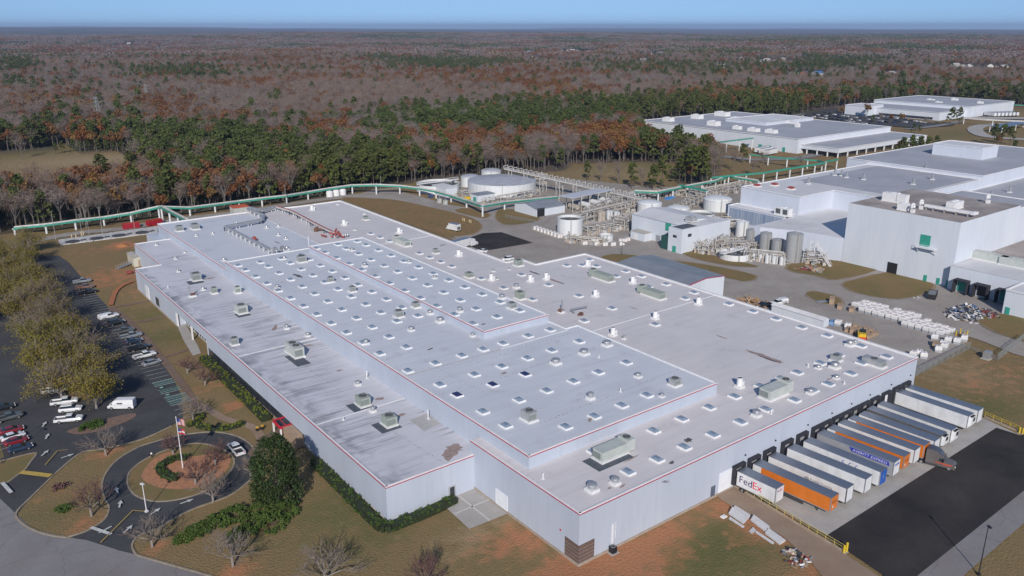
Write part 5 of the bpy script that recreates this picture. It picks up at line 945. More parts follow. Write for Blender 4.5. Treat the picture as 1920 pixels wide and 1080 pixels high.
# long hooped conveyor gallery
A, B = P(945, 312, 0)*1, P(1206, 372, 0)*1
A = P(948, 316, 9.5); B = P(1206, 373, 5.0); t = thing('pipe_gallery', 'long white pipe gallery with hoops on trestles from the widest tank to the canopy', 'pipe gallery', (A.x, A.y, 0)); a = Vector((0, 0, 9.5)); b = Vector((B.x-A.x, B.y-A.y, 5.0)); L = (b-a).length; d = (b-a).normalized(); s = d.cross(Vector((0, 0, 1))).normalized(); mb = MB()
for q in (-1.4, 1.4): mb.beam(a+s*q, b+s*q, .25, .6)
mb.beam(a, b, 2.0, .3); mb.build('deck', PCOL[0], t)
n = int(L/3.6)
for i in range(n+1):
    c = a.lerp(b, i/n); mb = MB(); mb.beam(c-s*1.4, c-s*1.4+Vector((0, 0, 1.8)), .3, .3); mb.beam(c+s*1.4, c+s*1.4+Vector((0, 0, 1.8)), .3, .3); mb.beam(c-s*1.5+Vector((0, 0, 1.8)), c+s*1.5+Vector((0, 0, 1.8)), .3, .3); mb.build('hoop', PCOL[0], t)
for i in range(8):
    c = a.lerp(b, (i+.4)/8); mb = MB()
    for q in (-1.4, 1.4):
        for w_ in (-1.2, 1.2): e = c+s*q+d*w_; mb.beam((e.x, e.y, 0), (e.x, e.y, c.z), .25, .25)
        e, f = c+s*q-d*1.2, c+s*q+d*1.2; mb.beam((e.x, e.y, .3), (f.x, f.y, c.z*.5), .12, .12); mb.beam((f.x, f.y, c.z*.5), (e.x, e.y, c.z*.95), .12, .12); mb.beam((e.x, e.y, c.z*.5), (f.x, f.y, c.z*.5), .12, .12)
    mb.build('trestle', PCOL[0], t)
mb = MB(); mb.tube(a+Vector((0, 0, .5)), b+Vector((0, 0, .5)), .35, .35, 8); mb.tube(a+s*.8+Vector((0, 0, .4)), b+s*.8+Vector((0, 0, .4)), .22, .22, 8); mb.build('pipe', PCOL[2], t)
# canopy over tanks
zc = 7.2; c4 = [P(1048,366.5,zc), P(1074,371,zc), P(1152,355.5,zc), P(1116,353.5,zc)]; o = Vector((c4[1].x, c4[1].y, 0)); t = thing('open_canopy', 'open-sided white canopy on steel posts over horizontal tanks', 'canopy', o)
mb = MB(); q = [(v.x-o.x, v.y-o.y) for v in c4]; mb.prism(q[::-1] if sum(q[i][0]*q[(i+1)%4][1]-q[(i+1)%4][0]*q[i][1] for i in range(4)) < 0 else q, zc-.3, zc+.05); mb.build('roof', M('canopy roof', (.48,.51,.58), (.44,.46,.52), .3, coord='obj'), t)
for e0, e1 in ((1, 2), (0, 3)):
    for i in range(6): x_, y_ = q[e0][0]+(q[e1][0]-q[e0][0])*i/5, q[e0][1]+(q[e1][1]-q[e0][1])*i/5; mb = MB(); mb.beam((x_, y_, 0), (x_, y_, zc-.3), .3, .3); mb.beam((x_, y_, zc-2), (x_+1.2, y_, zc-.4), .15, .15); mb.build('post', PCOL[0], t)
for i in range(4): 
    x_, y_ = q[1][0]+(q[2][0]-q[1][0])*(i+.5)/4, q[1][1]+(q[2][1]-q[1][1])*(i+.5)/4+3; t2 = thing('horizontal_tank', ['beige horizontal tank under the canopy, leftmost', 'second horizontal tank under the canopy', 'third horizontal tank under the canopy', 'rightmost horizontal tank under the canopy'][i], 'tank', (o.x+x_, o.y+y_, 0)); mb = MB(); mb.tube((0, -3, 2), (0, 3, 2), 1.3, 1.3, 14); mb.build('shell', BEI if i == 0 else TKW, t2); mb = MB(); mb.cbox((0, -2, 0), (1.8, .4, 1)); mb.cbox((0, 2, 0), (1.8, .4, 1)); mb.build('saddle', PCOL[2], t2)
# ------------- green pipe bridges
GRN = M('bridge green', (.035,.30,.22), (.05,.25,.19), .4, rough=.5, coord='obj')
def bridge(nodes, label, z=None, step=12, w=1.5, pipe=True):
    pts = []
    for nd in nodes:
        if z is None: b = P(nd[0], nd[1]); pts.append(Vector((b.x, b.y, toh(nd[0], nd[1], nd[2]))))
        else: pts.append(P(nd[0], nd[1], z if len(nd) < 3 else nd[2]))
    o = Vector((pts[0].x, pts[0].y, 0)); t = thing('pipe_bridge', label, 'pipe bridge', o); q = [p-o for p in pts]; mb = MB(); gm = MB(); wm = MB()
    for a, b in zip(q[:-1], q[1:]):
        d = (b-a); dn = Vector((d.x, d.y, 0)).normalized(); s = Vector((-dn.y, dn.x, 0)); e = dn*.12
        if s.dot(_F) > 0: s = -s    # s points toward the factory side
        gm.beam(a+s*w*.45-e, b+s*w*.45+e, .35, .75); gm.beam(a-e, b+e, w*.9, .12); gm.beam(a-s*w*.45-e, b-s*w*.45+e, .2, .6)
        if pipe: wm.tube(a-s*w*.25+Vector((0, 0, .55)), b-s*w*.25+Vector((0, 0, .55)), .30, .30, 8); wm.tube(a+s*.1+Vector((0, 0, .35)), b+s*.1+Vector((0, 0, .35)), .16, .16, 6)
    gm.build('green_tray', GRN, t)
    if wm.v: wm.build('pipe', PCOL[0], t)
    L = [0]
    for a, b in zip(q[:-1], q[1:]): L.append(L[-1]+(b-a).length)
    posts = [p for p in q] if z is None else [None]
    if z is not None:
        posts = []; n = max(1, int(L[-1]/step))
        for i in range(n+1):
            u = L[-1]*i/n; k = max(j for j in range(len(L)) if L[j] <= u+1e-6); k = min(k, len(q)-2); posts.append(q[k].lerp(q[k+1], (u-L[k])/max(1e-6, L[k+1]-L[k])))
    for p in posts: mb = MB(); mb.tube((p.x, p.y, 0), (p.x, p.y, p.z-.3), .42, .42, 8); mb.cbox((p.x, p.y, p.z-.5), (1.6, 1.2, .4)); mb.build('post', TKW, t)
    return t
bridge([(29,441,428),(88,438,422.5),(143,431,415),(196,423,409),(247,418,401),(300,413,389),(357,405,390.5),(404,398,384.5),(449,391,378.5),(492,387,373),(538,382,368),(578,374,361.5),(618,368,354.5),(661,363,348.5),(706,365,347.5),(750,364,349.5),(787,368,354),(818,373,359.5),(846,380,367.5),(875,390,377),(905,407,387),(946,394,380),(1045,372,370)], 'long green and white pipe bridge on white posts winding along the edge of the woods')
bridge([(302,388,6.8),(350,413,9.5)], 'short green pipe bridge branching down to the factory roof corner', z=7, step=14)
bridge([(1190,359),(1233,361),(1280,351),(1340,340),(1366,331),(1422,340)], 'green and white pipe bridge with a bent top, left of the upper white wall', z=4.5); bridge([(1333,333),(1386,328),(1432,324),(1546,305.5),(1533,301),(1475,297),(1407,290)], 'long bright green pipe bridge running to the far factory', z=5.5, pipe=False)
bridge([(1549,303),(1570,299)], 'short green pipe bridge on two posts in the open grass', z=6, pipe=False); bridge([(1312,271),(1411,259)], 'green pipe bridge reaching the far factory wall beside the dark trailer', z=8, pipe=False); bridge([(1275,347),(1325,358)], 'thin green cross pipe near the far pipe rack', z=5.5, pipe=False, step=20); bridge([(1885,196),(1960,199)], 'green pipe bridge at the far right edge beyond the farthest factory', z=7, pipe=False, step=20)
# ================================================================ VEGETATION
def leaf_mat(name, cols, rough=.75, sub=True):
    m, nt, b = newmat(name); b.inputs['Roughness'].default_value = rough; b.inputs['Specular IOR Level'].default_value = .15
    oi = nt.nodes.new('ShaderNodeObjectInfo'); rp = nt.nodes.new('ShaderNodeValToRGB'); rp.color_ramp.elements.remove(rp.color_ramp.elements[0]); k = len(cols)
    for i, c in enumerate(cols):
        e = rp.color_ramp.elements[0] if i == 0 else rp.color_ramp.elements.new(i/(k-1)*.999)
        e.position = i/(k-1) if k > 1 else 0; e.color = (*c, 1)
    nt.links.new(oi.outputs['Random'], rp.inputs[0])
    tc = nt.nodes.new('ShaderNodeTexCoord'); nz = N(nt, 'ShaderNodeTexNoise', Scale=.45, Detail=3.0); nt.links.new(tc.outputs['Object'], nz.inputs['Vector'])
    hs = nt.nodes.new('ShaderNodeHueSaturation'); mr = nt.nodes.new('ShaderNodeMapRange'); mr.inputs[1].default_value = .3; mr.inputs[2].default_value = .7; mr.inputs[3].default_value = .75; mr.inputs[4].default_value = 1.3
    nt.links.new(nz.outputs['Fac'], mr.inputs[0]); nt.links.new(mr.outputs[0], hs.inputs['Value']); nt.links.new(rp.outputs[0], hs.inputs['Color']); st1 = noise_fac(nt, .011, 3, lo=.35, hi=.65, stretch=(1, 1, 0)); st2 = noise_fac(nt, .0028, 4, lo=.38, hi=.62, stretch=(1, 1, 0)); c_ = mix(nt, mul(nt, st1, .38), hs.outputs[0], tuple(x*.55 for x in cols[0])); c_ = mix(nt, mul(nt, st2, .35), c_, tuple(x*f for x, f in zip(cols[-1], (1.25, 1.0, .8))))
    nt.links.new(c_, b.inputs['Base Color'])
    return m
L_PINE = leaf_mat('pine needles', [(.055,.078,.026),(.070,.098,.028),(.090,.115,.033),(.058,.082,.030),(.082,.098,.030)])
L_RUST = leaf_mat('autumn leaves', [(.175,.065,.028),(.20,.09,.030),(.15,.060,.036),(.18,.105,.042),(.15,.07,.042),(.17,.075,.036),(.20,.12,.032),(.155,.10,.05)])
L_TWIG = leaf_mat('bare twigs', [(.215,.185,.175),(.185,.155,.145),(.235,.21,.20),(.195,.14,.12),(.19,.165,.155),(.205,.155,.13)])
BARKF = M('forest bark', (.16,.14,.13), (.09,.078,.07), 1.2, coord='obj', rough=.9)
L_OLIVE = leaf_mat('olive leaves', [(.185,.155,.028),(.20,.155,.034),(.150,.145,.030)]); L_MAG = leaf_mat('magnolia leaves', [(.032,.054,.018),(.038,.062,.02)], .5); L_JUN = leaf_mat('juniper', [(.065,.11,.026),(.08,.12,.03)]); L_HEDGE = leaf_mat('hedge leaves', [(.14,.165,.025),(.115,.145,.025)]); L_HEDGED = leaf_mat('dark hedge leaves', [(.06,.105,.025),(.065,.11,.028)])
BARKG = M('pale bark', (.27,.24,.22), (.17,.15,.14), 1.2, coord='obj', rough=.9); BARKB = M('brown bark', (.11,.085,.07), (.07,.055,.045), 1.2, coord='obj', rough=.9); L_PURP = leaf_mat('purple twigs', [(.15,.085,.085),(.13,.08,.075)]); L_TWIGN = leaf_mat('grey twigs', [(.20,.17,.155),(.22,.19,.17)])
def leafq(mb, c, s, rr, up=.4):
    n = Vector((rr.gauss(0, 1), rr.gauss(0, 1), rr.gauss(up, 1))).normalized(); a = n.orthogonal().normalized(); b = n.cross(a); th = rr.uniform(0, 6.28); u = (a*math.cos(th)+b*math.sin(th))*s; v = (b*math.cos(th)-a*math.sin(th))*s*rr.uniform(.5, 1)
    mb.add([c-u-v*.3, c+u*.2-v, c+u+v*.2, c-u*.1+v], [(0, 1, 2, 3)])
def clumps(mb, cs, nleaf, s, rr):
    for c, r in cs:
        for _ in range(nleaf):
            d = Vector((rr.gauss(0, 1), rr.gauss(0, 1), rr.gauss(0, 1))).normalized()*(r*rr.random()**.4); d.z *= .7; leafq(mb, c+d, s*rr.uniform(.6, 1.3), rr)
def twigs(mb, cs, n, L, w, rr, out=None):
    for c, r in cs:
        for _ in range(n):
            d = Vector((rr.gauss(0, 1), rr.gauss(0, 1), rr.gauss(.5, .7))).normalized(); p = c+Vector((rr.uniform(-r, r), rr.uniform(-r, r), rr.uniform(-r, r)*.7)); l = L*rr.uniform(.5, 1.4); s = d.cross(Vector((rr.uniform(-1, 1), rr.uniform(-1, 1), .3))).normalized()*w
            mb.add([p-s, p+s, p+d*l], [(0, 1, 2)])
def pine_parts(seed, H=17, det=1.0):
    rr = random.Random(seed); tr = MB(); cr = MB(); tr.tube((0, 0, -.3), (rr.uniform(-.4, .4), rr.uniform(-.4, .4), H*.93), .26, .06, 5); cs = []; R = H*.245
    for i in range(int(34*det)):
        u = rr.random()**.85; z = H*(.26+.72*u); rad = R*1.08*(1.15-u)**.7*rr.uniform(.35, 1.0); a = rr.uniform(0, 6.28); cs.append((Vector((rad*math.cos(a), rad*math.sin(a), z)), H*.075*rr.uniform(.7, 1.2)))
        if i < 8: tr.tube((0, 0, z-.8), (rad*.9*math.cos(a), rad*.9*math.sin(a), z), .08, .03, 3, cap=False)
    cs.append((Vector((0, 0, H*.95)), H*.06)); clumps(cr, cs, 14, .58, rr); return tr, cr
def broad_parts(seed, H=15, leafy=1.0, det=1.0):
    rr = random.Random(seed); tr = MB(); cr = MB(); tr.tube((0, 0, -.3), (0, 0, H*.4), .3, .2, 5); cs = []
    for i in range(int(9*det)):
        a = rr.uniform(0, 6.28); e = Vector((math.cos(a)*H*.24*rr.uniform(.3, 1.1), math.sin(a)*H*.24*rr.uniform(.3, 1.1), H*rr.uniform(.62, .93))); s_ = Vector((0, 0, H*rr.uniform(.28, .45))); m_ = s_.lerp(e, .5)+Vector((rr.uniform(-.5, .5), rr.uniform(-.5, .5), .4)); tr.tube(s_, m_, .14, .09, 4, cap=False); tr.tube(m_, e, .09, .03, 3, cap=False)
        for f in (.6, .9): cs.append((m_.lerp(e, f), H*.11*rr.uniform(.7, 1.2)))
    if leafy: clumps(cr, cs, int(15*leafy), .55, rr)
    twigs(cr, cs, 9 if leafy else 17, H*.13, .05, rr); return tr, cr
def join_mb(tr, cr): m = MB(); m.v = list(tr.v); m.f = list(tr.f); m.m = [0]*len(tr.f); o = len(m.v); m.v += cr.v; m.f += [[i+o for i in f] for f in cr.f]; m.m += [1]*len(cr.f); return m
KINDS = {'pine': ('pine_tree', 'pine', [pine_parts(i, 14.5+i*1.3) for i in range(3)], BARKB, L_PINE), 'rust': ('autumn_tree', 'autumn tree', [broad_parts(20+i, 13+i, 1.7) for i in range(3)], BARKF, L_RUST), 'bare': ('bare_tree', 'bare tree', [broad_parts(40+i, 13+i*1.3, 0, 1.5) for i in range(4)], BARKF, L_TWIG)}
PROTO = {}; MESHES = {}
for k, (nm, cat, parts, bm_, lm) in KINDS.items():
    PROTO[k] = []; MESHES[k] = []
    for tr, cr in parts:
        a = tr.build('trunk', bm_); b = cr.build('crown', lm); MESHES[k].append((a.data, b.data)); bpy.data.objects.remove(a); bpy.data.objects.remove(b); j = join_mb(tr, cr).build(nm, [bm_, lm]); COL.objects.unlink(j); PROTO[k].append(j)
def far_proto(k, seed):   # a hectare-patch of crowns for the far woods
    rr = random.Random(seed); m = MB()
    for i in range(26):
        x, y = rr.uniform(-24, 24), rr.uniform(-24, 24); h = rr.uniform(11, 18)
        cs = [(Vector((x+rr.uniform(-2, 2), y+rr.uniform(-2, 2), h*rr.uniform(.6, 1))), 2.6) for _ in range(3)]; clumps(m, cs, 5, 1.9, rr)
    j = m.build('far_'+k, {'pine': L_PINE, 'rust': L_RUST, 'bare': L_TWIG}[k]); COL.objects.unlink(j); return j
FAR = {k: [far_proto(k, 5+i) for i in range(2)] for k in ('pine', 'rust', 'bare')}
# kinds of wood by where they stand (photo pixel of the crown), weights by zone
ZN = [('pine', 560, 300, 420, 30, 1.7), ('pine', 250, 255, 110, 22, 2.2), ('pine', 60, 262, 80, 26, 2.5), ('pine', 430, 262, 120, 22, 1.5), ('pine', 900, 222, 190, 26, 2.4), ('pine', 1060, 205, 90, 20, 1.8), ('pine', 1160, 200, 110, 14, 2.5), ('pine', 840, 118, 110, 9, 3.5), ('pine', 330, 133, 90, 9, 2.2), ('pine', 1250, 268, 70, 50, 2.6), ('pine', 1480, 195, 220, 22, 3), ('pine', 1760, 182, 150, 15, 2.4), ('pine', 1900, 190, 60, 20, 2), ('pine', 1290, 130, 160, 16, 1.6), ('pine', 1560, 118, 90, 12, 2.2), ('pine', 30, 118, 40, 14, 2), ('pine', 1400, 75, 260, 6, 1.4), ('pine', 1650, 68, 260, 5, 1.4), ('pine', 700, 68, 200, 5, 1.2), ('pine', 860, 85, 120, 5, 1.8), ('pine', 510, 185, 16, 16, 1.6), ('pine', 250, 212, 24, 10, 1.8), ('pine', 700, 315, 90, 35, 2), ('pine', 350, 340, 60, 25, 1.4), ('pine', 150, 335, 30, 30, 1.6), ('pine', 560, 345, 60, 20, 1.0),
 ('rust', 60, 322, 110, 18, 2.2), ('rust', 420, 325, 60, 22, 1.7), ('rust', 310, 190, 70, 18, 1.8), ('rust', 600, 245, 60, 14, 2.2), ('rust', 880, 262, 110, 26, 2.6), ('rust', 1080, 247, 100, 16, 2.6), ('rust', 1180, 250, 60, 25, 1.5), ('rust', 1400, 178, 130, 12, 2.4), ('rust', 960, 140, 260, 20, 1.4), ('rust', 150, 95, 160, 10, 1.6), ('rust', 550, 115, 140, 12, 1.0), ('rust', 90, 185, 90, 16, 1.0), ('rust', 640, 240, 30, 12, 1.5), ('rust', 1050, 160, 80, 14, 1.2), ('rust', 200, 345, 40, 30, 1.2), ('rust', 900, 300, 120, 25, 1.0),
 ('bare', 460, 200, 200, 40, 1.0), ('bare', 700, 180, 160, 30, 1.2), ('bare', 480, 355, 70, 24, 2.2), ('bare', 120, 375, 140, 26, 1.8), ('bare', 300, 365, 70, 24, 1.5), ('bare', 620, 345, 60, 20, 1.2), ('bare', 960, 290, 120, 24, 1.2), ('bare', 560, 240, 40, 16, 1.0), ('bare', 1250, 150, 300, 20, 1.1), ('bare', 1330, 310, 40, 30, 1.0), ('bare', 600, 355, 50, 14, 1.4)]
def kind_at(x, y, z, rr, far=False):
    px, py = proj((x, y, z)); w_ = {'bare': .95, 'rust': .42, 'pine': .22}
    for k, cx, cy, rx, ry, s in ZN:
        d = ((px-cx)/rx)**2+((py-cy)/ry)**2
        if d < 5: w_[k] += s*math.exp(-d*1.3)
    sc = 260.0 if not far else 700.0
    w_['pine'] += 1.6*max(0, mnoise.noise((x/sc, y/sc, 0))*1.6-.15)*(.5 if not far else 1.3); w_['rust'] += 1.4*max(0, mnoise.noise((x/(sc*.6), y/(sc*.6), 9))*1.5); w_['bare'] += .6*mnoise.noise((x/(sc*.5), y/(sc*.5), 5))
    for k in w_: w_[k] = max(0.02, w_[k])**2.0
    u = rr.random()*sum(w_.values())
    for k, v in w_.items():
        u -= v
        if u <= 0: return k
    return 'bare'
rr = random.Random(11); pts = []
def infr(x, y, m=60):
    q = proj((x, y, 8)); return -m < q[0] < 1920+m and q[1] < 1200
HS = {'in the middle-distance settlement right of the small green field': [(984,101),(991,99),(997,98.6),(1001,111),(1053,98),(1066,97.5),(1073,96.7),(1082,99),(1111,103.6),(1104,98)],
 'scattered in the woods above the left end of the second factory': [(1156,103.6),(1145,107.5),(1178,108),(1213,106),(1222,105),(1203,116.6),(1210,116),(1239,102.5),(1149,124),(1134,123.6),(1265,123),(1272.5,125)],
 'in the far wooded suburb above the second factory roof': [(1308,122.5),(1344,124),(1352,125),(1352,134),(1394,113),(1381,129),(1431,118.7),(1437,116),(1441,120),(1452.5,117.5),(1467.5,115),(1482.5,120),(1495,132),(1488,144),(1507.5,143.6),(1532.5,143),(1566.7,130),(1596,133.7)],
 'by the small far lake at the right': [(1791,125.5),(1807,128.6),(1818,128),(1857,126.7),(1867.5,131.6),(1881,129.6),(1706,107.5),(1670,142.5)],
 'in the far woods at the upper left': [(205,91),(242,82),(215,89),(288,94),(299,92),(306,90),(311.6,88.7),(321.5,93.4)]}
def gpix(px, py):   # ground point seen at a pixel, on the rolling terrain
    z = 0.0
    for _ in range(12): q = P(px, py, z); z = .5*z+.5*ground_z(q.x, q.y)
    return Vector((q.x, q.y, ground_z(q.x, q.y)))
HP = [(gpix(a, b), k) for k, l in HS.items() for a, b in l]; LAKE = [gpix(a, b) for a, b in ((1806,134),(1830,133),(1852,135.5),(1840,137),(1812,137.5))]
FROAD = [gpix(a, b) for a, b in ((1030,115),(1046,116.5),(1064,120),(1084,123.5))]
def cleared(x, y, R=26):
    for c, _ in HP:
        d = math.hypot(x-c.x, y-c.y)
        if d < R*7.2:
            dd = Vector((c.x, c.y, 0)).normalized(); u = (x-c.x)*dd.x+(y-c.y)*dd.y; v = abs(-(x-c.x)*dd.y+(y-c.y)*dd.x)
            if -R*7 < u < R*.8 and v < R*(.85 if u > -R*3 else .6): return True
    for c in FROAD+LAKE:
        if math.hypot(x-c.x, y-c.y) < R*2.4: return True
    return False
def grid_pts(r0, r1, sp, jit=.45):
    out = []; a0, a1 = YAW-R_(47), YAW+R_(47); r = r0
    while r < r1:
        n = int((a1-a0)*r/sp)
        for i in range(n):
            a = a0+(a1-a0)*(i+rr.random())/n; q = r+rr.uniform(-jit, jit)*sp; pts_ = (q*math.sin(a), q*math.cos(a)); out.append(pts_)
        r += sp
    return out
near = []
for x, y in grid_pts(340, 720, 5.8)+grid_pts(720, 1300, 8.0)+grid_pts(1300, 2600, 11.5):
    if infr(x, y, 520) and forested(x, y) and not (y > 500 and cleared(x, y)):
        z = ground_z(x, y); near.append((math.hypot(x, y), x, y, z, kind_at(x, y, z+12, rr), rr.randrange(12), rr.uniform(.85, 1.32), rr.uniform(0, 6.28)))
near.sort(key=lambda q: (q[0] if infr(q[1], q[2], 10) else q[0]+1e5))
ZNAME = [(0, 330, 'at the left, behind the start of the green pipe bridge'), (330, 640, 'in the wood edge left of centre, behind the factory roof end'), (640, 900, 'behind the round tanks'), (900, 1220, 'behind the pipe gallery and the brown field'), (1220, 2100, 'between the far factory and the green bridge')]
KL = {'pine': 'green pine', 'rust': 'orange-brown autumn tree', 'bare': 'bare grey-twigged hardwood'}
def inst_tree(k, v, x, y, z, s, rz, label, group, mats=None, hs=1.0):
    tm, cm = MESHES[k][v % len(MESHES[k])]; t = thing(KINDS[k][0], label, KINDS[k][1], (x, y, z), rz, group); t.scale = (s*1.0, s*1.0, s*hs)
    a = bpy.data.objects.new('trunk', tm); COL.objects.link(a); a.parent = t; b = bpy.data.objects.new('crown', cm); COL.objects.link(b); b.parent = t; return t
NIND = 420
for d, x, y, z, k, v, s, rz in near[:NIND]:
    px = proj((x, y, z+8))[0]; zn = next((n for a, b, n in ZNAME if px < b), ZNAME[-1][2]); inst_tree(k, v, x, y, z, s, rz, '%s %s' % (KL[k], zn), 'trees %s %s' % (KL[k], zn))
def scatter(name, rows, protos, kind='stuff'):
    """rows: (x, y, z, protoindex, scale, rot) - one object whose geometry nodes set the trees"""
    me = bpy.data.meshes.new(name); me.from_pydata([(r[0], r[1], r[2]) for r in rows], [], [])
    for nm, ty, ix in (('pk', 'INT', 3), ('sc', 'FLOAT', 4), ('rot', 'FLOAT', 5)):
        at = me.attributes.new(nm, ty, 'POINT'); at.data.foreach_set('value', [r[ix] for r in rows])
    o = bpy.data.objects.new(name, me); COL.objects.link(o); o['kind'] = kind; ng = bpy.data.node_groups.new(name, 'GeometryNodeTree'); ng.interface.new_socket('Geometry', in_out='INPUT', socket_type='NodeSocketGeometry'); ng.interface.new_socket('Geometry', in_out='OUTPUT', socket_type='NodeSocketGeometry')
    gi = ng.nodes.new('NodeGroupInput'); go = ng.nodes.new('NodeGroupOutput'); jn = ng.nodes.new('GeometryNodeJoinGeometry'); lk = ng.links.new
    def attr(n, t): a = ng.nodes.new('GeometryNodeInputNamedAttribute'); a.data_type = t; a.inputs[0].default_value = n; return a.outputs[0]
    pk = attr('pk', 'INT'); sc_ = attr('sc', 'FLOAT'); rt = attr('rot', 'FLOAT'); cx = ng.nodes.new('ShaderNodeCombineXYZ'); lk(rt, cx.inputs[2])
    for i, po in enumerate(protos):
        oi = ng.nodes.new('GeometryNodeObjectInfo'); oi.inputs['Object'].default_value = po; oi.inputs['As Instance'].default_value = True; cp = ng.nodes.new('FunctionNodeCompare'); cp.data_type = 'INT'; cp.operation = 'EQUAL'; lk(pk, cp.inputs[2]); cp.inputs[3].default_value = i
        ip = ng.nodes.new('GeometryNodeInstanceOnPoints'); lk(gi.outputs[0], ip.inputs['Points']); lk(cp.outputs[0], ip.inputs['Selection']); lk(oi.outputs['Geometry'], ip.inputs['Instance']); lk(cx.outputs[0], ip.inputs['Rotation']); lk(sc_, ip.inputs['Scale']); lk(ip.outputs[0], jn.inputs[0])
    lk(jn.outputs[0], go.inputs[0]); md = o.modifiers.new('trees', 'NODES'); md.node_group = ng; return o
pl = PROTO['pine']+PROTO['rust']+PROTO['bare']; off = {'pine': 0, 'rust': len(PROTO['pine']), 'bare': len(PROTO['pine'])+len(PROTO['rust'])}
rows = [(x, y, z, off[k]+v % len(PROTO[k]), s, rz) for d, x, y, z, k, v, s, rz in near[NIND:]]
tag(scatter('woodland', rows, pl), 'mixed autumn woodland of bare, rust and pine trees filling the middle distance', 'woodland')
rows = []; fp = FAR['pine']+FAR['rust']+FAR['bare']; fo = {'pine': 0, 'rust': 2, 'bare': 4}
for x, y in grid_pts(2600, 9000, 46, .5):
    if infr(x, y, 520) and not cleared(x, y, 42): z = ground_z(x, y); k = kind_at(x, y, z+12, rr, True); rows.append((x, y, z, fo[k]+rr.randrange(2), rr.uniform(.85, 1.15), rr.uniform(0, 6.28)))
tag(scatter('far_woodland', rows, fp), 'hazy far woodland stretching to the horizon', 'woodland')
# --------- single trees of the site -----------------------------------------------------------
def place(k, px, py, s, label, hs=1.0, v=None, group=None): p = P(px, py); return inst_tree(k, v if v is not None else rr.randrange(12), p.x, p.y, 0, s*1.2, rr.uniform(0, 6.28), label, group, hs=hs)
for i, (k, px, py, s, lb) in enumerate([('pine',1101,338,.62,'round green pine at the near edge of the brown field, leftmost'),('bare',1126,340,.8,'bare tree right of the round green pine by the brown field'),('bare',1160,345,.8,'thin bare tree behind the pipe gallery, middle of the brown field edge'),('pine',1184,354,.85,'dark pine directly behind the end of the pipe gallery'),('pine',1224,357,.8,'broad dark pine standing alone behind the green bridge'),('pine',1241,356,1.0,'taller pine touching the broad dark one behind the green bridge'),('pine',1274,345,.8,'bright green pine right of the taller pine, behind the bridge'),('bare',1205,352,.7,'small bare tree between the dark pines behind the bridge'),
 ('pine',1296,348,1.1,'tall pine in the clump by the upward-bending green bridge'),('pine',1316,347,1.15,'second tall pine in the clump by the upward-bending green bridge'),('pine',1305,336,1.1,'pine at the back of the clump by the upward-bending bridge'),('bare',1335,340,.9,'reddish bare tree right of the pine clump'),('pine',1391,307,.75,'lone green pine between the two long green bridges'),('bare',1375,322,.8,'purple-brown bare tree in front of the lone pine'),('bare',1410,330,.75,'bare thicket tree under the bright green bridge'),('bare',1352,318,.8,'bare tree just left of the lone pine'),('bare',1430,318,.7,'bare tree behind the bright green bridge'),('bare',1500,318,.6,'bare tree near the far end of the bright green bridge'),('pine',1328,352,.5,'small pine at the foot of the bridge bend'),
 ('pine',1690,300,.8,'pine in the dark clump in front of the far factory, left'),('pine',1706,298,.8,'second pine in the dark clump in front of the far factory'),('pine',1722,297,.85,'third pine in the dark clump in front of the far factory'),('pine',1738,295,.8,'fourth pine in the dark clump in front of the far factory'),('pine',1752,293,.75,'rightmost pine of the dark clump in front of the far factory'),('rust',1684,290,.7,'reddish tree above the dark pine clump'),('pine',1677,303,.6,'small pine at the left end of the dark clump'),('bare',1765,280,.5,'pinkish low bare tree on the lawn behind the penthouse'),
 ('pine',1782,235,.8,'broad dark evergreen, left of a pair beside the farthest factory'),('pine',1797,235,.8,'broad dark evergreen, right of a pair beside the farthest factory'),('pine',1712,252,.45,'small round evergreen at the far lawn corner, left'),('pine',1722,252,.45,'small round evergreen at the far lawn corner, right'),('pine',1862,272,.85,'dark evergreen near the curved far drive, left'),('pine',1878,270,.85,'dark evergreen near the curved far drive, middle'),('pine',1893,272,.75,'dark evergreen near the curved far drive, right'),('rust',1870,278,.55,'low pinkish tree in front of the dark evergreens'),('pine',1636,233,.5,'small evergreen among the parked cars of the far lot'),('rust',1578,222,.8,'rusty tree at the left corner of the farthest factory'),('rust',1668,232,.6,'rusty tree in the middle of the far car park front'),('rust',1690,232,.65,'second rusty tree before the farthest factory'),('bare',1650,228,.6,'bare tree before the farthest factory, left'),('bare',1735,238,.6,'bare tree at the right end of the far car park'),('rust',1625,220,.9,'purple-red tall tree behind the farthest factory corner'),
 ('bare',42,298,.8,'single grey tree standing on the tan meadow at the left'),('pine',1900,292,.6,'shrubby evergreen right of the penthouse block'),('rust',1880,300,.5,'yellowish shrub tree right of the penthouse block')]): place(k, px, py, s, lb)
t = None
for i, px in enumerate(range(105, 255, 15)):  # round dark evergreens along the meadow's far side
    pass
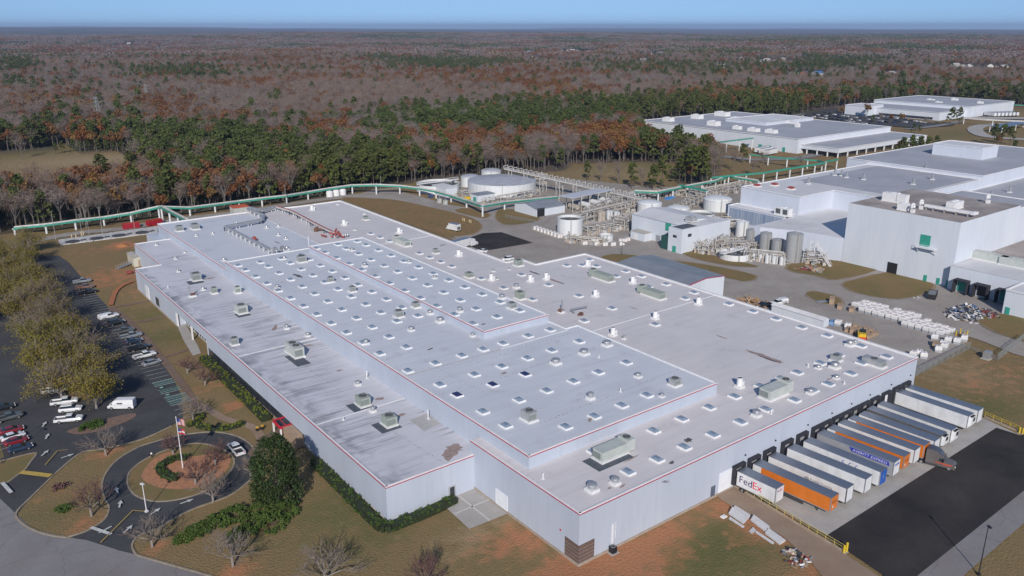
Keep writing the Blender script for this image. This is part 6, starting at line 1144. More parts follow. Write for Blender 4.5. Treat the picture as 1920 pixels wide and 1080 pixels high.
def branchy(seed, H, spread, levels=4, r0=.22, trunk=.22, lean=0.0, up=.55, n0=6):
    """bare tree: limbs fork and thin; returns trunk mesh (stem and limbs) and crown mesh (fine branches)"""
    rr = random.Random(seed); tr = MB(); cr = MB(); tips = []
    def grow(p, d, L, r, lv):
        k = 3; q = p
        for i in range(k):
            d = (d+Vector((rr.gauss(0, .16), rr.gauss(0, .16), rr.gauss(.03, .10)))).normalized(); e = q+d*L/k; ra = r*(1-.22*i/k); rb = r*(1-.22*(i+1)/k)
            (tr if lv < 2 else cr).tube(q, e, ra, rb*.9, 5 if lv < 1 else 3, cap=False); q = e
            if lv > 0 and lv < levels and i < k-1 and rr.random() < .8: sd = (d+Vector((rr.gauss(0, .8), rr.gauss(0, .8), rr.gauss(.15, .35)))).normalized(); grow(q, sd, L*rr.uniform(.5, .7), rb*.55, lv+1)
        if lv < levels:
            for _ in range(3 if lv < 2 else 2): sd = (d+Vector((rr.gauss(0, .55), rr.gauss(0, .55), rr.gauss(.12, .3)))).normalized(); grow(q, sd, L*rr.uniform(.6, .8), r*.62, lv+1)
        else: tips.append(q)
    tr.tube((0, 0, -.2), (lean, 0, H*trunk), r0*1.25, r0, 7, cap=False); base = Vector((lean, 0, H*trunk))
    for i in range(n0): a = 2*math.pi*(i+rr.random()*.6)/n0; el = rr.uniform(up*.6, up*1.5); d = Vector((math.cos(a)*spread, math.sin(a)*spread, el)).normalized(); grow(base-Vector((0, 0, rr.uniform(0, .35)*H*trunk)), d, H*.27*rr.uniform(.85, 1.1), r0*.55, 1)
    grow(base, Vector((0, 0, 1)), H*.26, r0*.6, 1); return tr, cr, tips
BR = {}
def bare(px, py, seed, H, spread, label, cmat=None, r0=.2, **kw):
    p = P(px, py); key = (seed, H, spread); tr, cr, tips = branchy(seed, H, spread, r0=r0, **kw); t = thing('bare_tree', label, 'bare tree', p, 0)
    for q in tips[::1]:
        for _ in range(2): d = Vector((rr.gauss(0, 1), rr.gauss(0, 1), rr.gauss(.6, .6))).normalized(); s = d.cross(Vector((.3, .2, 1))).normalized()*.018; cr.add([q-s, q+s, q+d*H*.07], [(0, 1, 2)])
    tr.build('trunk', BARKG, t); cr.build('crown', cmat or L_TWIGN, t); return t
bare(437, 1062, 1, 9.2, .75, 'large pale bare tree left of the bottom centre, red soil at its foot'); bare(610, 1096, 2, 9.5, .8, 'broad bare tree cut by the bottom edge, below the hedge corner'); bare(795, 1112, 3, 8.0, .7, 'dark bare tree just peeping in at the bottom edge', L_PURP)
bare(286, 1026, 4, 8.0, .8, 'bare tree at the tip of the lawn beside the drive exit'); bare(172, 968, 5, 8.6, .9, 'wide bare tree on the lawn between the road and the ring drive', L_PURP); bare(199, 854, 6, 8.8, 1.0, 'wide-armed pale bare tree above the ring drive, by the green painted frame')
bare(325, 852, 7, 6.2, .9, 'reddish-twigged tree at the edge of the ring island', L_PURP); bare(367, 908, 8, 6.4, .9, 'purple-twigged tree behind the flagpole hedge', L_PURP); bare(404, 872, 9, 6.8, .9, 'purple-twigged tree on the far side of the ring island', L_PURP); bare(400, 942, 10, 8.2, .7, 'pale bare tree between ring drive and juniper bed'); bare(362, 786, 11, 7.4, .8, 'bare tree next to the teal parking marks'); bare(385, 722, 12, 6.8, .95, 'bare tree leaning over red soil beside the long hedge', L_PURP); bare(470, 893, 17, 5.5, .8, 'small bare tree half hidden beside the magnolia')
bare(352, 700, 13, 6.0, .8, 'slim bare tree at the end of the narrow walk', L_PURP)
def olive(px, py, seed, H, leafy, label, ang=0):
    p = Vector((px, py, 0)); tr, cr, tips = branchy(seed, H, .62, r0=.26, trunk=.14, up=.8, n0=8); t = thing('olive_tree', label, 'tree', p); r2 = random.Random(seed); lf = MB()
    for q in tips:
        for _ in range(3): d = Vector((r2.gauss(0, 1), r2.gauss(0, 1), r2.gauss(.8, .6))).normalized(); s = d.cross(Vector((.3, .2, 1))).normalized()*.02; cr.add([q-s, q+s, q+d*1.1], [(0, 1, 2)])
    zs = sorted(q.z for q in tips); zc = zs[int(len(zs)*leafy*.999)] if leafy < 1 else 99
    for q in tips:
        if q.z < zc or r2.random() < leafy*.5:
            for _ in range(15): leafq(lf, q+Vector((r2.gauss(0, .7), r2.gauss(0, .7), r2.gauss(-.2, .6))), r2.uniform(.10, .22), r2)
    tr.build('trunk', BARKG, t); cr.build('crown', L_TWIGN, t); lf.build('foliage', L_OLIVE, t); return t
for i, (x, y, H, lf_, lb) in enumerate([(28,196.5,14,.85,'big olive-green tree nearest the white van, southern end of the tree row'),(22.5,207,14,.35,'half-bare tree behind the southernmost tree of the row'),(29,212,13,.8,'olive-leaved tree reaching over the east parking row, third from the south'),(22,222,14,.85,'big olive tree bulging over the west lot'),(29.5,226,14,.25,'mostly bare grey tree in the middle of the parking row'),(25,238,15,.85,'tall yellow-green tree in the middle of the row'),(31,244,13,.75,'yellow-green tree beside the first east row cars'),(24,254,15,.2,'tall bare-topped tree north of the yellow-green ones'),(30,262,15,.25,'bare-topped tree shading the empty lot'),(23.5,274,15,.45,'mixed bare and leafy tree farther north in the row'),(30,282,15,.4,'bare-crowned tree leaning over the empty asphalt'),(24,296,15,.85,'golden-olive tree near the north end of the row'),(30,304,14,.85,'northernmost full golden tree of the east side'),(22,318,14,.8,'golden tree at the north-west end of the row'),(30,326,13,.8,'smaller olive tree at the very end of the row'),(16,300,14,.7,'olive tree at the left picture edge, upper'),(13,280,13,.6,'olive tree at the left picture edge, below the upper one'),(33,344,14,.55,'airy olive tree at the far head of the empty lot'),(25,352,14,.7,'golden tree behind the head of the empty lot'),(37,362,13,.6,'last golden tree before the north road'),(20,338,14,.6,'tall thin-leaved tree at the upper left picture edge')]): olive(x, y, 60+i, H, lf_, lb)
# magnolia
p = P(522, 944); t = thing('magnolia_tree', 'big glossy dark green magnolia standing by the building entrance', 'tree', p); mb = MB(); mb.tube((0, 0, -.2), (0, 0, 9), .35, .1, 8); r2 = random.Random(5)
for i in range(24): a = r2.uniform(0, 6.28); z = r2.uniform(1, 9); rad = 4.6*(1-z/13); mb.tube((0, 0, z), (rad*math.cos(a), rad*math.sin(a), z+.8), .1, .03, 4, cap=False)
mb.build('trunk', BARKB, t); t.scale = (1, 1, 1.12); mb = MB()
for i in range(260): u = r2.random(); z = .6+11.4*u; rad = 4.4*math.sqrt(max(0, 1-((z-4.2)/8.3)**2))*r2.uniform(.78, 1.03); a = r2.uniform(0, 6.28); clumps(mb, [(Vector((rad*math.cos(a), rad*math.sin(a), z)), .95)], 32, .2, r2)
mb.build('crown', L_MAG, t)
def shrub(px, py, rx, ry, h, label, mat, name='juniper_shrub', cat='shrub', n=60, leaf=.16, k=30, rot=0, group=None):
    p = P(px, py); t = thing(name, label, cat, p, rot, group); mb = MB(); r3 = random.Random(int(px*7+py)); cb = MB(); 
    for i in range(n): a = r3.uniform(0, 6.28); u = math.sqrt(r3.random()); z = h*(1-.75*u*u)*r3.uniform(.55, 1); clumps(mb, [(Vector((rx*u*math.cos(a), ry*u*math.sin(a), z)), .5)], k, leaf, r3)
    mb.build('foliage', mat, t)
    for i in range(6): a = r3.uniform(0, 6.28); cb.tube((0, 0, 0), (rx*.5*math.cos(a), ry*.5*math.sin(a), h*.5), .07, .02, 4, cap=False)
    cb.build('stem', BARKB, t); return t
for a in [(372,1000,2.6,2.4,1.6,'juniper bush at the west tip of the bed'),(405,985,2.8,2.6,2.0,'juniper bush second from the west in the bed'),(440,970,3.0,2.8,2.2,'spreading juniper in the middle of the bed'),(475,985,3.2,2.8,2.1,'juniper bush in front of the magnolia shadow'),(510,985,3.0,3.0,2.3,'juniper bush nearest the lawn'),(535,960,2.6,3.0,2.4,'juniper bush between magnolia and lawn'),(455,1003,2.6,2.0,1.6,'low juniper behind the large pale bare tree'),(345,1012,1.6,1.4,1.1,'smallest juniper beside the drive exit bare tree'),(500,955,2.6,2.6,2.4,'juniper bush tucked under the magnolia')]: shrub(*a, L_JUN)
shrub(165, 805, 1.6, 1.2, 1.8, 'grey-green bush under the olive tree by the white van', L_HEDGED); shrub(181, 800, 1.5, 1.2, 1.8, 'second grey-green bush under the olive tree by the white van', L_HEDGED); shrub(112, 915, 1.6, 1.0, .8, 'low dark shrub on the lawn left of the wide bare tree', L_PURP, n=20); shrub(120, 955, 2.0, 1.2, .7, 'low green shrub patch near the wide bare tree', L_HEDGED, n=24)
def hedge(nodes, w_, h, label, mat, world=False, seed=3, dens=1.0):
    q = [Vector((a[0], a[1], 0)) for a in nodes] if world else PP(nodes); q = smooth_poly(q, 4, closed=False); o = q[0].copy(); t = thing('hedge', label, 'hedge', o); mb = MB(); st = MB(); r3 = random.Random(seed)
    for a, b in zip(q[:-1], q[1:]):
        L = (b-a).length; d = (b-a)/max(L, 1e-6); s = Vector((-d.y, d.x, 0)); n = int(L*5.2*dens)+1
        for i in range(n): u = r3.uniform(-.5, .5)*w_; z = h*(1-.5*(abs(u)/w_*2)**3)*r3.uniform(.35, 1.0); c = a.lerp(b, r3.random())+s*u-o; clumps(mb, [(Vector((c.x, c.y, z)), .34)], 20, .13, r3)
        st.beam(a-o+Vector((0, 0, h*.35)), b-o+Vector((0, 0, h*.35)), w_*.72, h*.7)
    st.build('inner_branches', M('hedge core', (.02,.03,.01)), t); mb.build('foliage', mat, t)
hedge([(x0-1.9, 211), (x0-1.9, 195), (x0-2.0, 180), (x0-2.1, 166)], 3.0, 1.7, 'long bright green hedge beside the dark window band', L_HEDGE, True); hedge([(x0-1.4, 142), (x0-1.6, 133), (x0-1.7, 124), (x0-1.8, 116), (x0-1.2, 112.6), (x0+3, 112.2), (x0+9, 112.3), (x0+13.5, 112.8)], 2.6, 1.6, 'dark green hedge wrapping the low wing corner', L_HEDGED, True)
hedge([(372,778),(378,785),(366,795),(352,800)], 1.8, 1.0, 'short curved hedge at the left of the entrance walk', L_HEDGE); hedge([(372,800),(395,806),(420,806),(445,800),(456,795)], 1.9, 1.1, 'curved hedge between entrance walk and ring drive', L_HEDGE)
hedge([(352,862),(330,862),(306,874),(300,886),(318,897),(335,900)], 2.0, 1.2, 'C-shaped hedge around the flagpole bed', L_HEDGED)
for i, (px, py) in enumerate([(105,289),(118,287),(138,285),(152,285),(166,284),(185,284),(200,285),(215,284),(230,285),(245,285)]): p = P(px, py); t = inst_tree('pine', i, p.x, p.y, 0, .55, i, 'round dark evergreen bordering the far side of the tan meadow', 'evergreens along the tan meadow')
# ================================================================ VEHICLES
PAINTS = {}
def paint(nm, c):
    if nm in PAINTS: return PAINTS[nm]
    m = flat('paint '+nm, c, .35); m.node_tree.nodes['Principled BSDF'].inputs['Coat Weight'].default_value = .6; m.node_tree.nodes['Principled BSDF'].inputs['Coat Roughness'].default_value = .12; PAINTS[nm] = m; return m
CW, CS, CB, CR, CG, CBL = paint('white', (.72,.73,.75)), paint('silver', (.24,.26,.29)), paint('black', (.012,.013,.016)), paint('red', (.22,.012,.02)), paint('grey', (.10,.11,.11)), paint('blue', (.02,.035,.07))
CGLS = flat('car glass', (.015,.02,.025), .08); LAMPW = flat('headlamp', (.75,.76,.78), .1); LAMPR = flat('tail lamp', (.45,.02,.02), .2)
def loft(mb, secs, mi=0):   # secs: (y, halfwidth_bottom, z0, halfwidth_top, z1)
    n = len(secs); vs = []
    for y, wb, z0, wt, z1 in secs: zm = z0+(z1-z0)*.55; vs += [(-wb*.94, y, z0), (wb*.94, y, z0), (wb*1.02, y, zm), (wt, y, z1), (-wt, y, z1), (-wb*1.02, y, zm)]
    fs = []
    for i in range(n-1):
        for k in range(6): a, b = i*6+k, i*6+(k+1) % 6; fs.append((a, b, b+6, a+6))
    fs.append((5, 4, 3, 2, 1, 0)); fs.append(tuple(range((n-1)*6, n*6))); mb.add(vs, fs, mi)
def car(kind, col, rear, front, label, world=None, cat='car', name='parked_car'):
    if world: c = Vector((world[0], world[1], 0)); rz = world[2]
    else: a, b = P(*rear), P(*front); c = (a+b)/2; d = b-a; rz = math.atan2(d.y, d.x)-math.pi/2
    spec = {'sedan': (4.7, .92), 'suv': (4.8, .96), 'pickup': (5.8, 1.0), 'van': (6.0, 1.02), 'boxtruck': (7.2, 1.1), 'cappickup': (5.8, 1.0), 'service': (6.4, 1.05)}[kind]; L, W = spec; t = thing(name, label, cat, (c.x, c.y, .03), rz); mb = MB(); h = L/2; g = MB(); r = MB()
    if kind == 'sedan':
        loft(mb, [(-h, W*.82, .35, W*.75, .85), (-h+.35, W, .28, W*.9, .98), (-1.2, W, .25, W*.92, 1.0), (.9, W, .25, W*.92, .96), (h-.5, W*.97, .28, W*.85, .82), (h, W*.8, .35, W*.7, .62)]); g.hexa([(-.82, -1.75, .96), (.82, -1.75, .96), (.84, 1.15, .94), (-.84, 1.15, .94), (-.66, -1.05, 1.38), (.66, -1.05, 1.38), (.66, .25, 1.38), (-.66, .25, 1.38)]); r.hexa([(-.66, -1.1, 1.36), (.66, -1.1, 1.36), (.66, .3, 1.36), (-.66, .3, 1.36), (-.6, -.95, 1.43), (.6, -.95, 1.43), (.6, .2, 1.43), (-.6, .2, 1.43)])
    elif kind == 'suv':
        loft(mb, [(-h, W*.88, .4, W*.85, 1.05), (-h+.25, W, .32, W*.92, 1.12), (1.0, W, .3, W*.92, 1.1), (h-.4, W*.96, .33, W*.85, .98), (h, W*.8, .4, W*.72, .78)]); g.hexa([(-.86, -h+.15, 1.1), (.86, -h+.15, 1.1), (.86, 1.15, 1.08), (-.86, 1.15, 1.08), (-.72, -h+.5, 1.66), (.72, -h+.5, 1.66), (.72, .45, 1.66), (-.72, .45, 1.66)]); r.hexa([(-.74, -h+.45, 1.64), (.74, -h+.45, 1.64), (.74, .5, 1.64), (-.74, .5, 1.64), (-.66, -h+.6, 1.74), (.66, -h+.6, 1.74), (.66, .35, 1.74), (-.66, .35, 1.74)])
    elif kind in ('pickup', 'cappickup', 'service'):
        loft(mb, [(-.35, W, .45, W*.93, 1.15), (1.2, W, .4, W*.93, 1.15), (h-.35, W*.97, .45, W*.85, 1.08), (h, W*.85, .5, W*.78, .9)]); mb.box(-W, W, -h, -.35, .5, .75); mb.box(-W, -W+.12, -h, -.35, .75, 1.12); mb.box(W-.12, W, -h, -.35, .75, 1.12); mb.box(-W, W, -h, -h+.1, .75, 1.12)
        g.hexa([(-.88, -.45, 1.13), (.88, -.45, 1.13), (.88, 1.55, 1.13), (-.88, 1.55, 1.13), (-.74, -.3, 1.72), (.74, -.3, 1.72), (.74, .85, 1.72), (-.74, .85, 1.72)]); r.hexa([(-.75, -.4, 1.70), (.75, -.4, 1.70), (.75, .9, 1.70), (-.75, .9, 1.70), (-.68, -.25, 1.79), (.68, -.25, 1.79), (.68, .75, 1.79), (-.68, .75, 1.79)])
        if kind == 'cappickup': mb.hexa([(-W*.95, -h+.02, 1.1), (W*.95, -h+.02, 1.1), (W*.95, -.46, 1.1), (-W*.95, -.46, 1.1), (-.8, -h+.2, 1.75), (.8, -h+.2, 1.75), (.8, -.46, 1.8), (-.8, -.46, 1.8)])
        if kind == 'service': mb.box(-W, W, -h, -.5, .7, 1.6); mb.box(-W*.8, W*.8, -h+.1, -.5, 1.6, 1.95)
        bd = MB(); bd.box(-W+.12, W-.12, -h+.1, -.36, .74, .78); bd.build('bed_liner', TBLK, t)
    elif kind == 'van':
        loft(mb, [(-h, W*.97, .4, W*.88, 2.35), (-h+.1, W, .35, W*.9, 2.45), (h-1.9, W, .35, W*.88, 2.42), (h-1.2, W, .35, W*.86, 1.95), (h-.5, W, .38, W*.9, 1.15), (h, W*.9, .45, W*.8, .85)]); g.hexa([(-W-.02, h-2.1, 1.25), (W+.02, h-2.1, 1.25), (W*.99, h-.75, 1.25), (-W*.99, h-.75, 1.25), (-W*.93, h-2.0, 1.85), (W*.93, h-2.0, 1.85), (W*.9, h-1.25, 1.85), (-W*.9, h-1.25, 1.85)]); g.box(-W-.015, W+.015, -.6, .7, 1.35, 1.8)
        r.box(-W*.7, W*.7, -h+.4, h-2.2, 2.44, 2.47)
    else:
        mb.box(-1.0, 1.0, h-1.9, h-.9, .5, 2.2); loft(mb, [(h-1.0, 1.0, .5, .9, 1.35), (h-.2, .95, .5, .8, 1.15), (h, .85, .55, .7, 1.0)]); g.hexa([(-.95, h-1.6, 1.4), (.95, h-1.6, 1.4), (.95, h-.85, 1.4), (-.95, h-.85, 1.4), (-.9, h-1.6, 2.1), (.9, h-1.6, 2.1), (.85, h-1.0, 2.1), (-.85, h-1.0, 2.1)]); bx = MB(); bx.box(-1.2, 1.2, -h, h-2.0, .8, 3.4); bx.build('box_body', TW, t); bx = MB(); bx.box(-1.15, 1.15, -h+.05, h-2.05, 3.4, 3.44); bx.build('box_roof', TROOF, t); bx = MB(); bx.box(-.9, .9, -h-.03, -h, 1.1, 2.4); bx.build('rear_opening', FANB, t)
    mb.build('body', col, t); g.build('windows', CGLS, t)
    if r.v: r.build('roof_panel', col, t)
    lm = MB(); lm2 = MB()
    for s in (-1, 1):
        lz = .68 if kind == 'sedan' else .85; lm = MB(); lm.box(s*W*.62-.17, s*W*.62+.17, h-.16, h+.01, lz-.08, lz+.08); lm.build('headlight', LAMPW, t); lm = MB(); lm.box(s*W*.75-.12, s*W*.75+.12, -h-.02, -h+.1, lz, lz+.22); lm.build('tail_light', LAMPR, t)
    wr = .33 if kind in ('sedan', 'suv') else .40
    for s in (-1, 1):
        for yy in (h-.95, -h+1.15 if kind in ('pickup', 'cappickup', 'service') else -h+.95): wheel(t, s*(W-.1), yy, wr, .24)
    return t
for a in [('cappickup',CW,(187,601),(221,593),'white pickup with a white bed cap, first in the long east row beside the walkway'),('suv',CB,(203,612),(234,605),'black car right next to the white capped pickup'),('pickup',CG,(212,629),(252,620),'dark pickup third in the east row, after the black car'),('pickup',CS,(229,637),(263,630),'silver pickup in the middle of the east row'),('sedan',CBL,(235,647),(268,639),'dark blue car between the silver pickup and the black pickup'),('pickup',CB,(241,661),(280,652),'black pickup just north of the white open-bed pickup'),('pickup',CW,(254,675),(289,666),'white pickup second from the south end of the east row'),('sedan',CS,(269,688),(300,679),'silver sedan at the south end of the east row'),
 ('pickup',CS,(143,532),(165,529),'light pickup at the head of the lonely group of three by the lawn'),('pickup',paint('brown', (.20,.11,.08)),(148,543),(170,540),'brownish truck in the middle of the lonely group of three'),('pickup',CB,(148,556),(183,547),'black pickup in front of the lonely group of three'),
 ('van',CW,(256,765),(203,766),'tall white cargo van beside the tree row tip'),('pickup',CW,(85,738),(122,733),'white pickup half under the olive tree, farthest of four'),('pickup',CW,(102,760),(141,755),'white pickup with a frame, second of four under the olive tree'),('suv',CW,(114,773),(152,769),'white estate car third of four near the olive tree'),('pickup',CW,(105,793),(154,788),'white and silver pickup nearest the gravel island'),
 ('sedan',CB,(-12,772),(27,763),'black sedan at the left picture edge, top of its row'),('pickup',CG,(-8,794),(39,781),'grey pickup at the left picture edge'),('sedan',CR,(0,816),(45,805),'upper dark red car in the left row'),('sedan',CW,(3,829),(46,816),'white sedan between the two dark red cars'),('sedan',CR,(10,837),(52,825),'lower dark red car in the left row'),('sedan',CBL,(15,851),(62,838),'dark blue sedan at the near end of the left row'),
 ('pickup',CW,(456,861),(431,834),'white pickup with junk in its bed driving on the ring'),('boxtruck',CW,(863,436),(836,430),'small white box truck parked on the brown field'),('pickup',CB,(1449,574),(1414,578),'black pickup beyond the east parapet, nose hidden'),('service',CW,(1476,568),(1443,574),'white utility truck with a red ladder beside the black pickup'),
 ('suv',CW,(962,487),(941,490),'white van at the notch of the white parapet'),('sedan',CW,(912,474),(896,472),'white car roof just showing above the parapet, left of the white van')]:
    kind = a[0]; car(*a, cat={'van': 'van', 'boxtruck': 'truck', 'service': 'truck'}.get(kind, 'car' if kind in ('sedan', 'suv') else 'pickup truck'), name={'van': 'cargo_van', 'boxtruck': 'box_truck', 'service': 'utility_truck'}.get(kind, 'parked_car' if kind in ('sedan', 'suv') else 'pickup_truck'))
# white tractor and trailer behind the far parapet
t = thing('semi_truck', 'white tractor with a pale trailer standing on black paving behind the far parapet', 'truck', P(884, 462), -math.pi/2+.2); mb = MB(); prof_solid(mb, [(-1.2,.6),(-1.2,3.4),(.8,3.3),(1.3,2.2),(2.6,1.6),(2.8,.6)], -1.15, 1.15); mb.build('cab', CW, t); mb = MB(); mb.hexa([(-1.0,.95,2.3),(1.0,.95,2.3),(1.0,1.38,2.3),(-1.0,1.38,2.3),(-1.0,.8,3.0),(1.0,.8,3.0),(1.0,1.05,3.0),(-1.0,1.05,3.0)]); mb.build('windscreen', CGLS, t); mb = MB(); mb.box(-1.3, 1.3, -15, -1.9, 1.2, 4.1); mb.build('trailer_body', TW, t); mb = MB(); mb.box(-1.25, 1.25, -14.9, -2, 4.1, 4.15); mb.build('trailer_roof', TROOF, t)
for y_ in (-13.5, -12.3, -2.5, 1.9): [wheel(t, s, y_, .5, .35) for s in (-1, 1)]
# ================================================================ STREET FURNITURE AND YARD GOODS
YEL = flat('safety yellow', (.62,.44,.03), .5); PLW = flat('wrap white', (.68,.67,.67), .4); PLG = flat('wrap grey', (.34,.36,.40), .4); WOOD = M('raw wood', (.36,.26,.18), (.27,.20,.15), 1.5, coord='obj'); CARD = M('brown board', (.38,.23,.11), (.28,.17,.09), 1.2, coord='obj')
p = P(343, 878); t = thing('flagpole', 'tall white flagpole with a striped flag above a second flag in the ring island', 'flagpole', p); mb = MB(); mb.tube((0,0,0),(0,0,11.4),.11,.06,8); mb.lathe((0,0,11.4),[(.12,0),(.01,.2)],8); mb.build('pole', WHT, t)
def flag(t, z0, W, H, stripes, nm):
    n = 10; m_ = [flat('flag red', (.5,.04,.06)), flat('flag white', (.65,.65,.66)), flat('flag blue', (.03,.05,.22))]; mb = MB()
    for i in range(n):
        for j in range(13):
            def q(a, b): return (.1+a/n*W*.55, .25*math.sin(a*1.1)*(a/n), z0-b/13*H-(a/n)**1.3*H*.45)
            mi = 2 if (i < 4 and j < 7) else (j % 2 if stripes else (1 if 4 < j < 9 else 0)); mb.add([q(i, j), q(i+1, j), q(i+1, j+1), q(i, j+1)], [(0, 1, 2, 3)], mi)
    mb.build(nm, m_, t)
flag(t, 11.1, 2.3, 1.4, True, 'striped_flag'); flag(t, 8.9, 2.0, 1.2, False, 'lower_flag')
def lamp(px, py, h, arm, label, col, ang=-1.2):
    t = thing('street_lamp', label, 'street lamp', P(px, py), ang); mb = MB(); mb.tube((0,0,0),(0,0,h),.10,.06,8); mb.cbox((0,0,0),(.5,.5,.35)); mb.build('pole', col, t); mb = MB(); mb.beam((0,0,h),(arm,0,h+.05),.08,.08); mb.cbox((arm+.25,0,h-.05),(.8,.4,.18)); mb.build('lamp_head', col, t)
lamp(1834.5, 1078, 9.2, -.5, 'black single-arm lamp post at the far edge of the truck court', TBLK, 1.0); lamp(275, 960, 5.8, -.3, 'pale lamp post with a white head at the ring drive', WHT); lamp(4, 869, 8.5, .6, 'brown lamp pole at the left picture edge by the near lot', BARKB); lamp(1166, 478, 5, .4, 'small dark lamp behind the parapet near the annex', TBLK)
for px, py, h, lb in [(105,450,12,'thin grey pole at the left end of the slab with round pits'),(155,446,10,'thin grey pole standing in the road grass second from the left'),(162,428,11,'thin grey pole just behind the green bridge'),(170,455,9,'short grey pole in front of the slab'),(193,441,12,'thin grey pole behind the slab'),(254,440,9,'thin grey pole by the red containers'),(362,402,9,'thin grey pole beside the bridge behind the roof end'),(537,384,10,'grey pole beside a bridge post behind the far roof'),(714,352,8,'thin light pole left of the open round basin'),(1325,362,9,'dark thin pole near the rising green bridge'),(1443,268,8,'light pole by the far factory wall')]: t = thing('light_pole', lb, 'light pole', P(px, py)); mb = MB(); mb.tube((0,0,0),(0,0,h),.14,.08,6); mb.build('pole', flat('pole grey', (.30,.29,.28)), t); mb = MB(); mb.beam((-.5,0,h),(.5,0,h),.12,.12); mb.build('crossarm', flat('pole grey', (.30,.29,.28)), t)
p = P(285, 858); t = thing('path_light', 'small white-topped bollard light at the ring island edge', 'bollard light', p); mb = MB(); mb.tube((0,0,0),(0,0,.8),.12,.12,8); mb.build('post', TBLK, t); mb = MB(); mb.lathe((0,0,.8),[(.16,0),(.22,.2),(.01,.42)],10); mb.build('globe', flat('globe', (.8,.78,.7)), t)
for i, (px, py) in enumerate([(483,808),(492,805)]):
    t = thing('planter', ['dark planter of yellow flowers, left one by the entrance walk', 'dark planter of yellow flowers, right one by the entrance walk'][i], 'planter', P(px, py)); mb = MB(); mb.lathe((0,0,0),[(.35,0),(.5,.6),(.42,.62),(.01,.58)],12); mb.build('pot', TBLK, t); mb = MB(); clumps(mb, [(Vector((0,0,.85)), .42)], 60, .09, random.Random(i)); mb.build('flowers', flat('flower yellow', (.75,.45,.03)), t)
# red entrance canopy
zt = toh(559.5, 815, 795); q = [P(512,789,zt+.1), P(546.7,779.4,zt), P(558,792,zt), P(526,803,zt-.2)]; o = Vector((q[0].x, q[0].y, 0)); t = thing('entrance_canopy', 'red-framed glass canopy on white posts at the main entrance', 'canopy', o); L = [v-o for v in q]; mb = MB()
for a, b in zip(L, L[1:]+L[:1]): mb.beam(a, b, .35, .5)
for f in (1/3, 2/3): mb.beam(L[0].lerp(L[1], f), L[3].lerp(L[2], f), .2, .25)
mb.build('frame', flat('canopy red', (.48,.02,.04)), t); mb = MB(); mb.poly([v+Vector((0,0,.05)) for v in L]); mb.poly([v-Vector((0,0,.05)) for v in L[::-1]]); mb.build('glazing', CGLS, t)
for v in L+[L[2].lerp(L[3], .5)]: mb = MB(); mb.beam((v.x, v.y, 0), (v.x, v.y, v.z-.2), .32, .32); mb.build('post', WHT, t)
mb = MB(); mb.box(x0-FO[0]-2.2, x0-FO[0]+.0, 150-FO[1], 156-FO[1], 0, 2.6); mb.build('entrance_lobby', M('tan stone', (.38,.27,.18), (.30,.21,.15), 1.0), FAC)
# office trailer, ramp, slab pits, containers
t = shed('office_trailer', 'cream site office trailer on the red soil by the stepped north wall', (252,501), (239,491), (271,499), 484, wm=flat('cream', (.55,.53,.44)), rm=flat('trailer cream roof', (.42,.39,.34)), gable='y', rise=.3, door=('s', .45, 1.0, 2.6, flat('cream door', (.35,.27,.2))))
a, b = P(219, 505), P(246, 497); t = thing('access_ramp', 'grey metal ramp with railings leading to the site office trailer', 'ramp', a); d = b-a; s = Vector((-d.y, d.x, 0)).normalized(); mb = MB(); mb.beam((0,0,.15), d+Vector((0,0,.9)), 1.4, .12); mb.build('deck', ALU, t); mb = MB()
for q_ in (-.7, .7):
    for hh in (.5, 1.0): mb.beam(s*q_+Vector((0,0,.2+hh)), d+s*q_+Vector((0,0,.95+hh)), .06, .06)
    for i in range(6): c = (d*(i/5))+s*q_; mb.beam(c, c+Vector((0,0,1.2+.75*i/5)), .06, .06)
mb.build('railing', ALU, t)
t = thing('settling_slab', 'long white slab with four dark round pits beyond the north lawn', 'slab', P(115, 460)); o = P(115, 460); q = PP([(115,460),(296,437),(296,425),(109,451)]); mb = MB(); mb.prism([(v.x-o.x, v.y-o.y) for v in q], 0, .35); mb.build('slab', M('slab white', (.55,.55,.55), (.30,.29,.28), .9, coord='obj', lo=.45, hi=.7), t)
for px, py in ((136,453),(181,447),(223.5,441.5),(266,436)): c = P(px, py, .35)-o; mb = MB(); mb.lathe((c.x, c.y, .36), [(2.9,.0),(2.9,.12),(2.5,.12),(.01,.05)], 24); mb.cbox((c.x+4, c.y-.5, .36), (2.0,.5,.5), .3); mb.build('pit', M('pit dark', (.05,.05,.055), (.09,.09,.10), 1, coord='obj'), t)
RC = flat('container red', (.32,.012,.025), .5)
for i, (w_, s_, e_, tp) in enumerate([((229,421),(232,431),(263,427),421),((277,417),(279,425),(306,420),416)]):
    a = P(*s_); dx = (P(*e_)-a).length; dy = 2.6; ang = math.atan2((P(*e_)-a).y, (P(*e_)-a).x); t = thing('open_container', ['left red open-top container beyond the slab pits', 'right red open-top container beside the bridge junction'][i], 'container', a, ang); mb = MB()
    for b_ in ((0,dx,0,.12),(0,dx,dy-.12,dy),(0,.12,.12,dy-.12),(dx-.12,dx,.12,dy-.12)): mb.box(*b_, 0, 2.4)
    for k in range(int(dx/.9)): mb.box(k*.9+.3, k*.9+.42, -.08, 0, .1, 2.4)
    mb.build('walls', RC, t); mb = MB(); mb.box(.12, dx-.12, .12, dy-.12, 0, 2.0); mb.build('load', M('rust load', (.40,.16,.05), (.25,.10,.05), 2, coord='obj'), t)
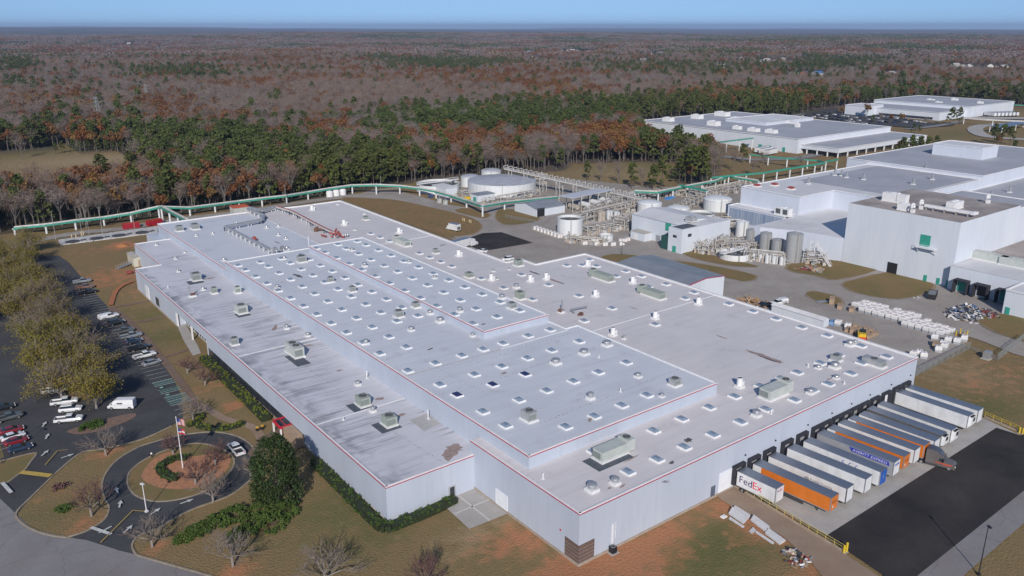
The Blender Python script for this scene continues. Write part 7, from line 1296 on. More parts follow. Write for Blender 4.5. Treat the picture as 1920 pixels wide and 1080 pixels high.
t = thing('trencher', 'small red trenching machine at the corner of the west wing', 'machine', P(243, 514)); mb = MB(); mb.cbox((0,0,.4),(1.6,1.0,.8)); mb.beam((.6,0,.9),(2.2,.2,.4),.3,.3); mb.beam((-.8,0,.6),(-1.6,.3,1.4),.15,.15); mb.build('body', REDP, t); [wheel(t, s, 0, .35, .3) for s in (-.7, .7)]
road('trench', [(250,529),(230,537),(218,547),(212,560),(208,574)], 1.5, M('trench soil', (.42,.16,.06), (.32,.12,.05), 1.2)); 
mb = MB(); rr2 = random.Random(8); p = P(230, 461); clm = [(Vector((p.x+rr2.gauss(0,2), p.y+rr2.gauss(0,1.2), .3)), 0) for _ in range(1)]; mb.lathe((p.x, p.y, 0), [(2.6,0),(1.9,.5),(1.0,.9),(.01,1.1)], 14); tag(mb.build('soil_mound', M('mound soil', (.42,.17,.06), (.32,.13,.05), 1.0)), 'orange soil mound on the north lawn', 'soil mound')
def bollard(px, py, h, label, col=YEL, r=.11, group=None): t = thing('bollard', label, 'bollard', P(px, py), 0, group); mb = MB(); mb.tube((0,0,0),(0,0,h),r,r,10); mb.lathe((0,0,h),[(r,0),(.01,.08)],10); mb.build('post', col, t); mb = MB(); mb.cbox((0,0,0),(r*3.5,r*3.5,.06)); mb.build('footing', CONC, t)
BG = flat('cream bollard', (.58,.47,.26))
for px, py in ((135,447),(143,446),(153,441.5),(157,440.5)): bollard(px, py, 1.7, 'cream bollard between the north road and the slab pits', BG, .2, 'cream bollards by the slab')
for px, py in ((868,415),(871,416),(880,418),(883,419)): bollard(px, py, 1.6, 'cream bollard at the end of the brown field', BG, .2, 'cream bollards by the brown field')
for a in [(1792,630,1.6,'yellow bollard left of the red hydrant'),(1800,626,1.6,'yellow bollard behind the red hydrant, left'),(1807,633,1.6,'yellow bollard in front of the red hydrant'),(1813,630,1.6,'yellow bollard right of the red hydrant')]: bollard(*a, YEL, .16)
for a in [(1369,913,1.2,'yellow bollard at the white roller door'),(1582,1037,1.5,'left one of two fat yellow bollards at the end of the near rail'),(1587,1034,1.7,'right one of two fat yellow bollards at the end of the near rail'),(1911,812,1.4,'left one of two yellow bollards at the end of the far rail'),(1917,814,1.4,'right one of two yellow bollards at the end of the far rail')]: bollard(*a, YEL, .2)
t = thing('hydrant', 'red hydrant between four yellow bollards', 'hydrant', P(1803, 632)); mb = MB(); mb.lathe((0,0,0),[(.2,0),(.2,.7),(.28,.72),(.2,.95),(.01,1.0)],10); mb.tube((-.35,0,.55),(.35,0,.55),.1); mb.build('body', REDP, t)
def rail(nodes, label, h=1.05, col=YEL, step=1.7, base=True, name='guard_rail'):
    q = PP(nodes); o = q[0].copy(); t = thing(name, label, 'railing', o); mb = MB(); pm = MB(); L = [v-o for v in q]
    for a, b in zip(L[:-1], L[1:]):
        for hh in (h, h*.55): mb.tube(a+Vector((0,0,hh+.4)), b+Vector((0,0,hh+.4)), .045, .045, 6)
        n = max(1, int((b-a).length/step))
        for i in range(n+1): c = a.lerp(b, i/n); p1 = MB(); p1.tube(c, c+Vector((0,0,h+.42)), .045, .045, 6); p1.build('post', col, t)
        pm.beam(a+Vector((0,0,.2)), b+Vector((0,0,.2)), .3, .4)
    mb.build('rails', col, t); pm.build('kerb_wall', M('kerb wall', (.40,.34,.27), (.34,.26,.18), 1.0), t)
YL2 = flat('rail yellow', (.55,.45,.14), .5)
rail([(1374,911),(1580,1035)], 'long yellow guard rail along the west side of the truck apron', col=YL2); rail([(1846,783),(1909,810)], 'yellow guard rail at the east end of the truck apron')
# chain-link fences
FNC = flat('fence grey', (.25,.26,.26), .5)
def chain(nodes, label, h=2.2):
    q = PP(nodes); o = q[0].copy(); t = thing('chain_fence', label, 'fence', o); mb = MB(); L = [v-o for v in q]
    for a, b in zip(L[:-1], L[1:]):
        n = max(1, int((b-a).length/3)); mb.beam(a+Vector((0,0,h)), b+Vector((0,0,h)), .06, .06); D = (b-a).length; d = (b-a)/D
        k = int(D/.22)
        for i in range(k): c = a+d*(i*.22); e = c+d*.9; mb.beam(c, e+Vector((0,0,h)), .018, .018); mb.beam(e, c+Vector((0,0,h)), .018, .018)
        for i in range(n+1): c = a.lerp(b, i/n); pm = MB(); pm.tube(c, c+Vector((0,0,h+.1)), .05, .05, 6); pm.build('post', FNC, t)
    mb.build('mesh', FNC, t)
chain([(1720,704),(1817,655)], 'chain-link fence from the roof corner along the bag yard'); chain([(1869,677),(1919,638)], 'chain-link fence at the right edge above the dry grass'); chain([(1815,654),(1869,677)], 'low chain gate between the two fences', 1.2); chain([(948,410),(1004,420)], 'chain-link fence on the grass island by the storage shed', 1.8)
t = thing('transformer', 'grey ribbed transformer cabinet behind the chain fence', 'transformer', P(1850, 672)); mb = MB(); mb.cbox((0,0,.2),(2.2,1.5,1.8)); [mb.box(-1+.3*i, -.9+.3*i, -.95, -.75, .4, 1.8) for i in range(7)]; mb.build('cabinet', ALU, t); mb = MB(); mb.cbox((0,0,0),(3,2.2,.2)); mb.build('pad', CONC, t)
# wrapped goods in the yard
def bagproto(label, group, w=1.75, d=1.7, h=1.75):
    t = thing('bag_pallet', label, 'pallet of bags', (0,0,0), 0, group); mb = MB(); mb.cbox((0,0,0),(w,d,.14)); mb.build('pallet', WOOD, t); mb = MB(); mb.cbox((0,0,.14),(w,d,h*.42)); mb.build('lower_wrap', PLG, t)
    mb = MB(); X, Y = w/2+.02, d/2+.02; z0_, z1_, z2_ = .14+h*.40, .14+h*.85, .14+h; mb.hexa([(-X,-Y,z0_),(X,-Y,z0_),(X,Y,z0_),(-X,Y,z0_),(-X,-Y,z1_),(X,-Y,z1_),(X,Y,z1_),(-X,Y,z1_)]); mb.hexa([(-X,-Y,z1_),(X,-Y,z1_),(X,Y,z1_),(-X,Y,z1_),(-X*.75,-Y*.75,z2_),(X*.75,-Y*.75,z2_),(X*.75,Y*.75,z2_),(-X*.75,Y*.75,z2_)]); mb.build('white_hood', PLW, t); mb = MB(); mb.box(-X*.8, X*.8, -.05, .05, z2_, z2_+.03); mb.build('red_strap', flat('strap red', (.35,.06,.08)), t); return t
BP = None; A = P(1594, 580); B = P(1770, 627); C_ = P(1577, 560); d = (B-A).normalized(); s = Vector((-d.y, d.x, 0)); s = s if s.dot(C_-A) > 0 else -s; L = (B-A).length; n = int(L/1.95); r3 = random.Random(4)
glb = 'white-hooded bag pallet in the long block of rows beside the yard road'
for j in range(4):
    for i in range(n+1):
        if j == 3 and (i % 5 == 4 or i > n-4) or (j == 0 and i in (0, 1)): continue
        c = A+d*(i*L/n+r3.uniform(-.12, .12)+(j*.5))+s*(j*2.15+r3.uniform(-.15, .15)+(.0 if i < n*.62 else -2.4)); loc = (c.x, c.y, .06); rz = math.atan2(d.y, d.x)+r3.uniform(-.06, .06)
        if BP is None: BP = bagproto(glb, 'white bag pallets beside the yard road'); BP.location = loc; BP.rotation_euler[2] = rz
        else: dup(BP, loc, rz, scale=(1, 1, r3.uniform(.9, 1.08)))
for px, py, lb in [(1571,611,'left one of two white bag pallets beside the blue tarp'),(1589,617,'right one of two white bag pallets beside the blue tarp'),(1752,638,'lone torn white bag pallet south of the long block'),(1767,650,'bag pallet behind the brown crate heap, left'),(1777,643,'bag pallet in the middle of the group by the fence'),(1794,645,'wrapped bag pallet near the bollards, left'),(1807,640,'wrapped bag pallet nearest the bollards'),(1758,660,'red-streaked bag pallet at the near end of the fence group'),(1770,655,'red-streaked bag pallet second from the near end of the fence group'),(1712,670,'bag pallet peeping over the roof corner, left'),(1722,668,'bag pallet peeping over the roof corner, middle'),(1731,672,'bag pallet peeping over the roof corner, right')]: t = dup(BP, P(px, py), r3.uniform(.2, .6), lb); t['group'] = 'loose bag pallets in the east yard'
t = thing('blue_tarp_bundle', 'bundle under a light blue tarp left of two bag pallets', 'bundle', P(1560, 607)); mb = MB(); mb.cbox((0,0,.1),(3.2,1.6,.9),.4,taper=.8); mb.cbox((-1.2,-1,.05),(2.4,1.2,.2),.3); mb.build('tarp', flat('tarp blue', (.16,.28,.48), .4), t); mb = MB(); mb.cbox((0,0,0),(3.2,1.6,.1),.4); mb.build('pallet', WOOD, t)
CR = None
def crate(w, d_, h, mat, label, group):
    t = thing('crate', label, 'crate', (0,0,0), 0, group); mb = MB(); mb.cbox((0,0,.1),(w,d_,h)); mb.build('box', mat, t); mb = MB()
    for q_ in (-w/2-.03, 0, w/2+.03):
        mb.box(q_-.05, q_+.05, -d_/2-.05, -d_/2, .1, h+.1); mb.box(q_-.05, q_+.05, -d_/2, d_/2, h+.1, h+.16)
    mb.cbox((0,0,0),(w,d_,.1)); mb.build('battens', WOOD, t); return t
W1 = crate(2.3, 1.6, 1.6, PLW, 'wrapped white crate standing in the row left of the open-topped tank', 'white crates left of the open-topped tank'); first = True
for i in range(8):
    c = P(1004+i*6.4, 431+i*2.15); 
    if first: W1.location = c; W1.rotation_euler[2] = -.3; first = False
    else: dup(W1, c, -.3)
for px, py, lb in [(1068,449,'tilted white crate first in front of the tanks'),(1081,452,'tilted white crate second in front of the tanks'),(1096,459,'low white crate in front of the tanks'),(1118,460,'white crate below the smallest open tank'),(1134,461,'brown-based crate with a bright white lid'),(1149,461,'white crate right of the bright-lidded one'),(1165,460,'wide flat crate at the right end of the tank row'),(1164,454,'white barrel-like crate with a red top, left of three'),(1170,454,'white crate with a red top, middle of three'),(1176,452,'white crate with a red top, right of three')]: t = dup(W1, P(px, py), -.35, lb); t['group'] = 'crates in front of the tanks'; t.scale = (.9, .9, .9)
WC = crate(1.6, 1.2, 1.3, WOOD, 'brown wooden crate in the dense block beside the forklift', 'brown crates beside the forklift'); A2, B2 = P(1603, 616), P(1642, 628); s2 = Vector((-(B2-A2).y, (B2-A2).x, 0)).normalized(); s2 = s2 if s2.y > 0 else -s2; k = 0
for j in range(4):
    for i in range(5):
        c = A2.lerp(B2, i/4.)+s2*(j*1.5); 
        if k == 0: WC.location = c; WC.rotation_euler[2] = .5
        else: dup(WC, c, .5+r3.uniform(-.1, .1), scale=(1, 1, r3.uniform(.5, 1.1)))
        k += 1
for px, py, lb in [(1559,570,'tall brown crate at the left end of the long bag rows'),(1574,579,'low brown crate in front of the bag rows, left'),(1596,584,'low brown crate in front of the bag rows, right'),(1752,650,'brown crate in the heap by the fence, left'),(1760,652,'brown crate in the heap by the fence, right')]: t = dup(WC, P(px, py), .5, lb, scale=(1.6, 1.2, 1.5 if px == 1559 else 1)); t['group'] = 'single brown crates in the yard'
t = thing('metal_sheet', 'flat grey metal sheet on the ground left of the tall brown crate', 'sheet', P(1541, 567)); mb = MB(); mb.cbox((0,0,.3),(4,1.6,.12),-.5); mb.cbox((0,0,0),(3,1,.3),-.5); mb.build('sheet', ALU, t)
# telehandler
t = thing('telehandler', 'yellow and red telehandler with a black cab and long black boom behind the parapet', 'telehandler', P(1616, 637), .55); mb = MB(); mb.box(-2.2,2.0,-1.0,1.0,.6,1.3); mb.build('chassis', flat('machine red', (.6,.06,.02)), t); mb = MB(); mb.box(-1.5,-.0,-.9,.9,1.3,2.2); mb.build('engine_hood', YEL, t); mb = MB(); mb.hexa([(.2,-.9,1.3),(1.7,-.9,1.3),(1.7,.9,1.3),(.2,.9,1.3),(.3,-.8,2.8),(1.5,-.8,2.8),(1.5,.8,2.8),(.3,.8,2.8)]); mb.build('cab', CGLS, t); mb = MB(); mb.beam((1.0,1.1,2.0),(-4.0,1.1,1.4),.4,.45); mb.build('boom', YEL, t); mb = MB(); mb.beam((-4.0,1.1,1.4),(-7.5,1.1,.9),.3,.35); mb.beam((-7.5,.2,.5),(-7.5,2,.5),.15,.9); mb.build('boom_tip', TBLK, t)
for X in (-1.5, 1.4):
    for s_ in (-1, 1): mb = MB(); mb.tube((X, s_*1.0-.2, .65), (X, s_*1.0+.2, .65), .65, .65, 14); mb.build('wheel', TYRE, t)
# skip, scrap heap, board pile, panels
t = thing('dumpster', 'long black open dumpster on the dirty paving by the green lawn', 'dumpster', P(1747, 558), .35); mb = MB(); 
for b_ in ((-3.2,3.2,-1.25,-1.15),(-3.2,3.2,1.15,1.25),(-3.2,-3.1,-1.15,1.15),(3.1,3.2,-1.15,1.15)): mb.box(*b_, .2, 1.9)
for i in range(8): mb.box(-3+.8*i, -2.9+.8*i, -1.35, -1.25, .2, 1.8)
mb.box(-3.1,3.1,-1.15,1.15,.2,.3); mb.build('tub', TBLK, t); mb = MB(); mb.box(-3.1,3.1,-1.12,1.12,1.6,1.75); mb.build('cover', flat('skip cover', (.16,.17,.18)), t)
def heap(px0, py0, px1, py1, depth, n, cols, smin, smax, h, name, label, cat, seed):
    A, B = P(px0, py0), P(px1, py1); d = (B-A); s = Vector((-d.y, d.x, 0)).normalized(); s = s if s.dot(_F) > 0 else -s; o = (A+B)/2; mb = MB(); r4 = random.Random(seed)
    for i in range(n):
        u, v = r4.betavariate(1.6, 1.6), r4.betavariate(1.6, 1.6); c = A+d*u+s*(v-.5)*depth-o; z = r4.random()*h*math.sin(math.pi*u)*math.sin(math.pi*v); L_, W_, T_ = r4.uniform(smin, smax), r4.uniform(smin*.4, smax*.6), r4.uniform(.04, .3); ax = Vector((r4.gauss(0, 1), r4.gauss(0, 1), r4.gauss(0, .5))).normalized(); bx = ax.cross(Vector((r4.gauss(0, .4), r4.gauss(0, .4), 1))).normalized(); cx_ = ax.cross(bx); p8 = []
        for k in (-1, 1):
            for a_, b_ in ((-1, -1), (1, -1), (1, 1), (-1, 1)): p8.append(c+Vector((0, 0, z+.15))+ax*a_*L_/2+bx*b_*W_/2+cx_*k*T_/2)
        mb.hexa(p8, i % len(cols))
    t = mb.build(name, cols, None, (0,0,0)); t.location = o; return tag(t, label, cat, kind='stuff')
heap(1779,584,1845,598,15,330,[PLW,ALU,flat('scrap grey',(.22,.23,.25)),PLW,flat('scrap dark',(.06,.06,.07)),flat('scrap blue',(.08,.13,.25)),WOOD],.5,2.2,3.2,'scrap_heap','big heap of white and grey scrap metal outside the low docks','scrap heap',3)
heap(1840,590,1868,592,9,60,[flat('scrap dark',(.06,.06,.07)),ALU,REDP],.5,1.6,1.8,'scrap_heap','dark scrap with a red drum in the shadow of the dock wall','scrap heap',5)
heap(1378,570,1440,576,11,130,[CARD,WOOD,CARD,flat('board tan',(.45,.33,.22))],.8,2.4,2.2,'board_heap','heap of brown boards and cartons beyond the east parapet','board heap',6); heap(1352,572,1368,566,4,40,[PLW,ALU],.5,2,2,'scrap_heap','white frames leaning behind the annex end','scrap',7)
heap(1468,1034,1515,1062,4.5,46,[WOOD,PLW,CHAS,flat('junk beige',(.45,.38,.30)),ALU,REDP],.3,1.5,.7,'junk_heap','scattered junk and beige parts on the near grass beside the tan driveway','junk heap',9); heap(1495,503,1545,512,5,60,[WOOD,ALU,REDP,PCOL[1]],.6,3,1.2,'pipe_heap','rusty pipes and frames laid out by the road below the silos','pipe heap',10); heap(1712,562,1722,558,2,10,[PLW,ALU],.3,.9,.2,'litter','few white scraps on the paving left of the dumpster','litter',11)
WP = M('white panel', (.66,.66,.68), (.55,.55,.57), .8, coord='obj')
def pstack(q, n, h, label):
    q = PP(q); o = q[0].copy(); t = thing('panel_stack', label, 'panel stack', o); mb = MB(); L = [v-o for v in q]
    for k in range(n):
        a, b, c, e = L; u0, u1 = k/n, (k+.86)/n; z = h*(.55+.45*((k*7) % 3)/2); P1, P2, P3, P4 = a.lerp(b, u0), a.lerp(b, u1), e.lerp(c, u1), e.lerp(c, u0); mb.prism([(v.x, v.y) for v in (P1, P4, P3, P2)], .12, z)
    mb.build('panels', WP, t); mb = MB()
    for f in (.12, .5, .88): a, b = L[0].lerp(L[3], f), L[1].lerp(L[2], f); mb.beam(a+Vector((0,0,.06)), b+Vector((0,0,.06)), .2, .12)
    mb.build('bearers', WOOD, t)
pstack([(1366,965),(1378,954),(1406,971),(1394,984)], 5, 1.0, 'largest stack of white wall panels beside the tan driveway'); pstack([(1407,977),(1415,971),(1443,991),(1435,999)], 4, .9, 'middle stack of white panels beside the tan driveway'); pstack([(1434,1002),(1443,995),(1473,1016),(1462,1023)], 4, .8, 'near stack of white panels tied with a dark strap'); pstack([(1366,974),(1369,971),(1396,989),(1393,991)], 2, .35, 'narrow white panel lying left of the largest stack'); pstack([(1404,997),(1412,990),(1418,996),(1410,1002)], 3, .25, 'bent white sheet lying between the stacks'); pstack([(1416,1000),(1419,997),(1452,1019),(1449,1022)], 2, .3, 'long thin beige beams behind the near stack')
mb = MB(); mb.cbox((0,0,0),(1.2,.9,.25),taper=.7); t = mb.build('rag', PLW); t.location = P(1357, 969); tag(t, 'crumpled white sheet on the grass left of the panels', 'sheet')
t = thing('condenser', 'dark air-conditioning condenser on a small pad by the near wall', 'air conditioner', P(1149, 1036)); mb = MB(); mb.cbox((0,0,.12),(1.0,1.0,1.1)); [mb.box(-.52,.52,-.52,-.5,.2+.12*i,.24+.12*i) for i in range(8)]; mb.build('casing', TBLK, t); mb = MB(); mb.lathe((0,0,1.23),[(.42,0),(.42,.06),(.36,.06),(.36,-.1)],16); mb.build('fan_ring', ALU, t); mb = MB(); mb.cbox((0,0,0),(1.7,1.5,.12)); mb.build('pad', CONC, t)
xx = on_y(1148, 1000, YB)[0]; mb = MB(); mb.box(xx-.12, xx+.12, YB-.2, YB-.01, .5, 5.0); mb.box(xx+.7, xx+.74, YB-.1, YB-.01, 2, 5.2); fpart(mb, 'downpipe', WHT)
# wall lamps above the docks and small wall boxes
for xx in TRX[::2]: mb = MB(); mb.box(xx+3.2, xx+3.45, YB-.25, YB-.0, 6.0, 6.25); fpart(mb, 'wall_lamp', DK)
mb = MB(); mb.box(255-255+xd-255+255-.0, xd, YB, YB, 0, 0) if False else None
yb_ = on_x(1051, 997, XS)[1]; mb = MB(); mb.box(XS-.1, XS-.0, yb_-.15, yb_+.15, 4.4, 4.7); fpart(mb, 'alarm_bell', flat('bell red', (.5,.02,.03)))
t = thing('blue_drum_cart', 'light blue bundle on the ground behind the domed white tank', 'bundle', P(1253, 374)); mb = MB(); mb.cbox((0,0,0),(4,2,1.2),taper=.8); mb.cbox((4,1,0),(2.4,2,1.0),taper=.8); mb.build('tarp', flat('tarp bright blue', (.05,.22,.55)), t)
t = thing('blue_bin', 'blue bin beside the widest tank compound, left', 'bin', P(808, 371)); mb = MB(); mb.cbox((0,0,0),(2,1.5,1.3),taper=1.1); mb.build('tub', flat('bin blue', (.02,.06,.2)), t)
t = thing('yellow_skip', 'yellow skid tank in front of the row of stubby pipes', 'skid tank', P(877, 374)); mb = MB(); mb.cbox((0,0,0),(4,1.8,1.4),taper=.85); mb.build('body', YEL, t)
for px, py, lb in ((824,381,'left one of two pale cabinets under the pipe bridge'),(835,384,'right one of two pale cabinets under the pipe bridge')): t = thing('cabinet', lb, 'cabinet', P(px, py)); mb = MB(); mb.cbox((0,0,0),(1.6,1.6,2.4)); mb.build('box', METG, t); mb = MB(); mb.cbox((0,0,2.4),(1.8,1.8,.1)); mb.tube((0,0,2.4),(0,0,5),.12); mb.build('lid', ALU, t)
# ================================================================ FAR FACTORIES, HOUSES, AIR
FO2 = (510.0, 335.0, 0); F2 = thing('far_factory', 'nearer of the two far white factories, long with a grey roof beyond the woods', 'factory', FO2)
vol2(rect(508, 631, 335, 487), 0, 10, WALL2, FARR, F2, FO2, WHT, None, .9); vol2(rect(512, 631, 306, 334.9), 3.4, 6.2, WALL2, FARR, F2, FO2, WHT, 'low front wing over a recessed glazed base', .7); mb = MB(); mb.box(515, 628, 309, 335, 0, 3.4); mb.build('glazed_base', GLS, F2, FO2)
for i in range(11): mb = MB(); X = 512.4+i*11.8; mb.box(X, X+.7, 306.2, 306.9, 0, 3.4); mb.build('column', WHT, F2, FO2)
for y_ in (314, 322, 330): mb = MB(); mb.box(512.2, 512.9, y_, y_+.7, 0, 3.4); mb.build('column', WHT, F2, FO2)
vol2(rect(560, 625, 400, 440), 9.9, 12, PW, WROOF, F2, FO2, WHT, None, .6)
for y_, w_ in ((366, 3), (358, 2.4), (346, 2.2), (444, 1.4)): mb = MB(); mb.box(507.85, 508, y_-w_/2, y_+w_/2, .1, 3.2); mb.build('door', GREEN, F2, FO2)
mb = MB(); r5 = random.Random(2)
def fl(px, py, z, dx, dy, h, lb): t = thing('rooftop_unit', lb, 'rooftop unit', P(px, py, z)); mb = MB(); mb.cbox((0,0,0),(dx*1.1,dy*1.1,.4)); mb.build('curb', PADW, t); mb = MB(); mb.cbox((0,0,.4),(dx,dy,h)); mb.cbox((0,dy*.2,.4+h),(dx*.6,dy*.3,.5)); mb.build('casing', PADW, t)
for a in [(1253,227,6,8,2.5,'cream unit near the left corner of the second factory roof'),(1307,222,6,9,2.8,'large cream unit at the left of the second factory roof'),(1338,235,6,9,3,'cream unit in the front left part of the second factory roof'),(1354,217,7,12,3,'largest cream unit at the back of the second factory roof'),(1382,242,4,6,2,'low unit at the front edge of the second factory roof, left'),(1413,246,5,8,2,'low unit at the front edge of the second factory roof, middle'),(1446,249,5,8,2,'low unit at the front edge of the second factory roof, right'),(1495,238,3,3,2.4,'small dark fan unit on the second factory roof'),(1390,224,3,20,1.2,'long white duct at the back of the second factory roof'),(1470,230,3,26,1.2,'long white duct toward the right of the second factory roof')]: fl(a[0], a[1], 10, *a[2:])
FO3 = (800.0, 378.0, 0); F3 = thing('far_factory', 'farthest white factory with a stepped grey roof at the upper right, behind a car park', 'factory', FO3)
vol2(rect(798, 849.9, 378, 470), 0, 7.5, WALL2, FARR, F3, FO3, WHT, None, .9); vol2(rect(850, 948, 374, 474), 0, 10.5, WALL2, FARR, F3, FO3, WHT, None, 1.0); vol2(rect(782, 812, 442, 466), 0, 9.5, WALL2, WROOF, F3, FO3, WHT, None, .8)
mb = MB(); mb.box(797.8, 798, 384, 438, .6, 2.8); mb.build('window_band', GLS, F3, FO3)
for a in [(1745,190,4,7,2,'unit left of the ridge on the farthest factory roof'),(1760,195,4,6,2,'second unit on the farthest factory roof'),(1790,188,3,6,1.6,'unit at the back of the farthest factory roof'),(1838,194,3,5,1.6,'unit near the right end of the farthest factory roof')]: fl(a[0], a[1], 9 if a[0] < 1770 else 10.5, *a[2:])
def simple_box(name, label, cat, px, py, dims, rz, mat, top=TROOF, group=None, z=0): 
    t = thing(name, label, cat, P(px, py), rz, group); mb = MB(); mb.cbox((0,0,1.1),dims); mb.build('box_body', mat, t); mb = MB(); mb.cbox((0,0,1.1+dims[2]),(dims[0],dims[1],.06)); mb.build('roof', top, t); mb = MB(); [mb.tube((s*.9, q, .5), (s*1.2, q, .5), .5, .5, 10) for s in (-1, 1) for q in (-dims[1]*.36, -dims[1]*.28)]; mb.cbox((0,dims[1]*.3,0),(1.6,.3,1.1)); mb.build('wheels', TYRE, t); return t
t = simple_box('semi_trailer', 'dark blue trailer with faint white lettering by the long wall of the second factory', 'trailer', 1331, 268, (2.6, 15, 3.0), -math.pi/2+.15, flat('trailer navy', (.02,.035,.14)), flat('dark top', (.03,.04,.08)))
for i, (px, py) in enumerate([(1444,291),(1436,288),(1428,286)]): simple_box('semi_trailer', ['near white trailer of three beside the second factory','middle white trailer of three beside the second factory','far white trailer of three beside the second factory'][i], 'trailer', px, py, (2.6, 15, 3.0), -math.pi/2+.1, TW)
for i in range(7): simple_box('semi_trailer', 'white trailer in the small row at the right end of the farthest factory', 'trailer', 1856+i*7, 218.5-.2*i, (2.6, 13, 3.0), -.4, TW, group='trailers at the farthest factory')
zc = 5.0; q = [P(a, b, zc) for a, b in ((1857,236),(1880,238),(1930,229),(1900,228))]; o = Vector((q[0].x, q[0].y, 0)); t = thing('entrance_canopy', 'flat blue-grey canopy on posts by the curved far drive', 'canopy', o); mb = MB(); mb.prism([(v.x-o.x, v.y-o.y) for v in q], zc-.6, zc); mb.build('roof', flat('canopy blue', (.13,.19,.30), .4), t)
for v in q+[q[0].lerp(q[3], .5), q[1].lerp(q[2], .5)]: mb = MB(); mb.beam((v.x-o.x, v.y-o.y, 0), (v.x-o.x, v.y-o.y, zc-.5), .5, .5); mb.build('post', WHT, t)
t = bridge([(1808,222),(1850,225),(1920,228)], 'white pipe bridge in front of the farthest factory', z=5, step=22); t.children[0].data.materials[0] = PCOL[0]
# parked cars of the far lot: simple copies
def tinycar(m_):
    mb = MB(); loft(mb, [(-2.2,.85,.3,.8,.95),(-1.2,.9,.3,.85,1.0),(1.2,.9,.3,.85,.95),(2.2,.85,.35,.75,.7)], 0); mb.hexa([(-.8,-1.6,.95),(.8,-1.6,.95),(.8,1.1,.95),(-.8,1.1,.95),(-.65,-1.1,1.42),(.65,-1.1,1.42),(.65,.4,1.42),(-.65,.4,1.42)], 1, 0); [mb.tube((s*.75, y_, .32), (s*.95, y_, .32), .32, .32, 8, 2) for s in (-1, 1) for y_ in (-1.4, 1.4)]; return mb.build('parked_car', [m_, CGLS, TYRE])
tc = {'white': tinycar(CW), 'black': tinycar(CB), 'dark blue': tinycar(paint('deep blue', (.02,.04,.13))), 'silver': tinycar(CS), 'dark red': tinycar(CR)}; k = 0; used = set()
for r_ in range(7):
    for i in range(17):
        f = (i+.3*r5.random())/16; px = 1502+f*(118+r_*6)+r_*22; py = 217-2.0*r_+f*(15+r_*1.6)-(0 if r_ < 5 else 3)
        if px > 1745 or r5.random() < .12 or py < 206: continue
        c = r5.choice(['white', 'black', 'black', 'dark blue', 'dark blue', 'silver', 'dark red', 'white', 'black']); o = tc[c] if c not in used else tc[c].copy()
        if c in used: COL.objects.link(o)
        used.add(c); o.location = P(px, py); o.rotation_euler[2] = -.35+r5.uniform(-.05, .05); tag(o, '%s car in the crowded car park of the farthest factory' % c, 'car', '%s cars in the far car park' % c)
# houses
HW = [flat('house white', (.62,.61,.58)), flat('house cream', (.50,.44,.36)), flat('house brick', (.22,.11,.08)), flat('house grey', (.33,.34,.36))]; HR = [flat('roof shingle', (.11,.10,.10)), flat('roof brown', (.17,.13,.11)), flat('roof pale', (.42,.41,.40)), flat('roof blue', (.05,.16,.38))]
for i, (c, k) in enumerate(HP):
    t = thing('house', 'pale house %s' % k, 'house', c, r5.uniform(-.6, .6), 'houses %s' % k); L_, W_, H_ = r5.uniform(13, 22), r5.uniform(9, 12), r5.uniform(5, 7.5); mb = MB(); mb.prism(rect(-L_/2, L_/2, -W_/2, W_/2), -1, H_, cap=False); [mb.poly([(s*L_/2, -W_/2, H_), (s*L_/2, W_/2, H_), (s*L_/2, 0, H_+3.2)]) for s in (-1, 1)]; mb.prism(rect(-L_/2-5, -L_/2, -W_/3, W_/3), -1, H_*.6); mb.build('wall', HW[0 if r5.random() < .6 else r5.randrange(4)], t)
    mb = MB(); mb.poly([(-L_/2-.5, -W_/2-.5, H_-.2), (L_/2+.5, -W_/2-.5, H_-.2), (L_/2+.5, 0, H_+3.3), (-L_/2-.5, 0, H_+3.3)]); mb.poly([(-L_/2-.5, 0, H_+3.3), (L_/2+.5, 0, H_+3.3), (L_/2+.5, W_/2+.5, H_-.2), (-L_/2-.5, W_/2+.5, H_-.2)]); mb.build('roof', HR[3] if i == 37 else HR[r5.choice([0, 0, 1, 2, 2])], t); mb = MB(); [mb.box(q_, q_+1.2, -W_/2-.08, -W_/2, 1.2+z_, 2.8+z_) for q_ in np.linspace(-L_/2+1.5, L_/2-2.5, 4) for z_ in (0, 2.8)]; mb.build('windows', GLS, t)
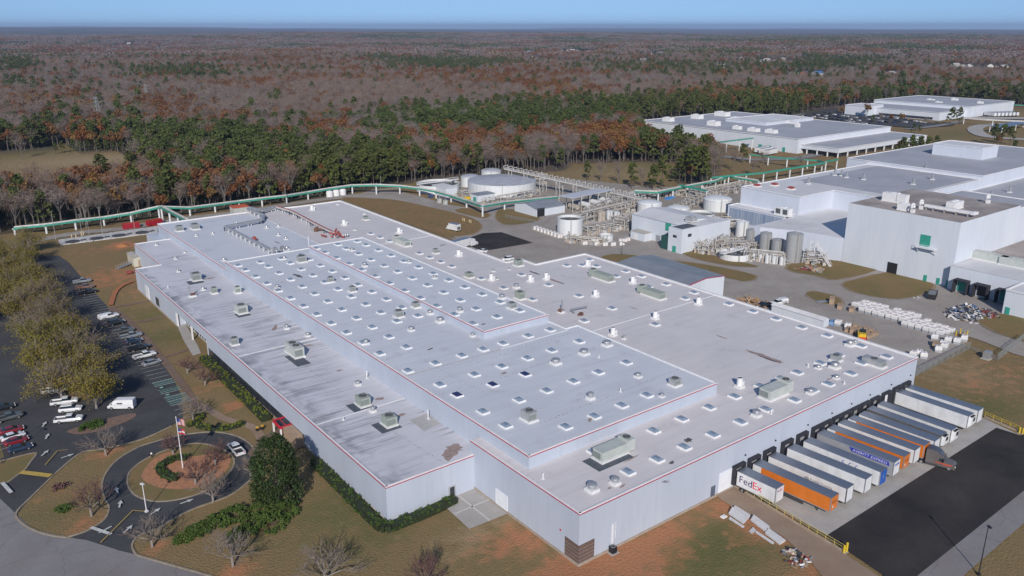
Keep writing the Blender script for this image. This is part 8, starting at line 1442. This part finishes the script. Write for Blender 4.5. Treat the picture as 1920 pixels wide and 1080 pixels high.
mb = MB(); q = smooth_poly([Vector((v.x, v.y, 0)) for v in LAKE], 4); zl = max(v.z for v in LAKE)+.6; q = q if sum(a.x*b.y-b.x*a.y for a, b in zip(q, q[1:]+q[:1])) > 0 else q[::-1]; mb.poly([(v.x, v.y, zl) for v in q]); mb.build('lake', flat('lake water', (.03,.08,.20), .15), kind='structure')
mb = MB(); [mb.beam(a+Vector((0,0,.5)), b+Vector((0,0,.5)), 9, .2) for a, b in zip(FROAD[:-1], FROAD[1:])]; mb.build('far_road', M('far road', (.40,.33,.26), (.34,.28,.22), .05), kind='structure')
# transmission towers
for px, py, h, lb in [(187,238,26,'taller lattice power tower at the left above the pine belt'),(277,200,24,'farther lattice power tower in the grey woods'),(239,228,14,'small white pole structure right of the lattice tower')]:
    c = gpix(px, py); t = thing('power_tower', lb, 'power tower', c, .4); mb = MB(); w0, w1 = h*.12, h*.03
    for a_, b_ in ((-1,-1),(1,-1),(1,1),(-1,1)): mb.beam((a_*w0, b_*w0, 0), (a_*w1, b_*w1, h), .2, .2)
    for i in range(7):
        z0_, z1_ = h*i/7, h*(i+1)/7; u0, u1 = w0+(w1-w0)*i/7, w0+(w1-w0)*(i+1)/7
        for (a_, b_), (c_, d_) in zip(((-1,-1),(1,-1),(1,1),(-1,1)), ((1,-1),(1,1),(-1,1),(-1,-1))): mb.beam((a_*u0, b_*u0, z0_), (c_*u1, d_*u1, z1_), .12, .12); mb.beam((a_*u1, b_*u1, z1_), (c_*u1, d_*u1, z1_), .15, .15)
    for zz_ in (.68, .82, .96): mb.beam((-h*.2, 0, h*zz_), (h*.2, 0, h*zz_), .3, .3)
    mb.build('lattice', flat('tower grey', (.30,.30,.31)), t)
# the air
hm = bpy.data.materials.new('haze'); hm.use_nodes = True; n = hm.node_tree; n.nodes.remove(n.nodes['Principled BSDF']); pv = n.nodes.new('ShaderNodeVolumePrincipled'); pv.inputs['Color'].default_value = (.55,.70,1.0,1); pv.inputs['Density'].default_value = 5.5e-5; pv.inputs['Anisotropy'].default_value = .1; n.links.new(pv.outputs[0], n.nodes['Material Output'].inputs['Volume'])
mb = MB(); mb.box(-30500, 30500, -30500, 30500, -120, 170); o = mb.build('haze', hm, kind='stuff'); tag(o, 'thin blue air that fades the far woods toward the horizon', 'haze')
